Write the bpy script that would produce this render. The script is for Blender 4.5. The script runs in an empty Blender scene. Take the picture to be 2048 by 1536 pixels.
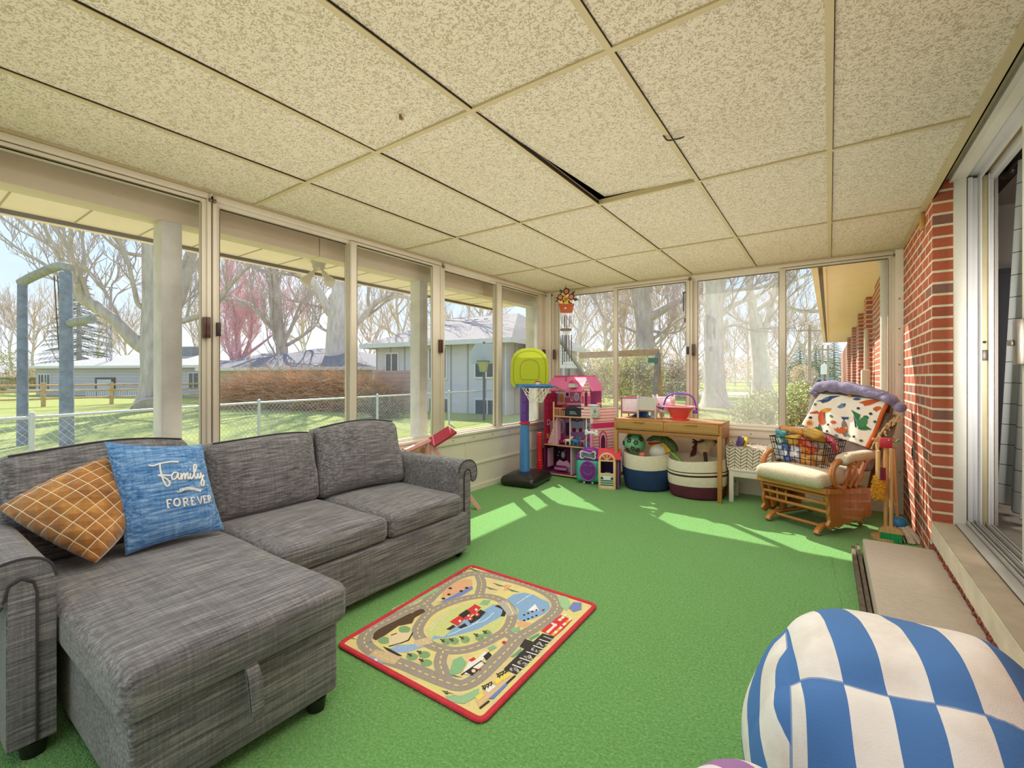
import bpy, bmesh, math, random
from math import sin, cos, pi, radians, sqrt
from mathutils import Vector, Matrix, Quaternion, noise
SC = bpy.context.scene
COL = SC.collection
# ---------------------------------------------------------------- camera model (2048x1536 frame)
FPX = 909.2426; YAW = radians(34.94385); HY = 754.298; CAMZ = 1.145
_s, _c = sin(YAW), cos(YAW)
def ray(u, v):
    r = (u-1024)/FPX
    return (-_s+_c*r, _c+_s*r, (HY-v)/FPX)
def atX(u, v, x):
    a = ray(u, v); t = x/a[0]; return Vector((x, a[1]*t, a[2]*t+CAMZ))
def atY(u, v, y):
    a = ray(u, v); t = y/a[1]; return Vector((a[0]*t, y, a[2]*t+CAMZ))
def atZ(u, v, z):
    a = ray(u, v); t = (z-CAMZ)/a[2]; return Vector((a[0]*t, a[1]*t, z))
def atD(u, v, d):
    a = ray(u, v); return Vector((a[0]*d, a[1]*d, a[2]*d+CAMZ))
def zoomed(s, ox, oy):
    return lambda a, b: (ox+a/s, oy+b/s)
V = Vector
# ---------------------------------------------------------------- materials
def lin(h):
    if isinstance(h, str):
        h = h.lstrip('#'); h = [int(h[i:i+2], 16)/255 for i in (0, 2, 4)]
    return tuple((c/12.92 if c <= .04045 else ((c+.055)/1.055)**2.4) for c in h[:3])+(1,)
_mats = {}
class NT:
    def __init__(s, m): s.t = m.node_tree; s.n = s.t.nodes; s.l = s.t.links
    def new(s, typ, **kw):
        n = s.n.new(typ)
        for k, v in kw.items():
            if k.startswith('i_'):
                n.inputs[k[2:].replace('_', ' ')].default_value = v
            else: setattr(n, k, v)
        return n
    def link(s, a, b): s.l.new(a, b)
    def ramp(s, fac, stops, interp='LINEAR'):
        r = s.new('ShaderNodeValToRGB'); r.color_ramp.interpolation = interp
        e = r.color_ramp.elements
        while len(e) < len(stops): e.new(.5)
        for i, (p, c) in enumerate(stops):
            e[i].position = p; e[i].color = lin(c) if not isinstance(c, (tuple, list)) or len(c) == 3 else c
        s.link(fac, r.inputs[0]); return r.outputs[0]
    def math(s, op, a, b=None, c=None):
        n = s.new('ShaderNodeMath', operation=op)
        for i, x in enumerate((a, b, c)):
            if x is None: continue
            if isinstance(x, (int, float)): n.inputs[i].default_value = x
            else: s.link(x, n.inputs[i])
        return n.outputs[0]
    def mix(s, f, a, b, blend='MIX'):
        n = s.new('ShaderNodeMix', data_type='RGBA', blend_type=blend)
        for i, x in ((0, f), (6, a), (7, b)):
            if isinstance(x, (int, float)): n.inputs[i].default_value = x
            elif isinstance(x, str): n.inputs[i].default_value = lin(x)
            elif isinstance(x, tuple): n.inputs[i].default_value = x
            else: s.link(x, n.inputs[i])
        return n.outputs[2]
    def coord(s, kind='Object', scale=(1, 1, 1), rot=(0, 0, 0), loc=(0, 0, 0)):
        tc = s.new('ShaderNodeTexCoord'); mp = s.new('ShaderNodeMapping')
        mp.inputs['Scale'].default_value = scale; mp.inputs['Rotation'].default_value = rot; mp.inputs['Location'].default_value = loc
        s.link(tc.outputs[kind], mp.inputs[0]); return mp.outputs[0]
    def noise(s, vec, scale=5, detail=2, rough=.5, dist=0):
        n = s.new('ShaderNodeTexNoise'); n.inputs['Scale'].default_value = scale; n.inputs['Detail'].default_value = detail
        n.inputs['Roughness'].default_value = rough; n.inputs['Distortion'].default_value = dist
        if vec is not None: s.link(vec, n.inputs['Vector'])
        return n.outputs['Fac']
    def bump(s, h, strength=.3, dist=.01):
        b = s.new('ShaderNodeBump'); b.inputs['Strength'].default_value = strength; b.inputs['Distance'].default_value = dist
        s.link(h, b.inputs['Height']); return b.outputs[0]
def newmat(name):
    m = bpy.data.materials.new(name); m.use_nodes = True
    nt = NT(m); b = nt.n['Principled BSDF']; return m, nt, b
def M(col, rough=.6, metal=0, var=0, vs=6, bump=0, bs=60, spec=.5, name=None, coat=0, stretch=(1, 1, 1), sheen=0, trans=0, emit=0):
    """plain procedural material: colour with soft noise variation and noise bump"""
    key = (col, rough, metal, var, vs, bump, bs, spec, coat, stretch, sheen, trans, emit)
    if key in _mats: return _mats[key]
    m, nt, b = newmat(name or 'mat_'+col.strip('#'))
    b.inputs['Roughness'].default_value = rough; b.inputs['Metallic'].default_value = metal
    b.inputs['Specular IOR Level'].default_value = spec; b.inputs['Coat Weight'].default_value = coat
    b.inputs['Base Color'].default_value = lin(col)
    if sheen: b.inputs['Sheen Weight'].default_value = sheen
    if trans: b.inputs['Transmission Weight'].default_value = trans
    if var or bump: co = nt.coord('Object', stretch)
    if var:
        f = nt.noise(co, vs, 4, .6)
        c = lin(col); dk = tuple(x*(1-var) for x in c[:3])+(1,); lt = tuple(min(1, x*(1+var)) for x in c[:3])+(1,)
        nt.link(nt.ramp(f, [(.3, dk), (.7, lt)]), b.inputs['Base Color'])
    if bump: nt.link(nt.bump(nt.noise(co, bs, 3, .6), bump, .004), b.inputs['Normal'])
    _mats[key] = m; return m
def wood(c1, c2, rough=.45, axis='X', sc=1, coat=.1):
    key = ('wood', c1, c2, rough, axis, sc)
    if key in _mats: return _mats[key]
    m, nt, b = newmat('wood')
    st = {'X': (1.5, 14, 14), 'Y': (14, 1.5, 14), 'Z': (14, 14, 1.5)}[axis]
    co = nt.coord('Object', tuple(x*sc for x in st))
    f = nt.noise(co, 3, 5, .65, .8)
    nt.link(nt.ramp(f, [(.3, c1), (.7, c2)]), b.inputs['Base Color'])
    nt.link(nt.bump(f, .06, .003), b.inputs['Normal'])
    b.inputs['Roughness'].default_value = rough; b.inputs['Coat Weight'].default_value = coat
    _mats[key] = m; return m
# ---------------------------------------------------------------- things and parts
_mw = {}
def thing(name, label, cat, loc=(0, 0, 0), rotz=0, group=None, kind=None):
    o = bpy.data.objects.new(name, None); COL.objects.link(o)
    o.empty_display_size = .05
    o.location = loc; o.rotation_euler = (0, 0, rotz)
    o['label'] = label; o['category'] = cat
    if group: o['group'] = group
    if kind: o['kind'] = kind
    _mw[o.name] = Matrix.Translation(V(loc)) @ Matrix.Rotation(rotz, 4, 'Z')
    return o
def tag(o, label=None, cat=None, group=None, kind=None):
    if label: o['label'] = label
    if cat: o['category'] = cat
    if group: o['group'] = group
    if kind: o['kind'] = kind
    return o
def dup(root, loc=None, rotz=None, label=None, group=None):
    def cp(o, par):
        c = o.copy(); COL.objects.link(c)
        if par is not None:
            c.parent = par; c.matrix_parent_inverse = o.matrix_parent_inverse.copy()
        for ch in list(o.children): cp(ch, c)
        return c
    r = cp(root, None)
    if loc is not None: r.location = loc
    if rotz is not None: r.rotation_euler = (0, 0, rotz)
    if label: r['label'] = label
    if group: r['group'] = group
    _mw[r.name] = Matrix.Translation(r.location) @ Matrix.Rotation(r.rotation_euler.z, 4, 'Z')
    return r
# ---------------------------------------------------------------- mesh builder
class MB:
    def __init__(s): s.v = []; s.f = []; s.m = []; s.uv = None; s.T = Matrix(); s.mi = 0
    def mat(s, i): s.mi = i; return s
    def xf(s, T): s.T = T; return s
    def add(s, vs, fs, mi=None):
        b = len(s.v); T = s.T
        s.v += [T @ V(p) for p in vs]
        s.f += [tuple(b+i for i in f) for f in fs]
        s.m += [s.mi if mi is None else mi]*len(fs); return s
    def box(s, x0, x1, y0, y1, z0, z1, mi=None):
        vs = [(x, y, z) for z in (z0, z1) for y in (y0, y1) for x in (x0, x1)]
        return s.add(vs, [(0, 2, 3, 1), (4, 5, 7, 6), (0, 1, 5, 4), (2, 6, 7, 3), (0, 4, 6, 2), (1, 3, 7, 5)], mi)
    def bbox(s, x0, x1, y0, y1, z0, z1, r=.004, mi=None, seg=1):
        """box with rounded edges"""
        return s.rbox(((x0+x1)/2, (y0+y1)/2, (z0+z1)/2), (x1-x0, y1-y0, z1-z0), min(r, .499*min(x1-x0, y1-y0, z1-z0)), n=1, seg=seg, mi=mi)
    def rbox(s, c, size, r, n=6, seg=3, puff=(0, 0, 0), fn=None, mi=None, T=None):
        """rounded cushion-like box; puff bulges each face outwards; fn(p)->p deforms local points"""
        h = [max(d/2, 1e-5) for d in size]; r = min(r, min(h)*.999)
        axs = []
        for k in range(3):
            t = [-h[k]+r*(1-cos(pi/2*i/seg)) for i in range(seg)]
            inner = [-(h[k]-r)+(2*(h[k]-r))*i/n for i in range(n+1)]
            axs.append(t+inner+[-x for x in reversed(t)])
        idx = {}; vs = []; fs = []
        def vert(i):
            if i in idx: return idx[i]
            p = [axs[k][i[k]] for k in range(3)]
            q = [max(-(h[k]-r), min(h[k]-r, p[k])) for k in range(3)]
            d = V([p[k]-q[k] for k in range(3)])
            if d.length > 1e-9: d = d.normalized()*r
            w = [q[k]+d[k] for k in range(3)]
            nx = [w[k]/h[k] for k in range(3)]
            for k in range(3):
                if puff[k]:
                    a, b2 = nx[(k+1) % 3], nx[(k+2) % 3]
                    w[k] += nx[k]*puff[k]*max(0, 1-a*a)*max(0, 1-b2*b2)
            w = V(w)
            if fn: w = V(fn(w))
            w = w+V(c) if T is None else T @ w
            idx[i] = len(vs); vs.append(w); return idx[i]
        L = [len(a)-1 for a in axs]
        for k in range(3):
            a, b2 = (k+1) % 3, (k+2) % 3
            for side in (0, L[k]):
                for i in range(L[a]):
                    for j in range(L[b2]):
                        q = []
                        for (di, dj) in ((0, 0), (1, 0), (1, 1), (0, 1)):
                            t = [0, 0, 0]; t[k] = side; t[a] = i+di; t[b2] = j+dj; q.append(vert(tuple(t)))
                        if side == 0: q.reverse()
                        fs.append(tuple(q))
        return s.add(vs, fs, mi)
    def bar(s, p0, p1, w, h=None, up=(0, 0, 1), mi=None):
        """rectangular bar from p0 to p1: w along side, h along up"""
        p0, p1 = V(p0), V(p1); h = w if h is None else h
        d = (p1-p0).normalized(); u = V(up)
        if abs(d.dot(u)) > .98: u = V((0, 1, 0))
        sd = d.cross(u).normalized(); u = sd.cross(d).normalized()
        vs = [p+sd*a*w/2+u*b*h/2 for p in (p0, p1) for (a, b) in ((-1, -1), (1, -1), (1, 1), (-1, 1))]
        return s.add(vs, [(3, 2, 1, 0), (4, 5, 6, 7), (0, 1, 5, 4), (1, 2, 6, 5), (2, 3, 7, 6), (3, 0, 4, 7)], mi)
    def tube(s, pts, r, n=8, mi=None, caps=True, closed=False, sq=None):
        """tube along points; r number or list; sq=(a,b) flattens the section"""
        pts = [V(p) for p in pts]; N = len(pts)
        rs = r if isinstance(r, (list, tuple)) else [r]*N
        vs = []; fs = []; prev = None
        for i in range(N):
            if closed: d = pts[(i+1) % N]-pts[i-1]
            else: d = pts[min(i+1, N-1)]-pts[max(i-1, 0)]
            d = d.normalized() if d.length > 1e-9 else V((0, 0, 1))
            if prev is None:
                u = d.orthogonal().normalized() if sq is None else (V((0, 0, 1))-d*d.z)
                if u.length < 1e-4: u = V((1, 0, 0))
                u.normalize()
            else:
                u = prev-d*prev.dot(d)
                u = u.normalized() if u.length > 1e-6 else d.orthogonal().normalized()
            prev = u; w = d.cross(u)
            a, b = sq if sq else (1, 1)
            for k in range(n):
                t = 2*pi*k/n
                vs.append(pts[i]+(u*cos(t)*a+w*sin(t)*b)*rs[i])
        for i in range(N if closed else N-1):
            j = (i+1) % N
            for k in range(n):
                fs.append((i*n+k, i*n+(k+1) % n, j*n+(k+1) % n, j*n+k))
        if caps and not closed:
            fs.append(tuple(reversed(range(n)))); fs.append(tuple((N-1)*n+k for k in range(n)))
        return s.add(vs, fs, mi)
    def lathe(s, prof, c=(0, 0, 0), n=24, mi=None, a0=0, a1=2*pi, sx=1, sy=1):
        full = abs(a1-a0-2*pi) < 1e-6; cnt = n if full else n+1
        vs = []; fs = []
        for (r, z) in prof:
            for k in range(cnt):
                t = a0+(a1-a0)*k/n
                vs.append((c[0]+r*cos(t)*sx, c[1]+r*sin(t)*sy, c[2]+z))
        for i in range(len(prof)-1):
            for k in range(n):
                k2 = (k+1) % cnt
                fs.append((i*cnt+k, i*cnt+k2, (i+1)*cnt+k2, (i+1)*cnt+k))
        if full:
            if prof[0][0] > 1e-5: fs.append(tuple(reversed(range(cnt))))
            if prof[-1][0] > 1e-5: fs.append(tuple((len(prof)-1)*cnt+k for k in range(cnt)))
        return s.add(vs, fs, mi)
    def ball(s, c, r, n=16, mi=None, sc=(1, 1, 1)):
        m = max(4, n//2); vs = []; fs = []
        for i in range(m+1):
            th = pi*i/m
            for k in range(n):
                t = 2*pi*k/n
                vs.append((c[0]+r*sc[0]*sin(th)*cos(t), c[1]+r*sc[1]*sin(th)*sin(t), c[2]-r*sc[2]*cos(th)))
        for i in range(m):
            for k in range(n): fs.append((i*n+k, i*n+(k+1) % n, (i+1)*n+(k+1) % n, (i+1)*n+k))
        return s.add(vs, fs, mi)
    def prism(s, poly, T, d, mi=None):
        """poly: 2D outline (x,y) extruded from 0 to d along local z of T"""
        n = len(poly)
        vs = [T @ V((x, y, 0)) for x, y in poly]+[T @ V((x, y, d)) for x, y in poly]
        fs = [tuple(reversed(range(n))), tuple(range(n, 2*n))]+[(i, (i+1) % n, n+(i+1) % n, n+i) for i in range(n)]
        return s.add(vs, fs, mi)
    def grid(s, fn, nu, nv, mi=None, wrap=False):
        vs = [fn(i/nu, j/nv) for j in range(nv+1) for i in range(nu+(0 if wrap else 1))]
        w = nu if wrap else nu+1
        fs = [(j*w+i, j*w+(i+1) % w, (j+1)*w+(i+1) % w, (j+1)*w+i) for j in range(nv) for i in range(nu)]
        return s.add(vs, fs, mi)
    def build(s, name, mats, parent=None, world=False, smooth=True, label=None, angle=40, mods=()):
        me = bpy.data.meshes.new(name)
        vs = s.v
        if parent is not None and world:
            inv = _mw[parent.name].inverted() if parent.name in _mw else Matrix()
            vs = [inv @ p for p in vs]
        me.from_pydata([tuple(p) for p in vs], [], s.f)
        if not isinstance(mats, (list, tuple)): mats = [mats]
        for m in mats: me.materials.append(m)
        if len(mats) > 1: me.polygons.foreach_set('material_index', s.m)
        me.validate(); me.update()
        if smooth:
            me.polygons.foreach_set('use_smooth', [True]*len(me.polygons))
            try: me.set_sharp_from_angle(angle=radians(angle))
            except Exception: pass
        o = bpy.data.objects.new(name, me); COL.objects.link(o)
        if parent is not None: o.parent = parent
        if parent is not None and parent.name in _mw: _mw[o.name] = _mw[parent.name]
        if label: o['label'] = label
        return o
def fixn(o):
    bm = bmesh.new(); bm.from_mesh(o.data); bmesh.ops.recalc_face_normals(bm, faces=bm.faces); bm.to_mesh(o.data); bm.free(); return o
def TR(loc=(0, 0, 0), rx=0, ry=0, rz=0):
    return Matrix.Translation(V(loc)) @ Matrix.Rotation(rz, 4, 'Z') @ Matrix.Rotation(ry, 4, 'Y') @ Matrix.Rotation(rx, 4, 'X')
def frame(o, x, y):
    """matrix with origin o, local x along x, local y along y"""
    x = V(x).normalized(); z = x.cross(V(y)).normalized(); y = z.cross(x)
    return Matrix(((x.x, y.x, z.x, o[0]), (x.y, y.y, z.y, o[1]), (x.z, y.z, z.z, o[2]), (0, 0, 0, 1)))
def spline(pts, n=6, closed=False):
    pts = [V(p) for p in pts]; N = len(pts); out = []
    for i in range(N if closed else N-1):
        if closed: a, b, c, d = pts[i-1], pts[i], pts[(i+1) % N], pts[(i+2) % N]
        else: a, b, c, d = pts[max(i-1, 0)], pts[i], pts[i+1], pts[min(i+2, N-1)]
        for k in range(n):
            t = k/n
            out.append(.5*((2*b)+(c-a)*t+(2*a-5*b+4*c-d)*t*t+(3*b-a-3*c+d)*t**3))
    if not closed: out.append(pts[-1])
    return out
def text_polys(txt, size=1, font_shear=0):
    """filled glyph outlines of Blender's own font as (verts, faces) in the xy plane, centred"""
    cu = bpy.data.curves.new('glyphs', 'FONT'); cu.body = txt; cu.size = size; cu.align_x = 'CENTER'; cu.align_y = 'CENTER'; cu.shear = font_shear
    o = bpy.data.objects.new('glyphs', cu); COL.objects.link(o)
    dg = bpy.context.evaluated_depsgraph_get(); me = bpy.data.meshes.new_from_object(o.evaluated_get(dg))
    vs = [v.co.copy() for v in me.vertices]; fs = [tuple(p.vertices) for p in me.polygons]
    bpy.data.objects.remove(o); bpy.data.curves.remove(cu); bpy.data.meshes.remove(me)
    return vs, fs
SKY_STRENGTH = .95; SUN_STRENGTH = 5.5; FILL = 12; FILL2 = 27; FILL3 = 42; EXPOSURE = 0.5; GAMMA = 1.0
# ================================================================ the setting
XL, XR, YB, YF, ZC = -2.95, .505, 4.985, -1.3, 2.2156
def brick_mat(axis):
    m, nt, b = newmat('brick_'+axis)
    tc = nt.new('ShaderNodeTexCoord'); sp = nt.new('ShaderNodeSeparateXYZ'); cb = nt.new('ShaderNodeCombineXYZ')
    nt.link(tc.outputs['Object'], sp.inputs[0]); nt.link(sp.outputs[axis], cb.inputs[0]); nt.link(sp.outputs['Z'], cb.inputs[1])
    br = nt.new('ShaderNodeTexBrick'); br.offset = .5 if axis == 'Y' else 0
    nt.link(cb.outputs[0], br.inputs['Vector'])
    for k, v in (('Scale', 1), ('Mortar Size', .0075), ('Mortar Smooth', .15), ('Bias', 0), ('Brick Width', .212), ('Row Height', .0682)): br.inputs[k].default_value = v
    br.inputs['Color1'].default_value = (0, 0, 0, 1); br.inputs['Color2'].default_value = (1, 1, 1, 1); br.inputs['Mortar'].default_value = (.5, .5, .5, 1)
    brick = nt.ramp(br.outputs['Color'], [(.0, '6a5a58'), (.10, '6d4a42'), (.14, '96442c'), (.5, 'ae5034'), (.85, 'a24830'), (1, 'bc6244')])
    n1 = nt.noise(tc.outputs['Object'], 90, 4, .7)
    brick = nt.mix(nt.math('MULTIPLY', n1, .35), brick, 'e08c68')
    n2 = nt.noise(tc.outputs['Object'], 260, 2, .5)
    brick = nt.mix(nt.ramp(n2, [(.55, (0, 0, 0, 1)), (.75, (.45, .45, .45, 1))]), brick, '4a231c')
    mort = nt.mix(n1, 'd8c4a8', 'efe0c8')
    nt.link(nt.mix(br.outputs['Fac'], brick, mort), b.inputs['Base Color'])
    h = nt.math('ADD', nt.math('MULTIPLY', br.outputs['Fac'], -1.0), nt.math('MULTIPLY', n2, .5))
    nt.link(nt.bump(h, .6, .006), b.inputs['Normal']); b.inputs['Roughness'].default_value = .85
    return m
BRX, BRY = brick_mat('X'), brick_mat('Y')
# --- carpet
m, nt, b = newmat('green_carpet'); CARPET = m
co = nt.coord('Object'); big = nt.noise(co, 1.6, 3, .6); fine = nt.noise(co, 95, 3, .75); rib = nt.new('ShaderNodeTexVoronoi'); rib.inputs['Scale'].default_value = 120
nt.link(nt.coord('Object', (1, 1.5, 1), (0, 0, .6)), rib.inputs['Vector'])
c0 = nt.ramp(fine, [(.33, '509240'), (.5, '77b160'), (.68, 'a3cf8c')])
c1 = nt.mix(nt.math('MULTIPLY', big, .45), c0, '90c47a')
c2 = nt.mix(nt.ramp(rib.outputs['Distance'], [(0, (.0, .0, .0, 1)), (.75, (.45, .45, .45, 1))]), c1, '4f8e40')
nt.link(c2, b.inputs['Base Color']); b.inputs['Roughness'].default_value = .95; b.inputs['Specular IOR Level'].default_value = .15
b.inputs['Sheen Weight'].default_value = .15
hh = nt.math('ADD', fine, nt.math('MULTIPLY', rib.outputs['Distance'], -.6)); nt.link(nt.bump(hh, .8, .008), b.inputs['Normal'])
fl = MB().box(XL-.1, XR+.1, YF, YB+.1, -.06, 0)
q0, q1 = atZ(1658, 1112, 0), atZ(1700, 1300, 0); fl.bar((q0.x, q0.y, 0), (q1.x, q1.y, 0), .012, .006)
tag(fl.build('floor', CARPET, smooth=False), kind='structure')
# --- ceiling tiles
m, nt, b = newmat('ceiling_tile'); TILE = m
co = nt.coord('Object'); w = nt.noise(co, 88, 2, .5, 1.5); w2 = nt.noise(co, 2.2, 2, .5); w3 = nt.noise(co, 150, 2, .6)
worm = nt.ramp(w, [(.40, (1, 1, 1, 1)), (.47, (0, 0, 0, 1))])
basec = nt.mix(w2, 'cabfa6', 'd4cab4')
nt.link(nt.mix(nt.math('MULTIPLY', worm, .72), basec, '978b69'), b.inputs['Base Color'])
nt.link(nt.bump(nt.math('ADD', nt.math('MULTIPLY', worm, -1), nt.math('MULTIPLY', w3, .4)), .55, .006), b.inputs['Normal'])
b.inputs['Roughness'].default_value = .9
TBAR = M('b3a47c', .5, var=.06, vs=3)
DARK = M('241c12', .9)
xs = [-.5928+.5923*i for i in range(-3, 2)]; ys = [1.4077+1.22*j for j in range(-2, 3)]
cl = MB()
xe = [XL]+xs+[XR-.005]; ye = [YF]+ys+[YB]
rnd = random.Random(5)
lifted = None
for i in range(len(xe)-1):
    for j in range(len(ye)-1):
        a0, a1, b0, b1 = xe[i], xe[i+1], ye[j], ye[j+1]
        if abs(a0-(-1.1851)) < .01 and abs(b0-1.4077) < .01: lifted = (a0, a1, b0, b1); continue
        t = [rnd.uniform(0, .004) for _ in range(4)]
        cl.add([(a0, b0, ZC+.005+t[0]), (a1, b0, ZC+.005+t[1]), (a1, b1, ZC+.005+t[2]), (a0, b1, ZC+.005+t[3])], [(0, 3, 2, 1)], 0)
for x in xs: cl.box(x-.0115, x+.0115, YF, YB, ZC-.001, ZC+.03, 1); cl.box(x+.0115, x+.0138, YF, YB, ZC+.002, ZC+.02, 2)  # second box: thin dark strip painting a shadow line beside each bar
for y in ys: cl.box(XL, XR-.005, y-.0115, y+.0115, ZC-.0012, ZC+.028, 1); cl.box(XL, XR-.005, y+.0115, y+.0136, ZC+.002, ZC+.02, 2)  # cross bars get the same dark strip as a painted shadow line
cl.box(XL, XL+.022, YF, YB, ZC-.002, ZC+.02, 1); cl.box(XL, XR, YB-.022, YB, ZC-.002, ZC+.02, 1)
cl.box(XR-.03, XR+.008, YF, YB, ZC-.003, ZC+.003, 1); cl.box(XR+.002, XR+.008, YF, YB, ZC-.003, ZC+.03, 1)
cl.box(XL-.1, XR+.5, YF-.1, YB+.12, ZC+.26, ZC+.3, 2)
ce = cl.build('ceiling', [TILE, TBAR, DARK], smooth=False); tag(ce, kind='structure')
a0, a1, b0, b1 = lifted
lt = MB(); z0 = ZC+.006
lt.grid(lambda u, v: (a0+.05*v+(a1-.008-a0-.05*v)*u, b0+(b1-b0-.02*u)*v, z0+.035*v*(1-.75*u)), 1, 1)
o = lt.build('ceiling_tile', TILE, ce, smooth=False); sol = o.modifiers.new('thick', 'SOLIDIFY'); sol.thickness = .014; sol.offset = 1
# --- painted surfaces
PANEL = M('e6e0cf', .45, var=.04, vs=2.5); TRIMW = M('e9e2d2', .5, var=.05, vs=4, bump=.05, bs=40)
ALU = M('d6cdbb', .38, var=.05, vs=3); ALUD = M('6d6250', .45); SCREW = M('7a6a55', .4, metal=.6)
LATCH = M('4a2418', .35, coat=.3); LATCHB = M('2a221d', .45)
# lower wall, left
wl = MB(); wl.box(XL-.1, XL, YF, YB+.1, -.1, .53)
wl.box(XL, XL+.012, YF, YB, .262, .28); wl.box(XL, XL+.012, YF, YB, 0, .05)
for y in (-.2, 1.0, 2.2, 3.42, 4.62): wl.box(XL, XL+.011, y-.009, y+.009, .05, .50)
wl.box(XL-.1, XL, YF, -.75, .53, ZC+.2); wl.box(XL-.1, XL-.001, YF, YB, 2.2, ZC+.25)
wlo = wl.build('wall_left', PANEL, smooth=False); tag(wlo, kind='structure')
tr = MB(); tr.bbox(XL-.02, XL+.014, -.75, YB, .50, .575, .003); tr.bbox(XL-.06, XL+.03, -.75, YB, .575, .60, .004)
for y in [-.5+.31*i for i in range(18)]: tr.ball((XL+.015, y, .54), .006, 6, 1)
tag(tr.build('trim_1', [TRIMW, SCREW]), kind='structure')
# lower wall, back
wb = MB(); wb.box(XL-.1, XR, YB, YB+.1, -.1, .58)
wb.box(XL, XR, YB-.012, YB, 0, .11); wb.box(XL, XR, YB-.006, YB, .28, .298)
for x in (-2.3, -1.1, .1): wb.box(x-.009, x+.009, YB-.011, YB, .11, .55)
wb.box(.451, XR, YB-.014, YB, 0, ZC)
wb.box(XL-.1, XR, YB, YB+.1, 2.2, ZC+.25)
for z in (.35, .8, 1.25, 1.55, 1.8): wb.ball((.478, YB-.015, z), .006, 6, 1)
wbo = wb.build('wall_back', [TRIMW, SCREW], smooth=False); tag(wbo, kind='structure')
tr = MB(); tr.bbox(XL, .451, YB-.014, YB+.02, .555, .63, .003); tr.bbox(XL, .451, YB-.03, YB+.06, .63, .652, .004)
for x in [-2.8+.31*i for i in range(11)]: tr.ball((x, YB-.016, .59), .006, 6, 1)
tag(tr.build('trim_2', [TRIMW, SCREW]), kind='structure')
# rear wall behind the viewer, with an open band added to let sky light in
rw = MB().box(XL-.1, XR+.1, YF-.1, YF, -.1, .7).box(XL-.1, XR+.1, YF-.1, YF, 2.1, ZC+.25); tag(rw.build('wall_front', PANEL, smooth=False), kind='structure')
# --- glass
def glass(haze, tint='ffffff'):
    key = ('glass', haze)
    if key in _mats: return _mats[key]
    m = bpy.data.materials.new('window_glass'); m.use_nodes = True; nt = NT(m); nt.n.clear()
    out = nt.new('ShaderNodeOutputMaterial'); tp = nt.new('ShaderNodeBsdfTransparent'); gl = nt.new('ShaderNodeBsdfGlossy'); gl.inputs['Roughness'].default_value = .015
    df = nt.new('ShaderNodeBsdfDiffuse'); tl = nt.new('ShaderNodeBsdfTranslucent')
    df.inputs['Color'].default_value = tl.inputs['Color'].default_value = (.9, .9, .88, 1)
    dm = nt.new('ShaderNodeMixShader'); dm.inputs[0].default_value = .5; nt.link(df.outputs[0], dm.inputs[1]); nt.link(tl.outputs[0], dm.inputs[2])
    co = nt.coord('Object'); n = nt.noise(co, 1.7, 4, .6); n2 = nt.noise(nt.coord('Object', (9, 9, .7)), 2, 3, .6)
    f = nt.math('MULTIPLY', nt.math('ADD', nt.math('MULTIPLY', n, 1.1), nt.math('MULTIPLY', n2, .7)), haze)
    m1 = nt.new('ShaderNodeMixShader'); nt.link(f, m1.inputs[0]); nt.link(tp.outputs[0], m1.inputs[1]); nt.link(dm.outputs[0], m1.inputs[2])
    fr = nt.new('ShaderNodeFresnel'); fr.inputs['IOR'].default_value = 1.45
    m2 = nt.new('ShaderNodeMixShader'); nt.link(nt.math('MULTIPLY', fr.outputs[0], .75), m2.inputs[0]); nt.link(m1.outputs[0], m2.inputs[1]); nt.link(gl.outputs[0], m2.inputs[2])
    nt.link(m2.outputs[0], out.inputs[0]); _mats[key] = m; return m
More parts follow.
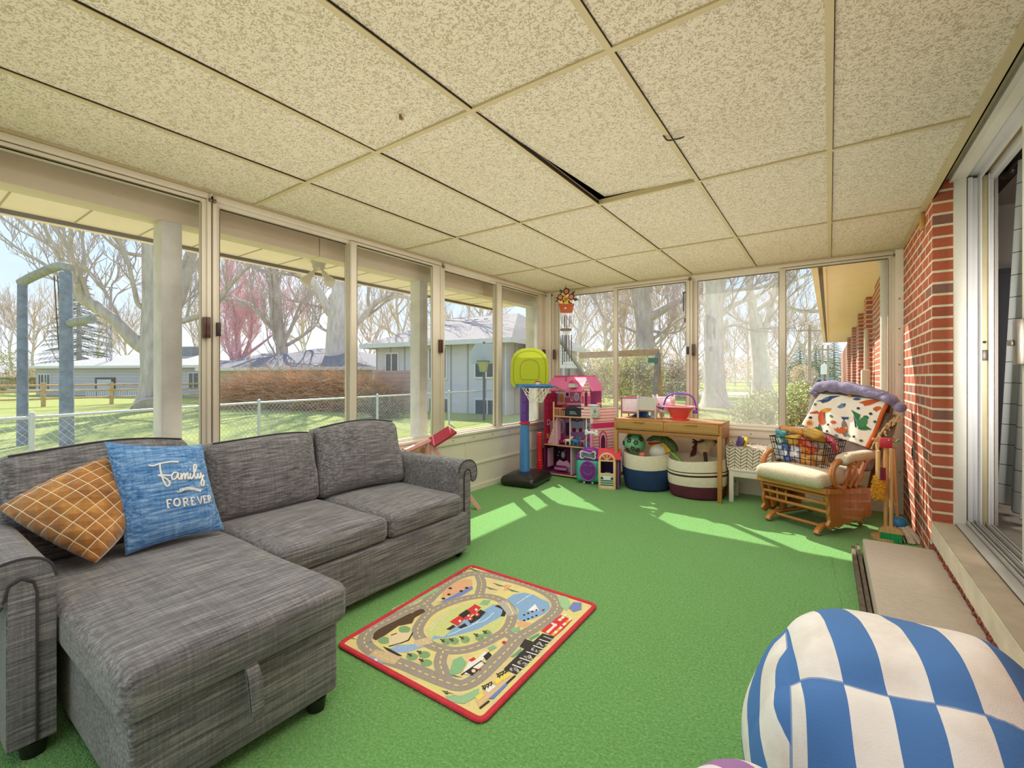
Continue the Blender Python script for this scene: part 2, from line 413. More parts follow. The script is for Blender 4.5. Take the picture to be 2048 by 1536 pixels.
def window(n, wall, t, z0, hazes, latches=()):
    """t = (frame start, glass1 start, glass1 end, glass2 start, glass2 end, frame end)"""
    def B(mb, a, b2, w0, w1, c, d, mi=0, r=.002):
        if wall == 'L': mb.bbox(XL-w1, XL-w0, a, b2, c, d, r, mi)
        else: mb.bbox(a, b2, YB+w0, YB+w1, c, d, r, mi)
    f0, g0, g1, h0, h1, f1 = t; zt = 2.15
    o = bpy.data.objects.new('window_%d' % n, None); COL.objects.link(o); o['kind'] = 'structure'
    fr = MB()
    B(fr, f0, f0+.02, -.004, .09, z0-.05, ZC-.004); B(fr, f1-.02, f1, -.004, .09, z0-.05, ZC-.004)
    B(fr, f0, f1, -.004, .028, zt+.03, ZC-.004); B(fr, f0, f1, .03, .09, zt+.01, ZC-.004); B(fr, f0, f1, 0, .09, z0-.05, z0-.022); B(fr, f0, f1, -.006, .012, z0-.03, z0-.008)
    for cx in (f0+.006, f1-.006):
        if wall == 'L': fr.ball((XL+.006, cx, ZC-.045), .012, 8, 1)
        else: fr.ball((cx, YB-.006, ZC-.045), .012, 8, 1)
    fr.build('window_frame', [ALU, SCREW], o)
    for k, (a, b2, wd, e0, e1) in enumerate(((g0, g1, .055, f0+.02, h0), (h0, h1, .02, g1, f1-.02))):
        if k == 1 and h0-g1 > .05: e0 = g1+.016
        s = MB()
        B(s, e0, a, wd-.013, wd+.013, z0-.02, zt+.025); B(s, b2, e1 if k else h0-.014, wd-.013, wd+.013, z0-.02, zt+.025)
        B(s, a, b2, wd-.013, wd+.013, zt, zt+.025); B(s, a, b2, wd-.013, wd+.013, z0-.022, z0)
        for q in (a-.005, b2+.001): B(s, q, q+.004, wd-.0145, wd+.005, z0, zt, 1, .0005)
        B(s, a, b2, wd-.0145, wd+.005, zt, zt+.005, 1, .0005)
        so = s.build('window_sash', [ALU, ALUD], o)
        g = MB()
        if wall == 'L': g.add([(XL-wd, a, z0), (XL-wd, b2, z0), (XL-wd, b2, zt), (XL-wd, a, zt)], [(0, 1, 2, 3)])
        else: g.add([(a, YB+wd, z0), (b2, YB+wd, z0), (b2, YB+wd, zt), (a, YB+wd, zt)], [(0, 1, 2, 3)])
        g.build('pane', glass(hazes[k]), so, smooth=False)
    for (p, hw, big) in latches:
        l = MB(); zz = 1.43
        if big: B(l, p-.016, p+.016, -.022, .006, zz-.06, zz+.06, 0, .003); B(l, p-.004, p+.016, -.03, -.02, zz-.06, zz+.06, 0, .002)
        else: B(l, p-.011, p+.011, -.02, .004, zz-.045, zz+.035, 0, .003)
        l.build('latch', LATCH if big else LATCHB, o)
    return o
window(1, 'L', (-.74, -.70, .20, .27, 1.114, 1.165), .62, (.03, .06), ((1.137, 0, 1),))
window(2, 'L', (1.175, 1.231, 2.10, 2.17, 2.97, 3.095), .62, (.015, .06), ((1.20, 0, 0), (3.06, 0, 1)))
window(3, 'L', (3.10, 3.141, 3.948, 4.045, 4.805, 4.965), .62, (.015, .12), ((4.90, 0, 1),))
window(4, 'B', (-2.87, -2.79, -2.069, -2.002, -1.248, -1.205), .68, (.13, .01), ((-2.83, 0, 1), (-1.222, 0, 0)))
window(5, 'B', (-1.2, -1.133, -.402, -.337, .405, .451), .68, (.30, .012), ((-1.165, 0, 1),))
# corner post between the two window walls
tag(MB().bbox(XL-.1, XL+.01, YB-.02, YB+.1, .5, ZC+.2, .003).bbox(XL, XL+.07, YB-.006, YB+.08, .63, ZC, .003).build('trim_3', TRIMW), kind='structure')
# --- brick wall on the right with its door recess
br = MB(); YD = 3.67
br.box(XR, XR+.09, YD, YB+.12, -.1, ZC+.2, 0); br.box(XR+.09, XR+.28, YD+.11, YB+.12, -.1, ZC+.2, 0)
bo = br.build('wall_right', BRY, smooth=False); tag(bo, kind='structure')
r2 = MB().add([(XR, YD-.0005, .2), (XR+.09, YD-.0005, .2), (XR+.09, YD-.0005, ZC+.2), (XR, YD-.0005, ZC+.2)], [(0, 1, 2, 3)])
r2.build('wall_return', BRX, bo, smooth=False)
b2 = MB().box(XR, XR+.28, YF, 1.8, -.1, ZC+.2).box(XR+.006, XR+.28, 1.8, YD, -.1, .16); b2.build('wall_section', BRY, bo, smooth=False)
DOORW = M('e4ded2', .5, var=.05, vs=5); DOORA = M('d8d6d6', .35, var=.03, vs=4); DOORT = M('c9bb93', .5, var=.08, vs=5); GOLD = M('b8964e', .5, var=.15, vs=8); CONC = M('ab9a82', .85, var=.16, vs=5, bump=.5, bs=50)
CONCL = M('ddd2b8', .85, var=.14, vs=6, bump=.5, bs=70)
# concrete ledge under the door, its face painted pale
lg = MB().bbox(XR-.004, XR+.16, 1.8, YD+.02, .15, .285, .006, 0); lg.box(XR-.006, XR-.004, 1.8, YD, .17, .278, 1)
tag(lg.build('trim_4', [CONC, CONCL]), kind='structure')
cr = MB()
rr = random.Random(3)
for i in range(150):
    y = rr.uniform(1.85, YD-.02); cr.ball((XR-.005, y, rr.uniform(.142, .168)), rr.uniform(.004, .011), 6, 0)
o = cr.build('trim_5', M('8a4a3a', .95, var=.4, vs=40)); tag(o, kind='structure')
# sliding door
d1 = bpy.data.objects.new('door_1', None); COL.objects.link(d1); d1['kind'] = 'structure'
ZD0, ZD1 = .285, 2.30
f = MB()
f.bbox(.594, .648, YD-.02, YD+.1, ZD0-.01, ZD1+.02, .003)          # outer jamb
f.bbox(.655, .677, YD-.002, YD+.1, ZD0, ZD1, .002, 1); f.bbox(.66, .705, YD+.022, YD+.1, ZD0, ZD1, .002, 1); f.bbox(.704, .711, YD-.02, YD+.1, ZD0, ZD1, .001, 1)
f.bbox(.711, .738, YD+.008, YD+.1, ZD0, ZD1, .002, 2); f.bbox(.738, .744, YD-.016, YD+.1, ZD0, ZD1, .001, 1); f.bbox(.744, .762, YD+.0, YD+.1, ZD0, ZD1, .002, 1)
f.bbox(.594, .65, .9, YD+.1, ZD1-.004, ZD1+.07, .003, 0); f.bbox(.65, .71, .9, YD+.1, ZD1+.012, ZD1+.07, .003, 1); f.bbox(.70, .712, .9, YD+.1, ZD1-.02, ZD1+.07, .002, 1)
f.bbox(.712, .75, .9, YD+.1, ZD1+.016, ZD1+.07, .003, 3); f.bbox(.744, .775, .9, YD+.1, ZD1-.03, ZD1+.07, .003, 1)
f.bbox(.555, .594, .9, YD+.02, ZD1+.015, ZD1+.09, .003, 4); f.bbox(.575, .597, .9, YD+.02, ZD1-.012, ZD1+.03, .003, 0)
f.box(.5, .9, .9, YD+.1, ZD1+.09, ZD1+.12, 5)
f.build('door_frame', [DOORW, DOORA, DOORT, GOLD, DOORT, DARK], d1)
t = MB()
for (a, b3, z) in ((.60, .645, .296), (.648, .652, .318), (.668, .674, .312), (.688, .692, .318), (.706, .714, .308), (.73, .736, .318), (.752, .762, .310)):
    t.bbox(a, b3, 1.0, YD+.02, .284, z, .001, 0)
t.box(.6, .765, 1.0, YD+.02, .28, .29, 1)
t.build('door_track', [M('c8c4bc', .35, metal=.5), M('57524c', .6)], d1)
sl = MB(); yl = 2.93
sl.bbox(.695, .725, yl-.07, yl, .31, ZD1, .003); sl.bbox(.695, .725, .95, yl-.06, .31, .39, .003); sl.bbox(.695, .725, .95, yl-.06, ZD1-.07, ZD1, .003)
so = sl.build('door_panel', DOORW, d1)
MB().add([(.71, 1.0, .39), (.71, yl-.07, .39), (.71, yl-.07, ZD1-.07), (.71, 1.0, ZD1-.07)], [(0, 1, 2, 3)]).build('pane', glass(.03), so, smooth=False)
h = MB(); h.bbox(.668, .697, yl-.05, yl+.012, 1.20, 1.40, .004, 0); h.bbox(.655, .67, yl-.02, yl+.03, 1.285, 1.31, .004, 0)
h.build('handle', [M('8d857a', .35, metal=.7)], so)
lk = MB(); lk.bbox(.713, .737, YD-.004, YD+.01, 1.24, 1.30, .003); lk.ball((.725, YD-.001, 1.345), .008, 8); lk.build('lock_keeper', M('5a5148', .4, metal=.5), d1)
# room beyond the door
LR = M('b5aea4', .8); LRF = M('8b8178', .9, var=.15, vs=30, bump=.4, bs=120); LRD = M('3d4046', .6)
q = MB(); q.box(.765, 3.2, .2, 6.2, .2, .283); tag(q.build('floor_living_room', LRF, smooth=False), kind='structure')
q = MB(); q.box(3.2, 3.3, .2, 6.2, .2, 2.9); q.box(.785, 3.3, 6.1, 6.2, .2, 2.9); q.box(.785, .8, YD+.1, 6.2, .2, 2.9); q.box(.765, 3.3, .2, 6.2, 2.75, 2.9); q.box(.785, 3.2, .1, .2, .2, 2.9); tag(q.build('wall_living_room', LR, smooth=False), kind='structure')
t = thing('wardrobe', 'dark slate wardrobe standing against far wall inside the doorway', 'wardrobe', (1.6, 5.8, .283))
q = MB(); q.bbox(-.62, .6, -.28, .28, 0, 1.78, .01); q.build('cabinet_body', LRD, t)
for sgn in (-1, 1): MB().bbox(-.01+(.01 if sgn > 0 else -.6), .01+(.59 if sgn > 0 else -.01), -.30, -.28, .06, 1.74, .005).build('wardrobe_door', LRD, t)
# curtain
m, nt, b = newmat('curtain_cloth'); CURT = m
uv = nt.new('ShaderNodeUVMap'); sp = nt.new('ShaderNodeSeparateXYZ'); nt.link(uv.outputs[0], sp.inputs[0])
l1 = nt.math('LESS_THAN', nt.math('FRACT', nt.math('MULTIPLY', sp.outputs[0], 1/.21)), .025); l2 = nt.math('LESS_THAN', nt.math('FRACT', nt.math('MULTIPLY', sp.outputs[1], 1/.128)), .03)
nt.link(nt.mix(nt.math('MAXIMUM', l1, l2), 'e2e4e0', '30333a'), b.inputs['Base Color']); b.inputs['Roughness'].default_value = .9
t = thing('curtain', 'white curtain with thin dark grid lines hanging inside the doorway', 'curtain', (.92, 3.5, .32))
cm = MB(); N = 90
def cf(u, v):
    w_ = .60+.40*v**1.3 if False else 1
    y = .50-u*1.2*(.78+.22*(1-v)); fold = .035*sin(u*34)*(1.0-.3*v)+.015*sin(u*61+1)
    lean = .40*(1-v)
    return (fold-.0, y*(1)+lean-.05, .02+2.05*v)
cm.grid(cf, N, 24)
co_ = cm.build('curtain_panel', CURT, t)
uvl = co_.data.uv_layers.new(name='UVMap')
for p in co_.data.polygons:
    for li in p.loop_indices:
        vi = co_.data.loops[li].vertex_index; uvl.data[li].uv = ((vi % (N+1))/N*1.55+.1, (vi//(N+1))/24*2.05)
rod = MB(); rod.tube([(0, .62, 2.12), (0, -1.2, 2.12)], .012); rod.ball((0, .65, 2.12), .04, 12); ro = rod.build('curtain_rod', M('17130f', .4), t)
# concrete step
t = thing('concrete_step', 'low grey concrete step beside carpet below the sliding door', 'step', (.34, 2.8, 0))
s = MB(); s.bbox(-.172, .163, -1.15, .78, 0, .14, .008)
m, nt, b = newmat('step_concrete'); co = nt.coord('Object'); n = nt.noise(nt.coord('Object', (3, 9, 1)), 9, 5, .6, 1.5); n2 = nt.noise(co, 3, 3, .6)
nt.link(nt.mix(n2, nt.ramp(n, [(.3, 'a89a88'), (.7, 'd0c2b0')]), 'c4b5a2'), b.inputs['Base Color']); nt.link(nt.bump(n, .5, .008), b.inputs['Normal']); b.inputs['Roughness'].default_value = .9
s.build('step_slab', m, t)
s = MB(); s.bar((-.215, .93, .012), (-.20, -1.1, .012), .02, .05); s.bar((-.19, .9, .03), (-.182, -1.1, .03), .014, .07); s.build('edge_board', M('6b5d4c', .85, var=.35, vs=20), t)
# small fittings on the brick wall
o = thing('door_chime_box', 'small tan wooden box fixed high on brick wall under ceiling', 'box', tuple(atX(1849, 443, XR)))
MB().bbox(-.022, 0, -.035, .035, -.05, .05, .003).build('box_body', wood('a97c3a', 'c79a52', axis='Z'), o); MB().bbox(-.018, -.004, .0, .035, .05, .095, .002).build('bracket', wood('9a6f33', 'b98d48', axis='Z'), o)
o = thing('outdoor_outlet', 'small grey outlet plate on brick wall beside broom handles', 'outlet', tuple(atX(1828, 905, XR)))
MB().bbox(-.008, 0, -.04, .04, -.055, .055, .003).build('cover_plate', M('8f8a84', .4, metal=.4), o); MB().bbox(-.013, -.007, -.015, .015, -.03, .03, .003).build('socket', M('3a3531', .5), o)
# bits hanging from the ceiling grid
p0 = atZ(1335, 275, ZC)
o = thing('wire_tie', 'black wire end poking out beside the ceiling grid', 'wire', tuple(p0)); wv = spline([(-.01, -.03, .0), (0, 0, -.012), (.03, .012, -.012), (.06, 0, -.02), (.075, -.02, -.028)], 5); MB().tube(wv, .0035, 6).build('wire', M('2a2618', .5), o)
p0 = atZ(800, 231, ZC)
o = thing('ceiling_hook', 'tiny rusty hook stub in a ceiling tile', 'hook', tuple(p0)); k = MB(); k.tube(spline([(0, 0, .004), (0, 0, -.012), (.01, .004, -.018), (.016, .0, -.012)], 5), .004, 6); k.ball((-.006, .008, -.001), .008, 8); k.build('hook_wire', M('8a6a3a', .5), o)
# ================================================================ sectional sofa
def fabric(c1, c2, c3, sy=5, s=120, key=''):
    k = ('fab', c1, c2, sy, key)
    if k in _mats: return _mats[k]
    m, nt, b = newmat('woven_fabric')
    f1 = nt.noise(nt.coord('Object', (s, sy, s)), 1, 3, .65); f2 = nt.noise(nt.coord('Object', (sy*1.6, s, sy*1.6)), 1, 3, .6); f3 = nt.noise(nt.coord('Object'), 230, 2, .6)
    f = nt.math('ADD', nt.math('MULTIPLY', f1, .68), nt.math('ADD', nt.math('MULTIPLY', f2, .17), nt.math('MULTIPLY', f3, .15)))
    nt.link(nt.ramp(f, [(.36, c1), (.5, c2), (.64, c3)]), b.inputs['Base Color'])
    b.inputs['Roughness'].default_value = .9; b.inputs['Specular IOR Level'].default_value = .2; b.inputs['Sheen Weight'].default_value = .25
    nt.link(nt.bump(f, .35, .003), b.inputs['Normal']); _mats[k] = m; return m
SOFA = fabric('4a4a4e', '717073', '9a9897'); PIPE = M('39383a', .9); BLK = M('151413', .4); BLKM = M('26231f', .6)
sf = thing('sectional_sofa', 'charcoal grey sectional sofa with storage chaise along left window wall', 'sofa', (-2.4, 1.25, 0))
b = MB(); b.rbox((-2.09, .672, .165), (1.34, .585, .24), .018, n=3); b.build('chaise_base', SOFA, sf, True)
def crown(h, k): return lambda p: (p[0], p[1], p[2]+k*max(0, 1-(p[0]/h[0])**2)*max(0, 1-(p[1]/h[1])**2)+.004*sin(p[0]*9)*sin(p[1]*11+1)) if p[2] > 0 else p
def cush(name, x0, x1, y0, y1, z0, z1, r, k, piping=True):
    b = MB(); c = ((x0+x1)/2, (y0+y1)/2, (z0+z1)/2); sz = (x1-x0, y1-y0, z1-z0)
    b.rbox(c, sz, r, n=10, seg=4, fn=crown((sz[0]/2, sz[1]/2), k)); o = b.build(name, SOFA, sf, True, angle=60)
    if piping:
        p = MB(); zz = z1-.008; q = r*.3
        p.tube([(x1-q*.35, y0+r, zz-.02), (x1-q*.35, y1-r, zz-.02), (x1-r*.6, y1-q*.35, zz-.02), (x0+r, y1-q*.35, zz-.02)], .0035, 6)
        p.tube([(x1-q*.35, y0+r*.6, zz-.02), (x1-r*.6, y0+q*.35, zz-.02), (x0+r, y0+q*.35, zz-.02)], .0035, 6); p.build('piping', SOFA, o, True)
    return o
cush('chaise_cushion', -2.62, -1.383, .352, .985, .287, .425, .04, .018)
t = MB(); pts = [(-1.394, .655, .302), (-1.384, .656, .27), (-1.380, .660, .22), (-1.379, .664, .165), (-1.372, .665, .15), (-1.366, .664, .165), (-1.366, .66, .22), (-1.37, .657, .27), (-1.392, .655, .306)]
for i in range(len(pts)-1): t.bar(pts[i], pts[i+1], .034, .005, up=(1, 0, .2))
t.build('pull_tab', SOFA, sf, True)
b = MB(); b.rbox((-2.27, 1.6, .165), (.76, 1.225, .24), .012, n=3); b.build('sofa_base', SOFA, sf, True)
cush('seat_cushion', -2.62, -1.885, .995, 1.585, .287, .415, .04, .022); cush('seat_cushion', -2.62, -1.885, 1.59, 2.168, .287, .413, .04, .022)
b = MB(); b.rbox((-2.79, 1.26, .40), (.13, 2.0, .68), .04, n=4); b.build('back_frame', SOFA, sf, True)
def backc(y0, y1, zc, h, x, lean, yaw, seed):
    b = MB(); w = y1-y0; rr = random.Random(seed); ph = rr.uniform(0, 6)
    def fn(p):
        x_, y_, z_ = p; ex = 1-(2*y_/w)**2; ez = 1-(2*z_/h)**2
        x_ += (.05 if x_ > 0 else -.02)*max(0, ex)*max(0, ez)**.6+.006*sin(y_*14+ph)*sin(z_*11)
        z_ += -.012*(1-ex)*(1 if z_ > 0 else 0)+.008*max(0, ex)+.006*sin(y_*9+ph)
        return (x_, y_*(1-.03*(z_ > 0)), z_)
    T = TR((x, (y0+y1)/2, zc), ry=-lean, rz=yaw); b.rbox((0, 0, 0), (.17, w, h), .055, n=10, seg=4, fn=fn, T=T); o = b.build('back_cushion', SOFA, sf, True, angle=60)
    p = MB()
    for dx in (.052, -.052):
        pp = [T @ V(fn((dx*1.25, -w/2+.04+(w-.08)*i/12, h/2-.006))) for i in range(13)]; p.tube(pp, .0035, 6)
    p.tube([T @ V((.07, -w/2+.008, h/2-.05-(h-.1)*i/8)) for i in range(9)], .0035, 6); p.build('piping', PIPE, o, True)
backc(.27, .935, .625, .46, -2.60, .14, 0, 1); backc(.965, 1.575, .605, .42, -2.585, .16, 0, 2); backc(1.56, 2.185, .625, .44, -2.56, .20, -.09, 3)
def arm(y_in, sg, x1):
    P = lambda k, z: (y_in+sg*k, z)
    out = [P(0, .05), P(0, .535), P(.012, .575), P(.04, .6), P(.085, .606), P(.13, .595), P(.165, .56), P(.175, .51), P(.16, .47), P(.13, .462), P(.112, .48), P(.105, .46), P(.105, .05)]
    sm = [V((a, z, 0)) for a, z in out]; cur = spline(sm[1:11], 4); poly = [out[0]]+[(p.x, p.y) for p in cur]+[out[11], out[12]]
    T = Matrix(((0, 0, 1, -2.84), (1, 0, 0, 0), (0, 1, 0, 0), (0, 0, 0, 1)))
    b = MB(); b.prism(poly, T, x1+2.84); o = fixn(b.build('armrest', SOFA, sf, True, angle=35))
    inn = [P(.045, .055), P(.045, .50), P(.053, .53), P(.075, .545), P(.102, .53), P(.104, .055)]
    T2 = T.copy(); T2[0][3] = x1-.002; q = MB(); q.prism(inn, T2, .007); fixn(q.build('arm_front', SOFA, o, True))
    q = MB(); q.tube([(x1+.004, y_in+sg*a, z) for a, z in ((.043, .055), (.043, .50), (.05, .535), (.075, .55), (.10, .54), (.112, .49))], .004, 6)
    q.tube([(x1-.002, p[0], p[1]) for p in poly[1:-2]], .0045, 6); q.build('piping', PIPE, o, True)
arm(.345, -1, -1.955); arm(2.172, 1, -1.925)
for (x, y) in ((-1.455, .90), (-1.455, .42), (-1.99, .30), (-2.78, .30), (-2.78, 2.2)): MB().lathe([(.028, 0), (.034, .046)], (x, y, 0), 16).build('leg', BLK, sf, True)
c = MB(); c.xf(TR((-1.945, 2.185, .024), rx=pi/2)).lathe([(0, -.012), (.022, -.012), (.024, 0), (.022, .012), (0, .012)], n=16); c.xf(Matrix()).box(-1.955, -1.935, 2.165, 2.205, .04, .05); c.build('caster', BLK, sf, True)
# ================================================================ throw pillows
def pillow(name, label, L, T_, B_, R_, thick, mat, seed=0, n=26, ear=.05):
    """corner points left, top, bottom, right; puffed quad with UV"""
    L, T_, B_, R_ = map(V, (L, T_, B_, R_)); c = (L+T_+B_+R_)/4; nrm = (R_-L).cross(T_-B_).normalized()
    if nrm.x < 0: nrm = -nrm
    o = bpy.data.objects.new(name, None); rr = random.Random(seed); ph = rr.uniform(0, 6)
    def S(u, v, side):
        a = 1-(2*u-1)**2; b2 = 1-(2*v-1)**2
        uu = u+(.5-u)*ear*2*(1-abs(2*v-1)**.0 if False else (b2)**1)*(1 if True else 0)*(abs(2*u-1)) ; vv = v+(.5-v)*ear*2*a*(abs(2*v-1))
        p = L*(1-uu)*(1-vv)+B_*uu*(1-vv)+T_*(1-uu)*vv+R_*uu*vv
        d = thick*(max(0, a)**.45)*(max(0, b2)**.45)
        d += thick*.10*sin(9*u+ph)*sin(7*v+ph)*a*b2
        edge = (1-a)*b2*.05*sin(38*v+ph)+(1-b2)*a*.05*sin(41*u)
        return p+nrm*side*(d+thick*edge)
    vs, fs, uvs = [], [], []
    for side in (1, -1):
        b0 = len(vs)
        for j in range(n+1):
            for i in range(n+1):
                u = .5-.5*cos(pi*i/n); v = .5-.5*cos(pi*j/n); vs.append(S(u, v, side)); uvs.append((u, v))
        for j in range(n):
            for i in range(n):
                q = (b0+j*(n+1)+i, b0+j*(n+1)+i+1, b0+(j+1)*(n+1)+i+1, b0+(j+1)*(n+1)+i); fs.append(q if side > 0 else q[::-1])
    me = bpy.data.meshes.new(name); me.from_pydata([tuple(p-c) for p in vs], [], fs); me.materials.append(mat)
    bm = bmesh.new(); bm.from_mesh(me); uvl = bm.loops.layers.uv.new('UVMap')
    bm.verts.ensure_lookup_table()
    for f in bm.faces:
        f.smooth = True
        for l in f.loops: l[uvl].uv = uvs[l.vert.index]
    bmesh.ops.remove_doubles(bm, verts=bm.verts, dist=.0006); bmesh.ops.recalc_face_normals(bm, faces=bm.faces); bm.to_mesh(me); bm.free()
    bpy.data.objects.remove(o); o = bpy.data.objects.new(name, me); COL.objects.link(o); o.location = c; tag(o, label, 'pillow'); _mw[o.name] = Matrix.Translation(c)
    return o, (lambda u, v, off=.002: S(u, v, 1)+nrm*off)
m, nt, b = newmat('mustard_velvet'); MUST = m
uv = nt.new('ShaderNodeUVMap'); sp = nt.new('ShaderNodeSeparateXYZ'); nt.link(uv.outputs[0], sp.inputs[0])
def gl(x, k, w): return nt.math('LESS_THAN', nt.math('ABSOLUTE', nt.math('SUBTRACT', nt.math('FRACT', nt.math('MULTIPLY', x, k)), .5)), w)
ln = nt.math('MAXIMUM', gl(sp.outputs[0], 7.5, .03), gl(sp.outputs[1], 7.5, .03))
nn = nt.noise(nt.coord('Object'), 16, 3, .6)
nt.link(nt.mix(ln, nt.ramp(nn, [(.3, '8a5418'), (.55, 'b07426'), (.75, 'cf9440')]), 'efd9b4'), b.inputs['Base Color']); b.inputs['Roughness'].default_value = .7; b.inputs['Sheen Weight'].default_value = .6
dd_ = lambda x: nt.math('ABSOLUTE', nt.math('SUBTRACT', nt.math('FRACT', nt.math('MULTIPLY', x, 7.5)), .5))
nt.link(nt.bump(nt.math('MINIMUM', dd_(sp.outputs[0]), dd_(sp.outputs[1])), .35, .04), b.inputs['Normal'])
pillow('throw_pillow', 'mustard velvet pillow with cream diamond grid slumped on sofa arm', (-2.50, .285, .665), (-2.41, .565, .82), (-2.20, .49, .465), (-2.40, .70, .60), .10, MUST, 1, ear=-.03)
BLUE = fabric('2c5f9c', '5f8fc4', '9fc0e2', 5, 110, 'blue')
po, S = pillow('throw_pillow', 'blue denim look square pillow reading Family Forever on chaise', (-2.262, .592, .445), (-2.365, .553, .889), (-2.266, .95, .447), (-2.369, .900, .836), .062, BLUE, 2, ear=.035)
# the corners above are: left = bottom left, top = top left, bottom = bottom right, right = top right  ->  u runs right, v runs up
WHT = M('f2efe9', .8)
zz_ = lambda a, b2: ((a-375)/1160, 1-(b2-130)/1280)
def pq(a, b2):
    """zoomed photo pixel on the pillow -> (u, v) on its face, by solving the four corners"""
    A, B, C, D_ = V((370, 1412)), V((1530, 1108)), V((1280, 112)), V((110, 78)); u, v = .5, .5; p = V((a-45, b2+8))
    for _ in range(30):
        q = A*(1-u)*(1-v)+B*u*(1-v)+C*u*v+D_*(1-u)*v; du = (B-A)*(1-v)+(C-D_)*v; dv = (D_-A)*(1-u)+(C-B)*u; r = p-q; det = du.x*dv.y-du.y*dv.x
        u += (r.x*dv.y-r.y*dv.x)/det; v += (du.x*r.y-du.y*r.x)/det
    return u, v
def embroider(mb, pts, r=.0032, k=5, sm=True):
    q = [V((x, y, 0)) for x, y in pts]; q = spline(q, k) if sm and len(q) > 2 else q
    w = []
    for i in range(len(q)-1):
        for j in range(3): w.append(q[i].lerp(q[i+1], j/3))
    w.append(q[-1]); mb.tube([S(*pq(p.x, p.y), .0015) for p in w], r, 6)
e = MB()
for st in ([(585, 362), (640, 368), (720, 340), (850, 318), (935, 325)], [(712, 345), (715, 420), (735, 520), (775, 610), (805, 615), (818, 580), (790, 540), (745, 510), (690, 488), (760, 490), (835, 492)],
           [(905, 455), (865, 460), (840, 500), (855, 540), (895, 520), (920, 460), (915, 510), (935, 538), (960, 500)], [(955, 460), (960, 540), (975, 490), (1000, 465), (1005, 535), (1020, 485), (1045, 462), (1050, 530), (1075, 510)],
           [(1085, 460), (1085, 525), (1110, 520)], [(1110, 520), (1150, 450), (1185, 375), (1165, 350), (1140, 400), (1145, 480), (1165, 525), (1190, 500)], [(1190, 500), (1200, 460), (1205, 510), (1230, 510), (1250, 450)], [(1252, 445), (1262, 500), (1285, 560), (1270, 605), (1235, 590), (1250, 545), (1300, 470)]):
    embroider(e, st, .0034)
embroider(e, [(1082, 410), (1090, 418)], .005)
for st in ([(905, 685), (960, 680), (1010, 640), (1060, 640)], [(1235, 655), (1180, 665), (1110, 645), (1060, 640)]): embroider(e, st, .002)
for i in range(12):
    x = 940+26*i; y = 668-20*sin(pi*i/11); embroider(e, [(x, y), (x+(20 if i < 6 else -20), y-24)], .0024); embroider(e, [(x, y), (x+(24 if i < 6 else -24), y+8)], .0022)
# FOREVER in serif capitals
def cap(ch, x, y, w, h, sl):
    P = lambda a, b2: (x+a*w+sl[0]*b2*h, y-b2*h+a*w*sl[1])
    G = {'F': [[(.15, 0), (.15, 1)], [(.15, 1), (.9, 1), (.9, .82)], [(.15, .52), (.65, .52)], [(-.05, 0), (.4, 0)], [(-.02, 1), (.15, 1)]], 'O': ['o'], 'R': [[(.15, 0), (.15, 1)], 'p', [(.45, .5), (.95, 0)], [(-.05, 0), (.35, 0)], [(-.02, 1), (.2, 1)]], 'E': [[(.15, 0), (.15, 1)], [(-.02, 1), (.85, 1), (.85, .84)], [(.15, .52), (.62, .52)], [(-.02, 0), (.9, 0), (.9, .18)]], 'V': [[(.0, 1), (.48, 0), (.95, 1)], [(-.12, 1), (.15, 1)], [(.8, 1), (1.08, 1)]]}
    for s_ in G[ch]:
        if s_ == 'o': embroider(e, [P(.5+.48*cos(t), .5+.5*sin(t)) for t in [2*pi*i/12 for i in range(13)]], .0036, 2)
        elif s_ == 'p': embroider(e, [P(.15, 1), P(.55, 1), P(.8, .88), P(.8, .64), P(.55, .5), P(.15, .5)], .003, 3)
        else: embroider(e, [P(*p) for p in s_], .0034 if len(s_) == 2 and s_[0][0] == s_[1][0] else .0026, 1, False)
for ch, x, y, w, h in (('F', 795, 876, 62, 92), ('O', 880, 858, 75, 85), ('R', 995, 855, 66, 88), ('E', 1095, 840, 54, 85), ('V', 1185, 828, 62, 85), ('E', 1265, 810, 50, 82), ('R', 1335, 795, 52, 75)): cap(ch, x, y, w, h, (-.18, -.20))
e.build('embroidered_lettering', WHT, po, world=True)
# ================================================================ play rug
rg = thing('play_rug', 'red bordered road map play rug lying on green carpet', 'rug', (-1.345, 1.64, 0))
rc = [V((-1.712, 1.165)), V((-1.772, 2.105)), V((-.955, 2.095)), V((-.942, 1.172))]
m, nt, b = newmat('rug_ground'); n = nt.noise(nt.coord('Object'), 9, 3, .6); n2 = nt.noise(nt.coord('Object'), 260, 2, .7)
nt.link(nt.mix(nt.math('MULTIPLY', n2, .25), nt.ramp(n, [(.32, 'e0e084'), (.5, 'ece096'), (.6, 'e6cfa0'), (.7, 'd2de94')]), 'b9a06a'), b.inputs['Base Color']); b.inputs['Roughness'].default_value = .95; nt.link(nt.bump(n2, .4, .003), b.inputs['Normal'])
RUGM = [m]; RUGI = {}
def rcol(h):
    if h not in RUGI:
        m, nt, b = newmat('rug_print'); n2 = nt.noise(nt.coord('Object'), 260, 2, .7); c = lin(h); nt.link(nt.ramp(n2, [(.3, tuple(x*.8 for x in c[:3])+(1,)), (.7, tuple(min(1, x*1.12) for x in c[:3])+(1,))]), b.inputs['Base Color']); b.inputs['Roughness'].default_value = .95
        RUGI[h] = len(RUGM); RUGM.append(m)
    return RUGI[h]
rm = MB(); rm.add([(p.x, p.y, z) for z in (.002, .009) for p in rc], [(0, 1, 2, 3), (7, 6, 5, 4), (0, 4, 5, 1), (1, 5, 6, 2), (2, 6, 7, 3), (3, 7, 4, 0)], 0)
_lay = [.0094]
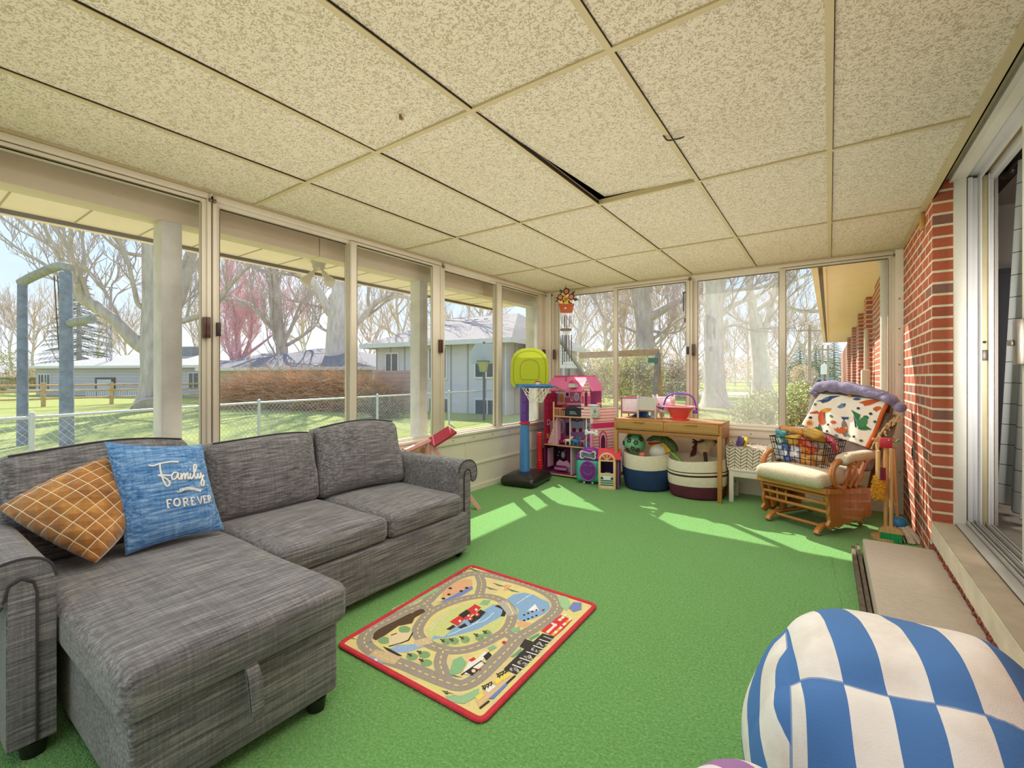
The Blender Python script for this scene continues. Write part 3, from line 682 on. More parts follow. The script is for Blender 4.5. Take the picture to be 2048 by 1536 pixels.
Z1 = zoomed(3.657, 660, 1110); Z2 = zoomed(7.68, 960, 1220); Z3 = zoomed(5.69, 840, 1140)
def W(p, Zf=Z1): q = atZ(*Zf(*p), .009); return V((q.x, q.y, 0))
def rpoly(pts, col, Zf=Z1, world=False):
    _lay[0] += .00001; z = _lay[0]; P = pts if world else [W(p, Zf) for p in pts]
    rm.add([(p.x, p.y, z) for p in P], [tuple(range(len(P)))], rcol(col))
def rell(c, rx, ry, col, Zf=Z1, n=18, rot=0): rpoly([(c[0]+rx*cos(t)*cos(rot)-ry*sin(t)*sin(rot), c[1]+rx*cos(t)*sin(rot)+ry*sin(t)*cos(rot)) for t in [2*pi*i/n for i in range(n)]], col, Zf)
def rline(pts, w, col, Zf=Z1, closed=False, sm=5, dash=None, world=False):
    _lay[0] += .00001; z = _lay[0]; q = pts if world else [W(p, Zf) for p in pts]
    if sm: q = spline(q, sm, closed)
    if closed: q = q+[q[0]]
    segs = [q]
    if dash:
        segs = []; acc = 0; cur = [q[0]]; on = True
        for i in range(1, len(q)):
            a, b2 = q[i-1], q[i]; L = (b2-a).length; t = 0
            while acc+L-t >= dash[0 if on else 1]:
                t += dash[0 if on else 1]-acc; p = a.lerp(b2, t/L); cur.append(p)
                if on: segs.append(cur)
                cur = [p]; on = not on; acc = 0
            acc += L-t; cur.append(b2)
    for s_ in segs:
        vs = []
        for i, p in enumerate(s_):
            d = (s_[min(i+1, len(s_)-1)]-s_[max(i-1, 0)]); d = V((-d.y, d.x, 0)).normalized()*w/2
            vs += [(p.x+d.x, p.y+d.y, z), (p.x-d.x, p.y-d.y, z)]
        rm.add(vs, [(2*i, 2*i+1, 2*i+3, 2*i+2) for i in range(len(s_)-1)], rcol(col))
GRY, DSH, GRN, SEA, BLU, BRN, RED_, BK, PEA = 'a39a8e', 'f0dc7a', '8fbf8f', '8db4da', '7f8ec8', '5b4532', 'd63a3a', '35322f', 'e6b389'
rpoly([(300, 170), (520, 100), (590, 110), (600, 170), (520, 240), (330, 300), (230, 330)], PEA, Z3)
rpoly([(800, 345), (1040, 225), (1046, 250), (960, 300), (830, 345), (780, 350)], BLU)
rpoly([(1290, 325), (1340, 290), (1420, 275), (1490, 290), (1540, 320), (1600, 345), (1612, 390), (1570, 430), (1480, 470), (1400, 490), (1370, 470), (1380, 400)], SEA)
rpoly([(1300, 260), (1330, 220), (1280, 215), (1270, 260)], PEA); rpoly([(1365, 490), (1400, 480), (1480, 500), (1420, 530), (1370, 525)], PEA)
OUT = [(255, 650), (262, 585), (330, 525), (450, 465), (570, 405), (690, 355), (770, 280), (860, 205), (960, 155), (1070, 135), (1220, 160), (1400, 205), (1550, 260), (1640, 320), (1665, 380), (1620, 445), (1520, 520), (1380, 605), (1300, 690), (1200, 790), (1080, 900), (960, 955), (840, 925), (700, 870), (560, 810), (430, 765), (320, 710)]
INN = [(650, 520), (720, 430), (840, 365), (980, 320), (1120, 300), (1240, 325), (1320, 390), (1330, 460), (1290, 545), (1180, 620), (1040, 680), (900, 700), (780, 675), (690, 630), (645, 580)]
rpoly([(700, 560), (760, 470), (870, 400), (1000, 355), (1130, 335), (1240, 370), (1280, 440), (1240, 530), (1130, 600), (1000, 650), (880, 665), (760, 640)], 'd2d98e')
rpoly([(830, 600), (900, 540), (980, 480), (1080, 430), (1200, 360), (1260, 385), (1275, 440), (1180, 490), (1080, 545), (960, 580), (860, 605), (740, 620), (760, 590)], SEA)
rpoly([(1120, 330), (1180, 330), (1150, 370), (1090, 365)], GRN); rpoly([(420, 690), (500, 660), (640, 650), (700, 670), (560, 715), (450, 710)], '9ebbe0')
for k in range(3): rline([(860+90*k, 585-40*k), (930+100*k, 560-40*k), (1000+100*k, 520-50*k)], .004, 'e8f0f8')
rline([(1215, 370), (1275, 400), (1262, 450)], .02, BK)
rpoly([(310, 610), (325, 560), (400, 500), (480, 440), (600, 425), (650, 395), (690, 395), (700, 415), (620, 460), (600, 500), (500, 520), (400, 590), (335, 625)], BRN)
for P, w in ((OUT, .062), (INN, .052)): rline(P, w, GRY, closed=True)
CON = ([(1090, 150), (1110, 215), (1085, 310)], [(690, 350), (740, 410)], [(1280, 560), (1360, 615)], [(830, 700), (805, 790), (850, 910)])
for P in CON: rline(P, .052, GRY)
rline([(625, 650), (740, 620)], .05, 'd8c3a0', sm=0); rline([(300, 720), (500, 770)], .058, 'd5bd98', sm=0); rline([(1260, 340), (1345, 440)], .052, 'b9b6b2', sm=0)
for P in (OUT, INN): rline(P, .0055, DSH, closed=True, dash=(.018, .016))
for P in CON: rline(P, .0055, DSH, dash=(.018, .016))
rline([(1300, 350), (1340, 430)], .006, 'f2e27a', sm=0)
for c in ((395, 625), (545, 545), (600, 745), (690, 730), (705, 790), (905, 1050), (850, 635), (910, 630), (990, 620), (1095, 605), (1150, 575)): rell(c, 44 if c[0] < 800 else 34, 26, '86ad7c')
for c in ((585, 735), (655, 715), (670, 775), (850, 1010), (825, 630), (890, 625), (965, 610), (1070, 590), (1135, 568)): rline([(c[0]-18, c[1]-14), (c[0]+14, c[1]+8)], .008, BRN, sm=0); rline([(c[0]+8, c[1]-14), (c[0]-4, c[1]+8)], .007, BRN, sm=0)
for c in ((930, 632), (1005, 625), (1110, 608), (860, 640), (1160, 575), (1090, 615)): rell(c, 5, 4, RED_, n=8)
for (a, b2) in ((860, 1000), (920, 880), (1240, 215), (1180, 240), (1340, 255), (150, 600), (1060, 105)): rpoly([(a-50, b2-12), (a+50, b2+18), (a-10, b2+12)], '5b8a6c')
for i in range(9): rell((480+40*i*.9, 400-30*i*.6), 30, 16, '9cc48f')
rpoly([(870, 870), (900, 770), (960, 740), (1000, 790), (960, 860), (900, 880)], GRN); rpoly([(1150, 680), (1200, 660), (1220, 680), (1170, 705)], GRN); rpoly([(1320, 540), (1390, 525), (1390, 555), (1330, 570)], GRN); rpoly([(1450, 610), (1530, 570), (1530, 590), (1470, 625)], '6fa882'); rpoly([(1320, 745), (1400, 680), (1400, 710), (1340, 750)], '6fa882')
rpoly([(840, 1030), (960, 1030), (1090, 975), (1090, 1030), (980, 1090), (880, 1075)], '9fc79a'); rpoly([(1100, 1010), (1300, 880), (1350, 890), (1090, 1110), (1060, 1060)], 'e2c396')
rpoly([(1745, 390), (1780, 345), (1840, 350), (1840, 400), (1780, 420)], BLU); rpoly([(1660, 300), (1740, 300), (1760, 370), (1730, 410), (1690, 380)], 'a9cf9c')
# red barns by the water, dock, boat
for (x, y) in ((0, 0), (62, -42), (122, -84)): rpoly([(875+x, 490+y), (945+x*.95, 445+y), (985+x, 470+y), (935+x*.95, 520+y)], RED_); rell((950+x*.98, 505+y-20), 12, 11, 'f4ece4', n=4)
rpoly([(940, 440), (1000, 400), (1030, 425), (975, 465)], BK); rpoly([(1010, 480), (1100, 400), (1140, 420), (1090, 470), (1030, 505)], BK); rpoly([(935, 530), (985, 500), (1005, 520), (960, 540)], BK); rpoly([(850, 545), (900, 512), (920, 525), (880, 550)], BK)
for c in ((1025, 468), (1075, 437)): rell(c, 20, 14, RED_, n=8); rell(c, 9, 7, 'f4ece4', n=4)
for (a, b2) in (((720, 550), (760, 490)), ((760, 490), (870, 415)), ((735, 555), (775, 500)), ((775, 500), (880, 430))): rline([a, b2], .004, 'eeeadc', sm=0)
rpoly([(1445, 410), (1500, 360), (1530, 410)], 'f6f6f4'); rpoly([(1545, 405), (1570, 395), (1565, 415)], 'a8323a')
for i in range(4): rline([(1365+22*i, 350-16*i+10), (1420+22*i, 320-12*i)], .004, 'f2f5f8', sm=0)
for i in range(8): rell((1420+30*(i % 4), 480-12*(i % 4)+(0 if i < 4 else -40)), 9, 6, BK, n=6)
for (a, b2) in ((830, 320), (870, 290), (960, 265), (1000, 242), (880, 245)): rell((a, b2), 14, 7, BK, n=8)
rpoly([(430, 600), (470, 570), (610, 570), (570, 620), (500, 660), (430, 670)], 'e8d8b0'); rline([(430, 670), (520, 645), (575, 625), (605, 570)], .006, BK, sm=0); rpoly([(385, 670), (440, 690), (530, 740), (500, 740), (420, 700)], BK); rline([(445, 590), (490, 575)], .008, BRN, sm=0)
rpoly([(990, 830), (1020, 780), (1080, 760), (1130, 705), (1160, 725), (1100, 790), (1130, 800), (1060, 860), (1020, 880), (970, 870)], 'f2efe8'); rpoly([(1015, 770), (1050, 750), (1070, 765), (1035, 785)], RED_); rpoly([(1120, 745), (1160, 710), (1185, 735), (1145, 775)], BK); rpoly([(990, 860), (1040, 825), (1090, 840), (1040, 885)], BK); rline([(960, 880), (1110, 775), (1135, 800)], .006, BK, sm=0); rell((1050, 850), 16, 14, 'f4dcb0', n=8); rell((1095, 840), 12, 9, 'c8502e', n=8)
rell((370, 502), 32, 22, 'd23a34', Z2)
# shop, parking strip with numbers, small houses, footbridge
rpoly([(935, 325), (1090, 200), (1240, 80), (1330, 120), (1420, 150), (1290, 290), (1150, 410)], 'dd3c36', Z2)
for i in range(4):
    rpoly([(1010+38*i, 345-33*i), (1045+38*i, 310-33*i), (1085+34*i, 325-33*i), (1050+34*i, 365-33*i)], 'f4ead8', Z2); rpoly([(1090+38*i, 390-33*i), (1120+38*i, 350-33*i), (1165+36*i, 372-33*i), (1130+36*i, 405-33*i)], 'f4ead8' if i % 2 else 'f0b24a', Z2)
for i in range(3): rpoly([(1190+45*i, 160-36*i), (1225+45*i, 130-36*i), (1265+40*i, 150-34*i), (1230+40*i, 180-34*i)], 'f4ead8', Z2); rpoly([(1260+45*i, 235-40*i), (1295+45*i, 195-38*i), (1335+40*i, 215-36*i), (1295+40*i, 250-36*i)], 'f0b24a' if i % 2 else 'f4ead8', Z2)
rpoly([(1085, 205), (1120, 200), (1190, 245), (1150, 265)], 'e8eef0', Z2)
rpoly([(365, 910), (560, 995), (830, 740), (1145, 415), (960, 365), (815, 495), (680, 600)], '3a3836', Z2); rpoly([(605, 565), (690, 450), (815, 490), (690, 600)], '3a3836', Z2)
for (a, b2) in (((910, 455), (1065, 505)), ((815, 550), (975, 605)), ((710, 645), (880, 700)), ((610, 740), (780, 798)), ((495, 845), (665, 910))): rline([a, b2], .006, 'f2efe8', Z2, sm=0)
for ch, (a, b2) in zip('123456', ((1030, 432), (940, 535), (845, 622), (740, 728), (640, 825), (525, 925))):
    vs, fs = text_polys(ch, .058); c = W((a, b2), Z2); _lay[0] += .00001
    rm.add([(c.x+p.y*1.0, c.y-p.x*1.0, _lay[0]) for p in vs], fs, rcol('f4f1ea'))
    rm.add([(c.x+p.y+.002, c.y-p.x+.002, _lay[0]) for p in vs], fs, rcol('f4f1ea'))
for (a, b2) in ((1225, 920), (1275, 890), (1090, 1040)): rpoly([(a-30, b2), (a+20, b2-30), (a+40, b2-5), (a-5, b2+30)], 'f2e06a')
rpoly([(1125, 990), (1180, 940), (1215, 965), (1160, 1010)], 'f2efea')
for (a, b2) in ((1155, 965), (1262, 875)):
    for d_ in (-22, 0, 22): rline([(a+d_, b2-d_*.7+14), (a+d_+6, b2-d_*.7-16)], .004, BK, sm=0)
    rline([(a-40, b2+20), (a+40, b2-22)], .004, BK, sm=0); rline([(a-44, b2-6), (a-20, b2+22)], .004, BK, sm=0); rline([(a-36, b2), (a+30, b2-36)], .004, BK, sm=0)
rpoly([(1160, 1055), (1285, 940), (1300, 950), (1195, 1055)], '6f8ed6'); rline([(1095, 1125), (1165, 1070)], .008, BK, sm=0); rline([(1290, 945), (1355, 885)], .008, BK, sm=0)
rline([(285, 745), (380, 800)], .02, '8fb4cc', sm=0); rline([(325, 765), (340, 780)], .014, 'f2efe8', sm=0)
vs, fs = text_polys('Melissa & Doug', .026, .3); c0 = W((905, 158)); c1 = W((1045, 92)); c = (c0+c1)/2; dx = (c1-c0).normalized(); dy = V((-dx.y, dx.x, 0)); _lay[0] += .00001
rm.add([(c+dx*p.x+dy*p.y+V((0, 0, _lay[0]))) for p in vs], fs, rcol(BK))
rm.build('rug_field', RUGM, rg, world=True, smooth=False)
rb = MB(); q = []
for i in range(4):
    p0, p1, p2 = rc[i-1], rc[i], rc[(i+1) % 4]; a = (p0-p1).normalized(); b2 = (p2-p1).normalized(); r = .03
    for k in range(5): t = k/4; q.append(V(((p1+a*r*(1-t)**2+b2*r*t*t).x, (p1+a*r*(1-t)**2+b2*r*t*t).y, .008)))
rb.tube(q, .0125, 8, closed=True, sq=(.62, 1)); rb.build('binding', M('cc3340', .85, var=.12, vs=30, bump=.3, bs=200), rg, world=True)
# ================================================================ bean bags
def bag_mat(colr, white, ang, per):
    m, nt, b = newmat('striped_canvas'); tc = nt.new('ShaderNodeTexCoord'); sp = nt.new('ShaderNodeSeparateXYZ')
    wob = nt.new('ShaderNodeTexNoise'); wob.inputs['Scale'].default_value = 3; nt.link(tc.outputs['Object'], wob.inputs['Vector'])
    nt.link(tc.outputs['Object'], sp.inputs[0]); x, y, z = sp.outputs
    A = lambda *a: nt.math('ADD', *a); Mu = lambda *a: nt.math('MULTIPLY', *a)
    u = A(A(Mu(x, cos(ang)), Mu(y, sin(ang))), Mu(wob.outputs['Fac'], .03))
    seam1 = A(A(y, Mu(Mu(x, x), -.6)), .22)                    # front seam: seam1 < .02 is the front panel
    front = nt.math('LESS_THAN', seam1, .02)
    seam2 = A(A(x, .245), Mu(y, .10))             # left panel
    left = nt.math('LESS_THAN', seam2, 0)
    st = lambda e: nt.math('LESS_THAN', nt.math('FRACT', Mu(e, 1/per)), .5)
    s_main = st(A(u, Mu(front, per/2))); s_left = st(A(A(Mu(z, .8), Mu(y, -.65)), Mu(wob.outputs['Fac'], .05)))
    f = A(Mu(s_main, nt.math('SUBTRACT', 1, left)), Mu(s_left, left))
    n = nt.noise(tc.outputs['Object'], 6, 4, .6); n2 = nt.noise(tc.outputs['Object'], 300, 2, .5)
    w = nt.mix(nt.ramp(n, [(.45, (0, 0, 0, 1)), (.75, (1, 1, 1, 1))]), white, 'e2d9cb'); c = nt.mix(n, colr, colr)
    col = nt.mix(f, w, c)
    d1 = nt.math('ABSOLUTE', nt.math('SUBTRACT', seam1, .02)); d2 = nt.math('ABSOLUTE', seam2)
    line = nt.math('MAXIMUM', nt.math('MULTIPLY', nt.math('LESS_THAN', d1, .003), nt.math('SUBTRACT', 1, left)), nt.math('LESS_THAN', d2, .003))
    col = nt.mix(Mu(line, .75), col, colr); nt.link(col, b.inputs['Base Color']); b.inputs['Roughness'].default_value = .8
    dd = nt.math('MINIMUM', nt.math('MINIMUM', d1, d2), .02); nt.link(nt.bump(A(Mu(dd, 20), Mu(n2, .12)), .5, .012), b.inputs['Normal'])
    return m
def beanbag(label, loc, rx, ry, h, mat, seed):
    o = thing('bean_bag', label, 'bean bag', loc); prof = [(0, 0), (.5, 0), (.82, .03), (.95, .14), (1, .32), (.97, .5), (.86, .68), (.68, .84), (.44, .95), (.2, .99), (0, 1)]
    pr = spline([V((a, b2, 0)) for a, b2 in prof], 6); N = 96; vs = []; fs = []
    for p in pr:
        for k in range(N):
            t = 2*pi*k/N; x, y, z = p.x*rx*cos(t), p.x*ry*sin(t), p.y*h
            nz = noise.noise(V((x*3.2+seed, y*3.2, z*3))); n2 = noise.noise(V((x*8+seed, y*8, z*6+3))); f = 1+.09*nz*(p.x > .2)+.05*n2*(z > .02)
            sm = y-.6*x*x+.20; dent = .018*math.exp(-(sm/.025)**2)*(z/h)**2
            s2 = x+.245+.1*y; dent += .014*math.exp(-(s2/.025)**2)*(z/h)
            vs.append((x*f, y*f, max(0, z*(1+.10*noise.noise(V((x*3, y*3+seed, 5)))*(z > .1))-dent)))
    for i in range(len(pr)-1):
        for k in range(N): fs.append((i*N+k, i*N+(k+1) % N, (i+1)*N+(k+1) % N, (i+1)*N+k))
    b2 = MB(); b2.add(vs, fs); b2.build('cover', mat, o, angle=80); return o
bb = beanbag('blue and white striped bean bag sagging beside the concrete step', (.15, 1.43, 0), .345, .385, .545, bag_mat('4d7fc0', 'f6f3ee', radians(10), .146), 4.0)
k = MB(); k.tube([V((-.01+.012*cos(t), -.205+.004, .462+.012*sin(t))) for t in [2*pi*i/10 for i in range(10)]], .0025, 6, closed=True); k.build('zip_pull', M('b8a67a', .3, metal=.8), bb)
beanbag('lavender and white striped bean bag at bottom edge before blue one', (-.10, .845, 0), .19, .20, .47, bag_mat('a678b4', 'efe6ea', radians(60), .12), 9.0)
# ================================================================ toddler basketball hoop
def plastic(c, r=.35): return M(c, r, var=.03, vs=8, coat=.15)
q = V((-2.70, 4.10, 0)); o = thing('toddler_basketball_hoop', 'toddler basketball hoop with lime backboard on black base in corner', 'basketball hoop', tuple(q), radians(8))
b = MB(); b.rbox((.01, .03, .052), (.40, .52, .104), .05, n=6, seg=5, fn=lambda p: (p[0]*(1-.0*p[2]), p[1], p[2]+(.035*max(0, 1-(p[0]/.2)**2)*max(0, 1-(p[1]/.26)**2) if p[2] > 0 else 0))); b.build('base', M('242220', .3, coat=.2), o)
b = MB()
def hexp(mb, z0, z1, r0, r1, n=6, mi=None, rot=.3):
    mb.lathe([(r0, z0), (r1, z1)], n=n, a0=rot, a1=rot+2*pi, mi=mi)
hexp(b, .12, .155, .060, .060, 20); hexp(b, .15, .64, .054, .049, 8); b.build('lower_pole', plastic('4a86cc'), o)
b = MB(); b.lathe([(.044, .635), (.058, .64), (.058, .665), (.044, .67)], n=20); b.build('collar', plastic('d0262f'), o)
b = MB(); b.rbox((0, 0, .94), (.075, .085, .58), .012, n=2); b.build('upper_pole', plastic('6a3da0'), o)
k = MB()
for z in (.76, .87, .98, 1.09): k.box(.0, .036, -.044, -.041, z, z+.012)
k.box(-.004, -.002, -.0435, -.041, .66, 1.2); k.build('height_notches', plastic('3d2160'), o)
Tb = TR((.085, -.055, 1.245), rz=radians(27)) @ Matrix.Rotation(pi/2, 4, 'X')
def dshape(w, h, n=10):
    pts = [(-w*.42, -h/2), (w*.42, -h/2)]; pts += [(w*.5-.03+.03*cos(t), -h/2+.05+.05*sin(t)) for t in (-.8, 0)]
    pts += [(w*.5*cos(t)**.8 if cos(t) > 0 else -w*.5*(-cos(t))**.8, h*.02+h*.48*sin(t)**.8) for t in [pi*i/n for i in range(n+1)]]
    pts += [(-w*.5, -h/2+.05)]; return pts
LIME = plastic('b5c21f'); b = MB(); b.prism(dshape(.40, .42), Tb, .03, 0); bo = fixn(b.build('backboard', LIME, o)); bv = bo.modifiers.new('b', 'BEVEL'); bv.width = .008; bv.segments = 3
k = MB()
for (w, h, dz) in ((.20, .21, -.02), (.34, .36, -.005)):
    pts = [Tb @ V((x, y+dz, .0315)) for x, y in dshape(w, h, 14)]; k.tube(pts, .0035, 5, closed=True)
k.build('backboard_groove', plastic('8e9a12'), bo)
k = MB(); k.prism([(.085+.036*cos(t), -.165+.024*sin(t)) for t in [2*pi*i/20 for i in range(20)]], Tb @ Matrix.Translation((0, 0, .03)), .003, 0); k.prism([(.085+.030*cos(t), -.165+.012*sin(t)) for t in [2*pi*i/20 for i in range(20)]], Tb @ Matrix.Translation((0, 0, .03)), .004, 1)
vs, fs = text_polys('little tikes', .013); k.add([Tb @ V((p.x+.085, p.y-.165, .0345)) for p in vs], fs, 2); k.build('logo_badge', [plastic('a01a26'), plastic('f2efe9'), plastic('7a1420')], bo, smooth=False)
hc = Tb @ V((.06, -.19, .19)); k = MB(); k.tube([hc+V((.165*cos(t), .165*sin(t), 0)) for t in [2*pi*i/28 for i in range(28)]], .017, 8, closed=True); k.bar(Tb @ V((-.14, -.19, .02)), Tb @ V((-.06, -.19, .09)), .03, .035); k.bar(Tb @ V((.14, -.19, .02)), Tb @ V((.15, -.19, .09)), .03, .035); k.build('rim', plastic('2f6fae'), o)
k = MB(); nn = 14
for i in range(nn):
    for sg in (1, -1):
        pts = []
        for j in range(6): t = 2*pi*(i+sg*j*.5)/nn; r = .15-.018*j; pts.append(hc+V((r*cos(t), r*sin(t), -.01-.032*j)))
        k.tube(pts, .0028, 4, caps=False)
k.build('net', M('ece7da', .9), o)
# red toy bat stand beside it
p = atZ(1078, 950, 0); o = thing('toy_pole_stand', 'red ribbed toy pole on blue base beside the dollhouse', 'toy', (p.x+.02, p.y-.02, 0))
b = MB(); pr = [(0, 0.03), (.038, .03)]
for i in range(5): pr += [(.036, .05+.028*i), (.040, .056+.028*i), (.040, .068+.028*i), (.036, .074+.028*i)]
pr += [(.034, .2), (.031, .36)]
for i in range(5): pr += [(.030, .38+.02*i), (.032, .384+.02*i), (.032, .392+.02*i), (.030, .396+.02*i)]
pr += [(.028, .5), (0, .5)]; b.lathe(pr, n=20); b.build('pole', plastic('d3202a'), o)
b = MB(); b.rbox((0, 0, .018), (.30, .07, .036), .012, n=2); b.rbox((0, 0, .018), (.07, .17, .036), .012, n=2); b.build('base', plastic('1f56b4'), o)
# ================================================================ dollhouse
ZH = zoomed(5.91, 1060, 730)
HF, HB = 4.60, 4.90                                     # front and back planes
def hp(a, b2, y): return atY(*ZH(a, b2), y)
PINKS = {k: M(c, .6) for k, c in dict(mag='8e1a52', pink='cf5f94', pale='ecb8d0', hot='d4326f', plum='541c44', wht='f4eef0', gold='d9a85a', dark='2a1a26', lil='b48ac8', gry='a9a6b0', sky='b8c8e4', red='c42848').items()}
PK = list(PINKS); PM = [PINKS[k] for k in PK]; pi_ = {k: i for i, k in enumerate(PK)}
MDF = wood('d9b070', 'e6c48c', axis='X'); 
x0, x1 = -2.745, -2.165
o = thing('dollhouse', 'tall pink wooden dollhouse with open front standing in the corner', 'dollhouse', (-2.45, 4.75, 0))
Zs = (.03, .365, .70, 1.0)
b = MB(); b.box(x0, x1, HB, HB+.012, 0, 1.03, 0); b.build('back_panel', M('b0508a', .6), o, True, smooth=False)
b = MB(); b.box(x0-.012, x0, HF, HB, 0, .95, 0); b.build('side_panel', PINKS['mag'], o, True, smooth=False)
for z, xa in ((Zs[0], x0), (Zs[1], x0), (Zs[2], x0+.12)): b = MB(); b.box(xa, x1, HF-.01, HB, z-.012, z, 0); b.box(xa, x1, HF+.002, HB, z, z+.0015, 1); b.build('floor_board', [MDF, M('7d2a55' if z > .2 else '8a3a6a', .5)], o, True, smooth=False)
for q_, mm in (((x0+.115, x0+.13, HF-.008, HF+.006, Zs[1], .86), MDF), ((x0+.30, x0+.31, HF+.05, HF+.06, Zs[1], Zs[2]), PINKS['wht']), ((x0+.33, x0+.338, HF+.02, HB, Zs[0], Zs[1]-.012), PINKS['wht']), ((x1-.05, x1-.04, HF+.0, HF+.01, Zs[1], Zs[2]-.012), PINKS['wht'])): MB().box(*q_).build('post', mm, o, True, smooth=False)
b = MB()
for i in range(7): xx = x0+.128+.021*i; b.box(xx, xx+.006, HF, HF+.006, Zs[2], Zs[2]+.085)
b.box(x0+.128, x0+.27, HF, HF+.007, Zs[2]+.085, Zs[2]+.093); b.build('railing', MDF, o, True, smooth=False)
b = MB()
for i in range(9): b.box(x0+.035+.0135*i, x0+.05+.0135*i, HF+.015, HF+.10, Zs[1], Zs[1]+.035*(i+1))
b.build('staircase', PINKS['pale'], o, True, smooth=False)
# printed interior walls
pr = MB(); _z = [0]
def wp_(pts, col, y=HB): _z[0] += .0002; pr.add([V((p.x, y-.001-_z[0], p.z)) for p in [hp(a, b2, HB) for a, b2 in pts]], [tuple(range(len(pts)))], pi_[col])
def wr(a0, b0, a1, b1, col): wp_([(a0, b0), (a0, b1), (a1, b1), (a1, b0)], col)
def wel(a, b2, ra, rb, col, n=14): wp_([(a+ra*cos(t), b2-rb*sin(t)) for t in [2*pi*i/n for i in range(n)]], col)
wr(250, 290, 690, 610, 'pink'); wr(250, 290, 300, 610, 'mag'); wr(305, 320, 410, 450, 'wht'); wr(325, 330, 350, 430, 'sky'); wr(355, 335, 400, 440, 'gold'); wr(415, 315, 470, 380, 'wht'); wr(425, 325, 460, 370, 'plum'); wel(550, 375, 32, 50, 'wht'); wel(550, 380, 22, 38, 'sky')
for a in (495, 605): wel(a, 400, 16, 28, 'wht'); wel(a, 395, 10, 18, 'pink')
wr(300, 450, 660, 470, 'wht'); wr(330, 470, 410, 600, 'red'); wr(640, 350, 690, 610, 'pale')
wr(250, 640, 830, 960, 'lil'); wr(250, 640, 330, 960, 'mag'); wel(372, 720, 34, 85, 'wht'); wel(372, 725, 24, 70, 'gry'); wr(425, 680, 475, 830, 'plum'); wr(480, 650, 645, 790, 'wht'); wr(490, 665, 635, 770, 'sky'); wp_([(480, 665), (510, 640), (560, 655), (610, 640), (645, 665), (600, 660), (560, 672), (520, 660)], 'plum'); wr(500, 745, 545, 790, 'mag'); wr(580, 745, 620, 790, 'mag'); wr(655, 650, 760, 760, 'wht'); wr(665, 660, 750, 750, 'gry'); wel(690, 700, 18, 26, 'wht'); wr(780, 650, 830, 760, 'pale'); wr(250, 860, 830, 900, 'pink')
wr(150, 980, 600, 1330, 'plum'); wr(250, 990, 430, 1180, 'dark'); wr(180, 980, 230, 1200, 'pale'); wel(395, 1060, 26, 45, 'lil'); wel(395, 1060, 16, 32, 'wht')
for i in range(4): wp_([(280+11*i, 995), (290+11*i, 995), (286+12*i, 1060), (278+12*i, 1060)], 'wht')
for (a, b2) in ((335, 1065), (350, 1025), (420, 1010)): wel(a, b2, 8, 9, 'sky')
wr(440, 990, 500, 1240, 'mag'); wr(510, 990, 560, 1240, 'lil'); wr(150, 1200, 430, 1330, 'mag')
pr.build('wallpaper', PM, o, True, smooth=False)
# printed left wall
pr = MB(); _z = [0]
def lr(y0, y1, z0, z1, col): _z[0] += .0002; pr.add([(x0+.0005+_z[0], y0, z0), (x0+.0005+_z[0], y1, z0), (x0+.0005+_z[0], y1, z1), (x0+.0005+_z[0], y0, z1)], [(0, 1, 2, 3)], pi_[col])
lr(HF, HB, Zs[1], .94, 'red'); lr(HF, HB, Zs[0], Zs[1], 'plum')
for i in range(3):
    for j in range(2): lr(HF+.03+.085*i, HF+.09+.085*i, .74+.09*j, .81+.09*j, 'mag'); lr(HF+.04+.085*i, HF+.08+.085*i, .75+.09*j, .80+.09*j, 'hot')
lr(HF+.05, HF+.11, .58, .64, 'wht'); lr(HF+.06, HF+.1, .59, .63, 'mag'); lr(HF+.12, HF+.22, .40, .62, 'pale'); lr(HF+.04, HF+.10, .42, .48, 'gold'); lr(HF+.06, HF+.2, .08, .3, 'pale')
pr.build('side_print', PM, o, True, smooth=False)
# lower floor stripes and rug print
pr = MB()
for i in range(6): pr.add([(x0+.345+.035*i, HF, Zs[0]+.003), (x0+.36+.035*i, HF, Zs[0]+.003), (x0+.40+.035*i, HF+.2, Zs[0]+.003), (x0+.385+.035*i, HF+.2, Zs[0]+.003)], [(0, 1, 2, 3)], pi_['wht' if i % 2 else 'dark'])
pr.add([(x0+.12, HF+.02, Zs[0]+.003), (x0+.26, HF+.02, Zs[0]+.003), (x0+.24, HF+.14, Zs[0]+.003), (x0+.14, HF+.14, Zs[0]+.003)], [(0, 1, 2, 3)], pi_['mag']); pr.build('floor_print', PM, o, True, smooth=False)
# tower on the right, turned outwards
TW = [V((x1, HF-.005, 0)), V((x1+.15, HB+.02, 0))]
m, nt, b = newmat('pink_plank_print'); tc = nt.new('ShaderNodeTexCoord'); sp = nt.new('ShaderNodeSeparateXYZ'); nt.link(tc.outputs['Object'], sp.inputs[0])
f = nt.math('FRACT', nt.math('MULTIPLY', sp.outputs[2], 1/.034)); nt.link(nt.mix(nt.math('LESS_THAN', f, .22), 'f2d6cc', 'd8456c'), b.inputs['Base Color']); b.inputs['Roughness'].default_value = .6; PLK = m
td = (TW[1]-TW[0]); tl = td.length; td.normalize(); tn = V((td.y, -td.x, 0)); Tt = frame(TW[0], td, (0, 0, 1))
b = MB(); b.prism([(0, 0), (tl, 0), (tl, .80), (0, .80)], Tt, .012, 0); to = b.build('tower_wall', PLK, o, True, smooth=False)
pr = MB(); Tq = Tt @ Matrix.Translation((0, 0, .0125))
def tp(pts, col, k=0): pr.add([Tq @ V((x, y, .0004*k)) for x, y in pts], [tuple(range(len(pts)))], pi_[col])
tp([(0, .575), (tl, .575), (tl, .635), (0, .635)], 'hot', 1); tp([(0, .10), (tl, .10), (tl, .14), (0, .14)], 'hot', 1)
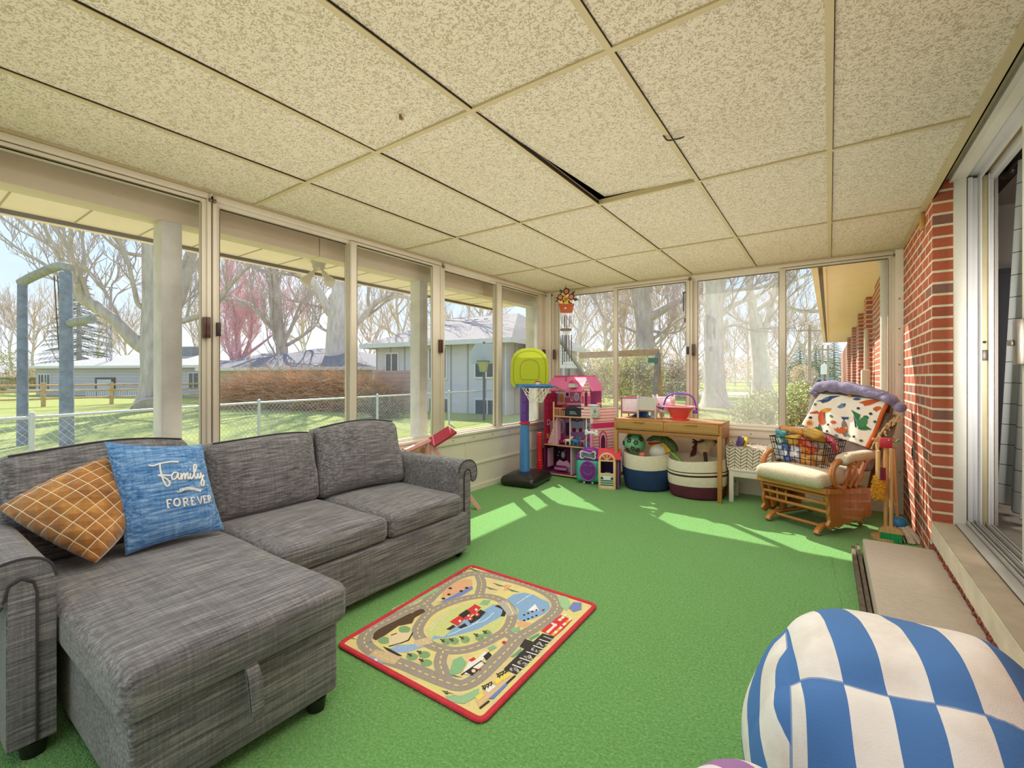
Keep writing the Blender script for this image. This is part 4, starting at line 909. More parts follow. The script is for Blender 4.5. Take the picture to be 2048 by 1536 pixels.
arch = lambda cx, cy, w, h: [(cx-w, cy-h), (cx+w, cy-h), (cx+w, cy+h*.6), (cx+w*.6, cy+h*.9), (cx, cy+h), (cx-w*.6, cy+h*.9), (cx-w, cy+h*.6)]
tp(arch(tl*.5, .38, .06, .165), 'hot', 2); tp(arch(tl*.5, .38, .048, .15), 'pale', 3); tp(arch(tl*.5, .375, .03, .125), 'plum', 4); tp(arch(tl*.5, .36, .014, .07), 'mag', 5)
tp([(.0, 0), (.03, 0), (.03, .8), (.0, .8)], 'wht', 1)
pr.build('tower_print', PM, to, True, smooth=False)
# upper front wall piece with window, gable and roofs
fx0 = x1-.105
b = MB(); b.prism([(fx0, Zs[2]), (x1, Zs[2]), (x1, 1.02), (x1-.035, 1.12), (fx0, 1.0)], Matrix(((1, 0, 0, 0), (0, 0, -1, HF+.005), (0, 1, 0, 0), (0, 0, 0, 1))), .01, 0); b.build('gable_wall', PLK, o, True, smooth=False)
pr = MB(); Tg = Matrix(((1, 0, 0, 0), (0, 0, -1, HF-.006), (0, 1, 0, 0), (0, 0, 0, 1)))
for pts, c, k in ((arch(x1-.045, .91, .02, .09), 'hot', 1), (arch(x1-.045, .905, .014, .075), 'plum', 2), (arch(x1-.085, .90, .014, .045), 'hot', 1), (arch(x1-.01, .90, .012, .045), 'hot', 1)): pr.add([Tg @ V((x, y, .0006*k)) for x, y in pts], [tuple(range(len(pts)))], pi_[c])
pr.build('gable_print', PM, o, True, smooth=False)
m, nt, b = newmat('pink_shingle_print'); co = nt.coord('Object', (1, 1, 1)); bt = nt.new('ShaderNodeTexBrick'); nt.link(nt.coord('Generated', (26, 14, 1)), bt.inputs[0]); bt.inputs['Scale'].default_value = 1; bt.inputs['Color1'].default_value = lin('d82c78'); bt.inputs['Color2'].default_value = lin('e65a98'); bt.inputs['Mortar'].default_value = lin('f2a8c8'); bt.inputs['Mortar Size'].default_value = .03
nt.link(bt.outputs[0], b.inputs['Base Color']); SHG = m
rf = MB(); rf.add([(x0-.03, HF-.04, .99), (x0+.30, HF-.02, 1.0), (x0+.26, HB-.1, 1.15), (x0+.02, HB-.1, 1.15)], [(0, 1, 2, 3)]); rf.add([(x0+.27, HF-.03, .985), (fx0+.03, HF-.04, .985), (x1-.03, HB-.12, 1.15), (x0+.22, HB-.12, 1.15)], [(0, 1, 2, 3)])
rf.add([(x1-.04, HF-.03, 1.145), (x1-.04, HB-.05, 1.145), (x1+.045, HB-.05, .99), (x1+.035, HF-.03, .99)], [(0, 1, 2, 3)])
ro = rf.build('roof', SHG, o, True, smooth=False); sm = ro.modifiers.new('t', 'SOLIDIFY'); sm.thickness = .01
b = MB(); b.add([(x0-.035, HF-.045, .985), (x0+.13, HF-.045, 1.06), (x0+.31, HF-.045, .985), (x0+.28, HF-.045, .975), (x0+.13, HF-.045, 1.035), (x0+.0, HF-.045, .97)], [(0, 1, 4, 5), (1, 2, 3, 4)]); b.build('roof_trim', M('8a7a6a', .6, var=.5, vs=60), o, True, smooth=False)
b = MB(); b.box(x0+.345, x0+.42, HF-.055, HF+.03, 1.03, 1.08, 0); b.add([(x0+.335, HF-.06, 1.078), (x0+.383, HF-.06, 1.112), (x0+.43, HF-.06, 1.078), (x0+.335, HF+.05, 1.078), (x0+.383, HF+.05, 1.112), (x0+.43, HF+.05, 1.078)], [(0, 1, 4, 3), (1, 2, 5, 4), (0, 2, 1)], 1); b.build('dormer', [M('c9cac2', .6), PINKS['hot']], o, True, smooth=False)
b = MB()
for i in range(34): x = x0+.02+i*(x1-x0-.05)/33; b.box(x, x+.006, HB-.115, HB-.10, 1.15, 1.165)
b.build('ridge_trim', PINKS['hot'], o, True, smooth=False)
# things standing in the dollhouse
def hz(a, b2, z): 
    p = hp(a, b2, HF+.04); return V((p.x, HF+.06, z))
p = hz(530, 600, Zs[2]); o = thing('storage_box', 'black plastic tray box with pale print on dollhouse top shelf', 'box', tuple(p))
b = MB(); b.add([(-.10, -.05, 0), (.115, -.05, 0), (.115, .08, 0), (-.10, .08, 0), (-.115, -.06, .075), (.125, -.06, .085), (.125, .09, .085), (-.115, .09, .075)], [(3, 2, 1, 0), (4, 5, 6, 7), (0, 1, 5, 4), (1, 2, 6, 5), (2, 3, 7, 6), (3, 0, 4, 7)]); b.build('box_body', M('2a2e32', .5), o, smooth=False)
b = MB(); b.add([(-.14, -.068, .07), (.132, -.066, .09), (.132, .095, .09), (-.12, .095, .095), (-.135, -.068, .085), (.132, -.066, .1), (.132, .095, .1), (-.12, .095, .11)], [(3, 2, 1, 0), (4, 5, 6, 7), (0, 1, 5, 4), (1, 2, 6, 5), (2, 3, 7, 6), (3, 0, 4, 7)]); b.build('lid', M('1c2024', .5), o, smooth=False)
b = MB()
for i in range(3): b.box(-.045, .045-.012*i, -.0605, -.056, .028+.013*i, .032+.013*i)
b.build('print', M('c8ccd0', .6), o, smooth=False)
p = hz(752, 605, Zs[2]); o = thing('patterned_canister', 'pale square tin with black swirl pattern on dollhouse shelf', 'tin', (p.x, HF-.0+.03, Zs[2]))
b = MB(); b.bbox(-.062, .062, -.03, .06, 0, .12, .008); b.build('tin_body', M('cfd3c8', .5), o)
b = MB()
for c in (-.035, .035):
    for r in (.016, .008): b.tube([V((c+r*cos(t), -.031, .07+r*1.2*sin(t))) for t in [2*pi*i/12 for i in range(12)]], .002, 4, closed=True)
for i in range(9): b.ball((-.05+.0125*i, -.031, .025+.006*(i % 2)), .0035, 6); b.ball((-.05+.0125*i, -.031, .105-.006*(i % 2)), .0035, 6)
b.build('swirl_print', M('22262a', .6), o)
b = MB(); b.bbox(-.055, .06, -.03, .055, .12, .14, .006); b.build('lid', M('b9d2dc', .4), o)
p = hz(820, 455, .845); o = thing('yellow_toy_flower', 'tiny yellow toy flower lying on the patterned tin', 'toy', (p.x-.01, HF+.06, Zs[2]+.141)); b = MB()
for i in range(6): t = i*pi/3; b.ball((.018*cos(t), .018*sin(t), .01), .010, 8)
b.build('petals', M('e8a830', .5), o); b = MB(); b.ball((0, 0, .014), .010, 8); b.build('centre', M('b86a28', .5), o)
def dollthing(name, lab, cat, a, z, dy, parts):
    p = hp(a, 900, HF+.06); o = thing(name, lab, cat, (p.x, HF+.06+dy, z)); parts(o); return o
def sofa_p(o):
    b = MB(); b.bbox(-.07, .07, -.035, .035, .012, .05, .012); b.build('seat', PINKS['mag'], o)
    b = MB(); b.bbox(-.07, .07, .02, .045, .04, .10, .012); b.build('backrest', PINKS['mag'], o)
    for sx in (-.07, .07): b = MB(); b.bbox(sx-.012, sx+.012, -.035, .04, .0, .07, .01); b.build('armrest', PINKS['plum'], o)
dollthing('doll_sofa', 'magenta doll sofa on the middle dollhouse floor', 'doll furniture', 370, Zs[1]+.002, .03, sofa_p)
def bed_p(o):
    b = MB(); b.bbox(-.08, .08, -.04, .04, .02, .06, .012); b.build('mattress', PINKS['lil'], o)
    b = MB(); b.prism([(-.09, 0), (.09, 0), (.09, .09), (.05, .13), (0, .11), (-.05, .13), (-.09, .09)], TR((0, .055, 0), rx=pi/2), .012); b.build('headboard', PINKS['pale'], o)
    b = MB(); b.bbox(-.075, .075, -.045, -.0, .055, .075, .01); b.build('blanket', PINKS['mag'], o)
dollthing('doll_bed', 'purple doll bed on the bottom dollhouse floor', 'doll furniture', 340, Zs[0]+.002, .06, bed_p)
def chair_p(o):
    b = MB(); b.bbox(-.03, .03, -.03, .03, .05, .062, .004); b.build('seat', PINKS['red'], o); b = MB(); b.bbox(-.03, .03, .022, .032, .06, .13, .006); b.build('backrest', PINKS['red'], o)
    for sx in (-.024, .024):
        for sy in (-.024, .024): b = MB(); b.tube([(sx, sy, 0), (sx, sy, .05)], .005, 6); b.build('leg', PINKS['red'], o)
dollthing('doll_chair', 'red doll chair behind the railing on dollhouse top floor', 'doll furniture', 370, Zs[2]+.002, .06, chair_p)
def pony(o, body, mane):
    b = MB(); b.rbox((0, 0, .05), (.07, .03, .035), .014, n=3); b.build('body', M(body, .5), o)
    for sx in (-.025, .025):
        for sy in (-.009, .009): b = MB(); b.tube([(sx, sy, 0), (sx, sy, .04)], .006, 6); b.build('leg', M(body, .5), o)
    b = MB(); b.tube([(.028, 0, .055), (.045, 0, .085)], [.012, .010], 8); b.ball((.052, 0, .088), .014, 10, sc=(1.3, .9, .9)); b.build('head', M(body, .5), o)
    b = MB(); b.tube(spline([(.04, 0, .10), (.03, 0, .09), (.018, 0, .07)], 3), .008, 6); b.build('mane', M(mane, .7), o); b = MB(); b.tube(spline([(-.034, 0, .055), (-.05, 0, .05), (-.05, 0, .025)], 3), .007, 6); b.build('tail', M(mane, .7), o)
for a, dy, lab, c1, c2 in ((450, .0, 'cream toy pony nearest the doll sofa in dollhouse', 'efe6d0', 'd8b060'), (520, .01, 'teal toy pony between cream and blue ponies in dollhouse', '5fa890', '2f6f6a'), (560, -.035, 'blue toy pony at front of middle dollhouse floor', '3f7fb8', '1f4f8f'), (610, .02, 'pink toy pony at right of the pony row in dollhouse', 'e08a9a', 'b8405a')):
    dollthing('toy_pony', lab, 'toy', a, Zs[1]+.002, dy, lambda o, c1=c1, c2=c2: pony(o, c1, c2))
def tub_p(o):
    b = MB(); b.lathe([(0, 0), (.04, 0), (.052, .03), (.055, .05), (.05, .05), (.046, .03), (0, .012)], n=20, sx=1.2, sy=.8); b.build('tub_shell', M('6f9fc0', .4), o)
dollthing('toy_tub', 'small blue toy tub at right end of middle dollhouse floor', 'toy', 685, Zs[1]+.002, .0, tub_p)
p = hp(735, 800, HF-.03); o = thing('bone_sign', 'pink toy post topped by a white bone behind pet carrier', 'toy', (p.x, HF-.05, 0)); b = MB(); b.tube([(0, 0, 0), (0, 0, .53)], .018, 10); b.build('post', M('e690b4', .5), o)
b = MB(); b.rbox((0, 0, .54), (.13, .03, .032), .012, n=2)
for sx in (-.06, .06):
    for sz in (-.014, .014): b.ball((sx, 0, .54+sz), .02, 10)
b.build('bone', M('eef0f0', .5), o)
# ================================================================ pet carrier toy
a0, a1 = atZ(1167, 966, 0), atZ(1196, 969, 0); c = (a0+a1)/2
o = thing('toy_pet_carrier', 'purple and turquoise toy pet carrier with bone window', 'toy', (c.x-.03, c.y+.03, 0), radians(14))
TQ = plastic('3fbfa8'); PU = plastic('8a2a9a')
out_ = lambda w, z0, z1, r=.04: [(-w*.86, z0), (w*.86, z0), (w, z0+.05), (w*1.02, z1), (-w*1.02, z1), (-w, z0+.05)]
Tf = Matrix(((1, 0, 0, 0), (0, 0, 1, -.075), (0, 1, 0, 0), (0, 0, 0, 1)))
b = MB(); b.rbox((0, 0, .145), (.27, .15, .25), .05, n=4, seg=4); b.build('carrier_body', TQ, o)
b = MB(); pts = [(-.137, .255), (.137, .255)]+[(.137*cos(t), .255+.13*sin(t)) for t in [pi*i/14 for i in range(1, 14)]]
b.prism(pts, Tf, .15); bo = fixn(b.build('carrier_lid', PU, o)); bv = bo.modifiers.new('b', 'BEVEL'); bv.width = .02; bv.segments = 3
b = MB(); b.lathe([(0, 0), (.078, 0), (.085, .006), (.085, .014)], n=28, sx=1, sy=1.22); b.xf(Matrix()); d_ = b.build('carrier_door', plastic('74208a'), o); d_.location = (0, -.072, .145); d_.rotation_euler = (pi/2, 0, 0)
b = MB(); b.tube([(.085*cos(t), .104*sin(t), .012) for t in [2*pi*i/28 for i in range(28)]], .007, 6, closed=True)
for (cx, cy, r) in ((-.03, .05, .016), (.03, .05, .016)): b.tube([(cx+r*cos(t), cy+r*sin(t), .013) for t in [pi*i/8 for i in range(9)]], .0035, 5)
b.tube([(.045*cos(t), -.0+.04*sin(t), .013) for t in [pi+pi*i/10 for i in range(11)]], .0035, 5); e_ = b.build('door_rim', plastic('b25ac4'), o); e_.location = (0, -.072, .145); e_.rotation_euler = (pi/2, 0, 0)
def bone(w, h, k): 
    pts = []
    for cx, cy, s0 in ((w, h, -.6), (-w, h, .9), (-w, -h, 2.5), (w, -h, 4.0)): pts += [(cx+k*cos(s0+t), cy+k*sin(s0+t)) for t in [pi*1.15*i/7 for i in range(8)]]
    return pts
b = MB(); b.prism(bone(.062, .018, .026), Tf @ Matrix.Translation((0, .315, -.008)), .01, 0); b.prism(bone(.055, .013, .02), Tf @ Matrix.Translation((0, .315, -.010)), .01, 1); b.build('bone_window', [plastic('f2eef2'), M('6f7a86', .15, var=.5, vs=30)], o)
for sx in (-.045, .045): b = MB(); b.xf(TR((sx, -.05, .012), ry=pi/2)).lathe([(0, -.01), (.012, -.01), (.012, .01), (0, .01)], n=12); b.build('wheel', M('dfe4e6', .5), o)
# ================================================================ toy stable with gate
a0, a1 = atZ(1199, 978, 0), atZ(1229, 980, 0); c = (a0+a1)/2; w = (a1-a0).length
o = thing('toy_stable', 'small wooden toy stable with red roof and arched gate', 'toy', (c.x, c.y, 0), math.atan2((a1-a0).y, (a1-a0).x)); PIN = wood('e2bd84', 'efd3a4', axis='Z', sc=2)
hw_ = w/2; b = MB()
for sx in (-hw_, hw_): b.bbox(sx-.012, sx+.012, -.008, .008, 0, .29, .003)
b.bbox(-hw_, hw_, -.008, .008, 0, .03, .003); b.bbox(-hw_, hw_, -.006, .006, .145, .165, .003)
b.tube([(hw_*cos(t), 0, .29+.075*sin(t)) for t in [pi*i/12 for i in range(13)]], .011, 6)
for an in (.9, pi/2, pi-.9): b.bar((0, 0, .30), (hw_*cos(an), 0, .29+.07*sin(an)), .01)
b.bbox(-hw_, hw_, -.005, .005, .285, .30, .002); b.build('gate_frame', PIN, o)
b = MB(); b.box(-hw_+.012, hw_-.012, -.004, .004, .03, .145, 0)
for i in range(3): b.box(-hw_+.012, hw_-.012, -.006, -.004, .04+.022*i, .05+.022*i, 1)
b.add([(-.03, -.0065, .10), (.03, -.0065, .10), (.045, -.0065, .135), (-.045, -.0065, .135)], [(0, 1, 2, 3)], 2)
for sx in (-.05, .05): b.ball((sx, -.006, .115), .014, 10, 3, (1, .2, 1))
b.build('gate_panel', [M('cfe0d8', .6), M('2f5a42', .6), M('e8eef2', .6), M('2a4a3a', .6)], o, smooth=False)
b = MB(); b.bbox(-hw_+.0, hw_+.05, .22, .235, 0, .30, .003, 0); b.box(hw_+.03, hw_+.045, .02, .22, 0, .28, 1); b.box(-hw_-.01, -hw_, .02, .22, 0, .28, 2); b.build('stable_wall', [M('4a2a6a', .6), M('7a4a9a', .6), M('2f7a5a', .6)], o, smooth=False)
b = MB(); b.add([(-hw_-.02, .0, .31), (hw_+.06, -.0, .31), (hw_+.06, .13, .40), (-hw_-.02, .13, .40), (hw_+.06, .26, .31), (-hw_-.02, .26, .31)], [(0, 1, 2, 3), (3, 2, 4, 5)]); ro = b.build('roof', M('d83a4a', .5), o, smooth=False); sm = ro.modifiers.new('t', 'SOLIDIFY'); sm.thickness = .012
b = MB(); b.bbox(-.03, .03, .06, .1, .0, .16, .01); b.build('stall_divider', M('b89ac8', .6), o)
# ================================================================ pink toy frame by the sofa arm
ZP = zoomed(9.6, 800, 840); PKW = M('eeb0a8', .5, var=.05); CRM = M('a81e3c', .35, coat=.2)
def pf(a, b2, d): return atD(*ZP(a, b2), d)
base = atD(850, 940, 3.85); o = thing('toy_playstand', 'pink wooden toy slide frame with crimson board behind sofa arm', 'toy', (base.x, base.y, 0))
b = MB(); b.bar(pf(100, 590, 3.72), pf(560, 385, 3.85), .04, .025); b.bar(pf(130, 640, 3.75), pf(560, 440, 3.87), .02, .02); b.build('rail', PKW, o, True)
p1 = pf(540, 380, 3.86); b = MB(); b.bar(V((p1.x, p1.y, 0)), p1, .045, .03, up=(1, 0, 0)); b.build('post', PKW, o, True)
p2 = pf(900, 880, 3.9); p3 = pf(600, 480, 3.88); dd = p2-p3; dd = dd*(p3.z/(p3.z-p2.z)); b = MB(); b.bar(p3, p3+dd, .04, .03); b.build('strut', PKW, o, True)
p4 = pf(120, 640, 3.75); b = MB(); b.bar(V((p4.x, p4.y, 0)), p4, .04, .03); b.build('post', PKW, o, True)
b = MB(); b.bar(pf(400, 600, 3.88), pf(470, 560, 3.9), .03, .06); b.bar(pf(320, 600, 3.85), pf(330, 760, 3.85), .02, .03); b.build('crossbar', M('d2a878', .6), o, True)
b = MB(); b.bar(pf(590, 450, 3.85), pf(1010, 185, 3.95), .14, .02, up=(.3, 0, 1)); b.build('board', CRM, o, True)
p5 = atD(888, 925, 4.0); o = thing('teal_bin', 'small teal plastic bin between pink frame and panelled wall', 'bin', (p5.x, p5.y, 0)); b = MB(); b.lathe([(0, 0), (.07, 0), (.085, .38), (.095, .38), (.095, .42), (.088, .42), (.075, .02), (0, .02)], n=4, a0=pi/4, a1=pi/4+2*pi); b.build('bin_shell', plastic('2f8f80'), o, smooth=False)
# ================================================================ console table
TX0, TX1, TY0, TY1, TZ = -1.825, -.80, 4.45, 4.85, .725
OAK = wood('a87236', 'c4904e', axis='X'); OAKZ = wood('a87236', 'c4904e', axis='Z'); OAKD = wood('9a652a', 'b07d3e', axis='X')
o = thing('console_table', 'light oak console table with two cane fronted drawers', 'table', ((TX0+TX1)/2, 4.65, 0))
b = MB(); b.bbox(TX0, TX1, TY0, TY1, TZ-.018, TZ, .003); b.build('tabletop', OAK, o, True)
b = MB(); b.bbox(TX0, TX0+.022, TY0+.004, TY1, .60, TZ-.018, .002); b.bbox(TX1-.022, TX1, TY0+.004, TY1, .60, TZ-.018, .002); b.box(TX0+.02, TX1-.02, TY0+.03, TY1, .615, TZ-.018); b.bbox(-1.322, -1.305, TY0+.004, TY0+.05, .612, TZ-.018, .001); b.build('case', OAK, o, True)
b = MB(); b.bbox(TX0+.03, TX1-.03, TY0+.006, TY0+.03, .572, .608, .002); b.bbox(TX0+.03, TX1-.03, TY1-.03, TY1-.006, .572, .608, .002); b.bbox(TX0+.004, TX0+.03, TY0+.03, TY1-.03, .572, .60, .002); b.bbox(TX1-.03, TX1-.004, TY0+.03, TY1-.03, .572, .60, .002); b.build('apron', OAKD, o, True)
for x in (TX0+.018, TX1-.018):
    for y in (TY0+.018, TY1-.018): b = MB(); b.bbox(x-.018, x+.018, y-.018, y+.018, 0, .605, .003); b.build('leg', OAKZ, o, True)
for x in (TX0+.018, TX1-.018): b = MB(); b.bbox(x-.01, x+.01, TY0+.03, TY1-.03, .11, .145, .002); b.build('stretcher', OAK, o, True)
m, nt, b_ = newmat('cane_webbing'); sp = nt.new('ShaderNodeSeparateXYZ'); nt.link(nt.coord('Object'), sp.inputs[0])
f1 = nt.math('FRACT', nt.math('MULTIPLY', sp.outputs[0], 1/.011)); f2 = nt.math('FRACT', nt.math('MULTIPLY', sp.outputs[2], 1/.0085))
hol = nt.math('MULTIPLY', nt.math('GREATER_THAN', f1, .5), nt.math('GREATER_THAN', f2, .5)); nt.link(nt.mix(hol, 'c89a52', '4a3012'), b_.inputs['Base Color']); CANE = m
for (xa, xb) in ((TX0+.024, -1.323), (-1.304, TX1-.024)):
    b = MB(); b.bbox(xa, xb, TY0-.002, TY0+.016, .618, .708, .002); do = b.build('drawer', OAK, o, True); b = MB(); b.box(xa+.02, xb-.02, TY0-.0035, TY0-.001, .634, .688); b.build('cane_panel', CANE, do, True, smooth=False)
    b = MB(); xm = (xa+xb)/2; b.bbox(xm-.055, xm+.055, TY0-.014, TY0+.002, .690, .704, .003); b.build('handle', OAK, do, True)
# ---- on the table
def tb(u, v): return atZ(u, v, TZ)
p0, p1 = tb(1247, 835), tb(1274, 833); m, nt, b_ = newmat('pink_print'); vo = nt.new('ShaderNodeTexVoronoi'); vo.inputs['Scale'].default_value = 24; nt.link(nt.coord('Object'), vo.inputs[0])
nt.link(nt.ramp(vo.outputs['Distance'], [(.16, 'c23a6c'), (.22, 'f2c0d4'), (.5, 'f6e0ea')], 'LINEAR'), b_.inputs['Base Color']); PPR = m
y = 4.60; xa, xb = atY(1243, 820, y).x, atY(1276, 820, y).x; o = thing('doll_cot', 'pink printed fabric doll cot at left on console table', 'doll furniture', ((xa+xb)/2, y, TZ)); hw_ = (xb-xa)/2
b = MB(); b.bbox(-hw_, hw_, 0, .012, .05, .20, .004); b.bbox(-hw_, hw_, .20, .212, .05, .20, .004); b.box(-hw_, -hw_+.008, 0, .21, .05, .18); b.box(hw_-.008, hw_, 0, .21, .05, .18); b.box(-hw_, hw_, 0, .21, .05, .06); b.build('cot_fabric', PPR, o)
b = MB()
for sx in (-hw_, hw_):
    for sy in (0, .21): b.tube([(sx, sy, 0), (sx, sy, .205)], .007, 8)
for sy in (0, .21): b.tube([(-hw_, sy, .205), (hw_, sy, .205)], .007, 8); b.tube([(-hw_, sy, .045), (hw_, sy, .045)], .007, 8)
b.build('cot_frame', M('b8547a', .5), o)
y = 4.56; xa, xb = atY(1276, 820, y).x, atY(1311, 820, y).x; o = thing('doll_bed', 'white wooden doll bed with arched headboard on console table', 'doll furniture', ((xa+xb)/2, y, TZ)); hw_ = (xb-xa)/2; WW = M('cfcac2', .5, var=.04)
for yy, h in ((0, .235), (.20, .20)):
    for sx in (-hw_, hw_): b = MB(); b.bbox(sx-.009, sx+.009, yy-.009, yy+.009, 0, h, .003); b.build('bed_post', WW, o)
    b = MB(); Tq = Matrix(((1, 0, 0, 0), (0, 0, 1, yy-.004), (0, 1, 0, 0), (0, 0, 0, 1))); b.prism([(-hw_, .085), (hw_, .085), (hw_, h-.035), (hw_*.5, h-.018), (0, h-.012), (-hw_*.5, h-.018), (-hw_, h-.035)], Tq, .008); fixn(b.build('headboard', WW, o, smooth=False))
for sx in (-hw_, hw_): b = MB(); b.bbox(sx-.005, sx+.005, 0, .2, .06, .10, .002); b.build('side_rail', WW, o)
b = MB(); b.bbox(-hw_+.01, hw_-.01, .01, .19, .07, .11, .012); b.build('mattress', M('e8a8a0', .8), o)
y = 4.74; xa, xb = atY(1310, 820, y).x, atY(1345, 820, y).x; o = thing('doll_crib', 'pale doll crib with pink bedding between bed and bath tub', 'doll furniture', ((xa+xb)/2, y, TZ)); hw_ = (xb-xa)/2
b = MB(); b.bbox(-hw_, hw_, -.06, .07, .06, .09, .004)
for sx in (-hw_, hw_):
    for yy in (-.06, .07): b.bbox(sx-.007, sx+.007, yy-.007, yy+.007, 0, .24, .003)
b.bbox(-hw_, hw_, -.064, -.056, .20, .215, .003); b.bbox(-hw_, hw_, .066, .074, .20, .215, .003); b.build('crib_frame', M('f0e4e8', .5), o)
b = MB(); b.rbox((0, .0, .15), (hw_*2+.02, .15, .11), .04, n=5, fn=lambda p: (p[0], p[1], p[2]+.02*sin(p[0]*30)*sin(p[1]*24))); b.build('bedding', PPR, o)
p = atY(1284, 800, 4.80); o = thing('blue_hat', 'blue patterned sun hat peeking behind the doll bed', 'hat', (p.x, 4.78, TZ)); b = MB(); b.lathe([(.10, 0), (.102, .005), (.075, .02), (.068, .12), (.055, .18), (.03, .205), (0, .21)], n=24); b.build('crown', M('2a6fae', .7, var=.5, vs=18), o)
# bath tub with purple handle
p = tb(1360, 838); y = 4.60; o = thing('toy_bath', 'coral toy baby bath with arched purple handle on table', 'toy', (atY(1359, 838, y).x, y, TZ)); COR = plastic('ee5a5a')
b = MB(); b.lathe([(0, 0), (.085, 0), (.09, .012), (.06, .018), (.075, .03), (.115, .11), (.14, .125), (.15, .125), (.15, .132), (.125, .132), (.10, .11), (.06, .035), (0, .03)], n=36, sx=1.05, sy=.75); b.build('tub_shell', COR, o)
b = MB(); b.tube([(.155*cos(t), .112*sin(t), .13) for t in [2*pi*i/32 for i in range(32)]], .008, 8, closed=True); b.build('rim', plastic('ee9ab8'), o)
b = MB(); b.tube(spline([(-.165, 0, .09), (-.150, 0, .15), (-.125, 0, .215), (-.075, 0, .25), (0, 0, .258), (.085, 0, .25), (.13, 0, .215), (.15, 0, .15), (.163, 0, .09)], 5), .0085, 8); b.rbox((.15, 0, .085), (.05, .06, .03), .012, n=2); b.build('handle', plastic('7a3ac0'), o)
# ================================================================ baskets under the table
def basket(label, c, r, h, bands, taper, mats, seed, lean=0):
    o = thing('storage_basket', label, 'basket', (c[0], c[1], 0)); N = 48; pr = []; z = 0
    def prof(z): t = z/h; return r*(1-taper*(1-t)**2*.6+.05*sin(pi*t))
    b = MB(); zs = [h*i/40 for i in range(41)]; vs = []; fs = []; ms = []
    for i, z in enumerate(zs):
        for k in range(N):
            t = 2*pi*k/N; rr = prof(z)*(1+.02*sin(3*t+seed)+.012*sin(7*t+seed*2)*(1-z/h)); 
            if i < 2: rr *= .95+.025*i
            vs.append((rr*cos(t)+lean*z*z, rr*sin(t)*.92, max(0, z+.012*sin(2*t+seed)*(z/h))))
    for i in range(40):
        zz = (zs[i]+zs[i+1])/2/h; mi = 0
        for (b0, b1, m_) in bands:
            if b0 <= zz < b1: mi = m_
        for k in range(N): fs.append((i*N+k, i*N+(k+1) % N, (i+1)*N+(k+1) % N, (i+1)*N+k)); ms.append(mi)
    n0 = len(vs)
    for z, kk in ((h, .975), (h*.6, .95), (.02, .9)):
        for k in range(N): t = 2*pi*k/N; rr = prof(z)*kk*(1+.02*sin(3*t+seed)); vs.append((rr*cos(t)+lean*z*z, rr*sin(t)*.92, z+.012*sin(2*t+seed)*(z/h)))
    L = 40*N
    for k in range(N): fs.append((L+k, L+(k+1) % N, n0+(k+1) % N, n0+k)); ms.append(0)
    for i in range(2):
        for k in range(N): fs.append((n0+i*N+k, n0+i*N+(k+1) % N, n0+(i+1)*N+(k+1) % N, n0+(i+1)*N+k)); ms.append(0)
    fs.append(tuple(n0+2*N+k for k in range(N))); ms.append(0); fs.append(tuple(range(N))); ms.append(bands[0][2])
    b.v = [V(p) for p in vs]; b.f = fs; b.m = ms; b.build('basket_body', mats, o, angle=70); return o
m, nt, b_ = newmat('rope_cream'); f = nt.math('FRACT', nt.math('MULTIPLY', (lambda s: (nt.link(nt.coord('Object'), s.inputs[0]), s.outputs[2])[1])(nt.new('ShaderNodeSeparateXYZ')), 1/.0085)); n = nt.noise(nt.coord('Object'), 40, 3, .6)
nt.link(nt.mix(n, 'd9ceb4', 'efe7d2'), b_.inputs['Base Color']); nt.link(nt.bump(nt.math('ABSOLUTE', nt.math('SUBTRACT', f, .5)), .5, .004), b_.inputs['Normal']); b_.inputs['Roughness'].default_value = .9; ROPE = m
NAVY = M('1f3a66', .85, var=.12, vs=8, bump=.3, bs=90); MARO = M('5c2434', .85, var=.12, vs=8, bump=.3, bs=90); DBR = M('43201f', .85)
b1 = basket('round rope basket with navy lower half under console table', (-1.555, 4.665), .245, .37, [(0, .60, 1)], .22, [ROPE, NAVY], 1.3)
b2 = basket('cream rope basket with maroon bottom and stripes under table', (-1.06, 4.655), .262, .36, [(0, .34, 1), (.60, .66, 2), (.69, .715, 2)], .12, [ROPE, MARO, DBR], 2.6)
# contents
def flower_ball(label, c, r):
    o = thing('play_ball', label, 'ball', c); b = MB(); b.ball((0, 0, 0), r, 36); b.build('ball_skin', plastic('74c090', .3), o)
    f = MB(); R = random.Random(4)
    for (az, el) in ((-1.75, .35), (-1.1, .2), (-1.4, -.35), (-2.0, -.55), (-1.9, .75), (-.9, -.5), (-2.5, .05), (-.5, .5)):
        d = V((cos(el)*cos(az), cos(el)*sin(az), sin(el))); u = d.cross(V((0, 0, 1))).normalized(); w = u.cross(d)
        for k in range(5): t = 2*pi*k/5; q = d*r*1.0+(u*cos(t)+w*sin(t))*.017; f.ball(tuple(q), .010, 8)
    f.build('flower_print', M('4a2418', .5), o); return o
flower_ball('green ball with brown flowers in the navy basket', (-1.67, 4.62, .455), .112)
o = thing('beach_ball', 'yellow and white panelled ball in the navy basket', 'ball', (-1.43, 4.645, .385)); R_ = .095
for i, c in enumerate(('e0b93a', 'e6e4dc', 'e0b93a', 'd8d4cc', 'e6e4dc', 'c8563a')):
    b = MB(); b.xf(TR((0, 0, 0), rx=.5, ry=.35, rz=.9)); n_ = 6
    b.grid(lambda u, v, i=i: V((R_*sin(pi*v)*cos((i+u)*pi/3), R_*sin(pi*v)*sin((i+u)*pi/3), R_*cos(pi*v))), n_, 14); b.build('panel', M(c, .35), o)
o = thing('grey_soft_cube', 'pinkish soft toy wedged under the green ball', 'toy', (-1.545, 4.50, .36)); b = MB(); b.rbox((0, 0, 0), (.06, .05, .05), .02, n=3); b.build('toy_body', M('d8705a', .7), o)
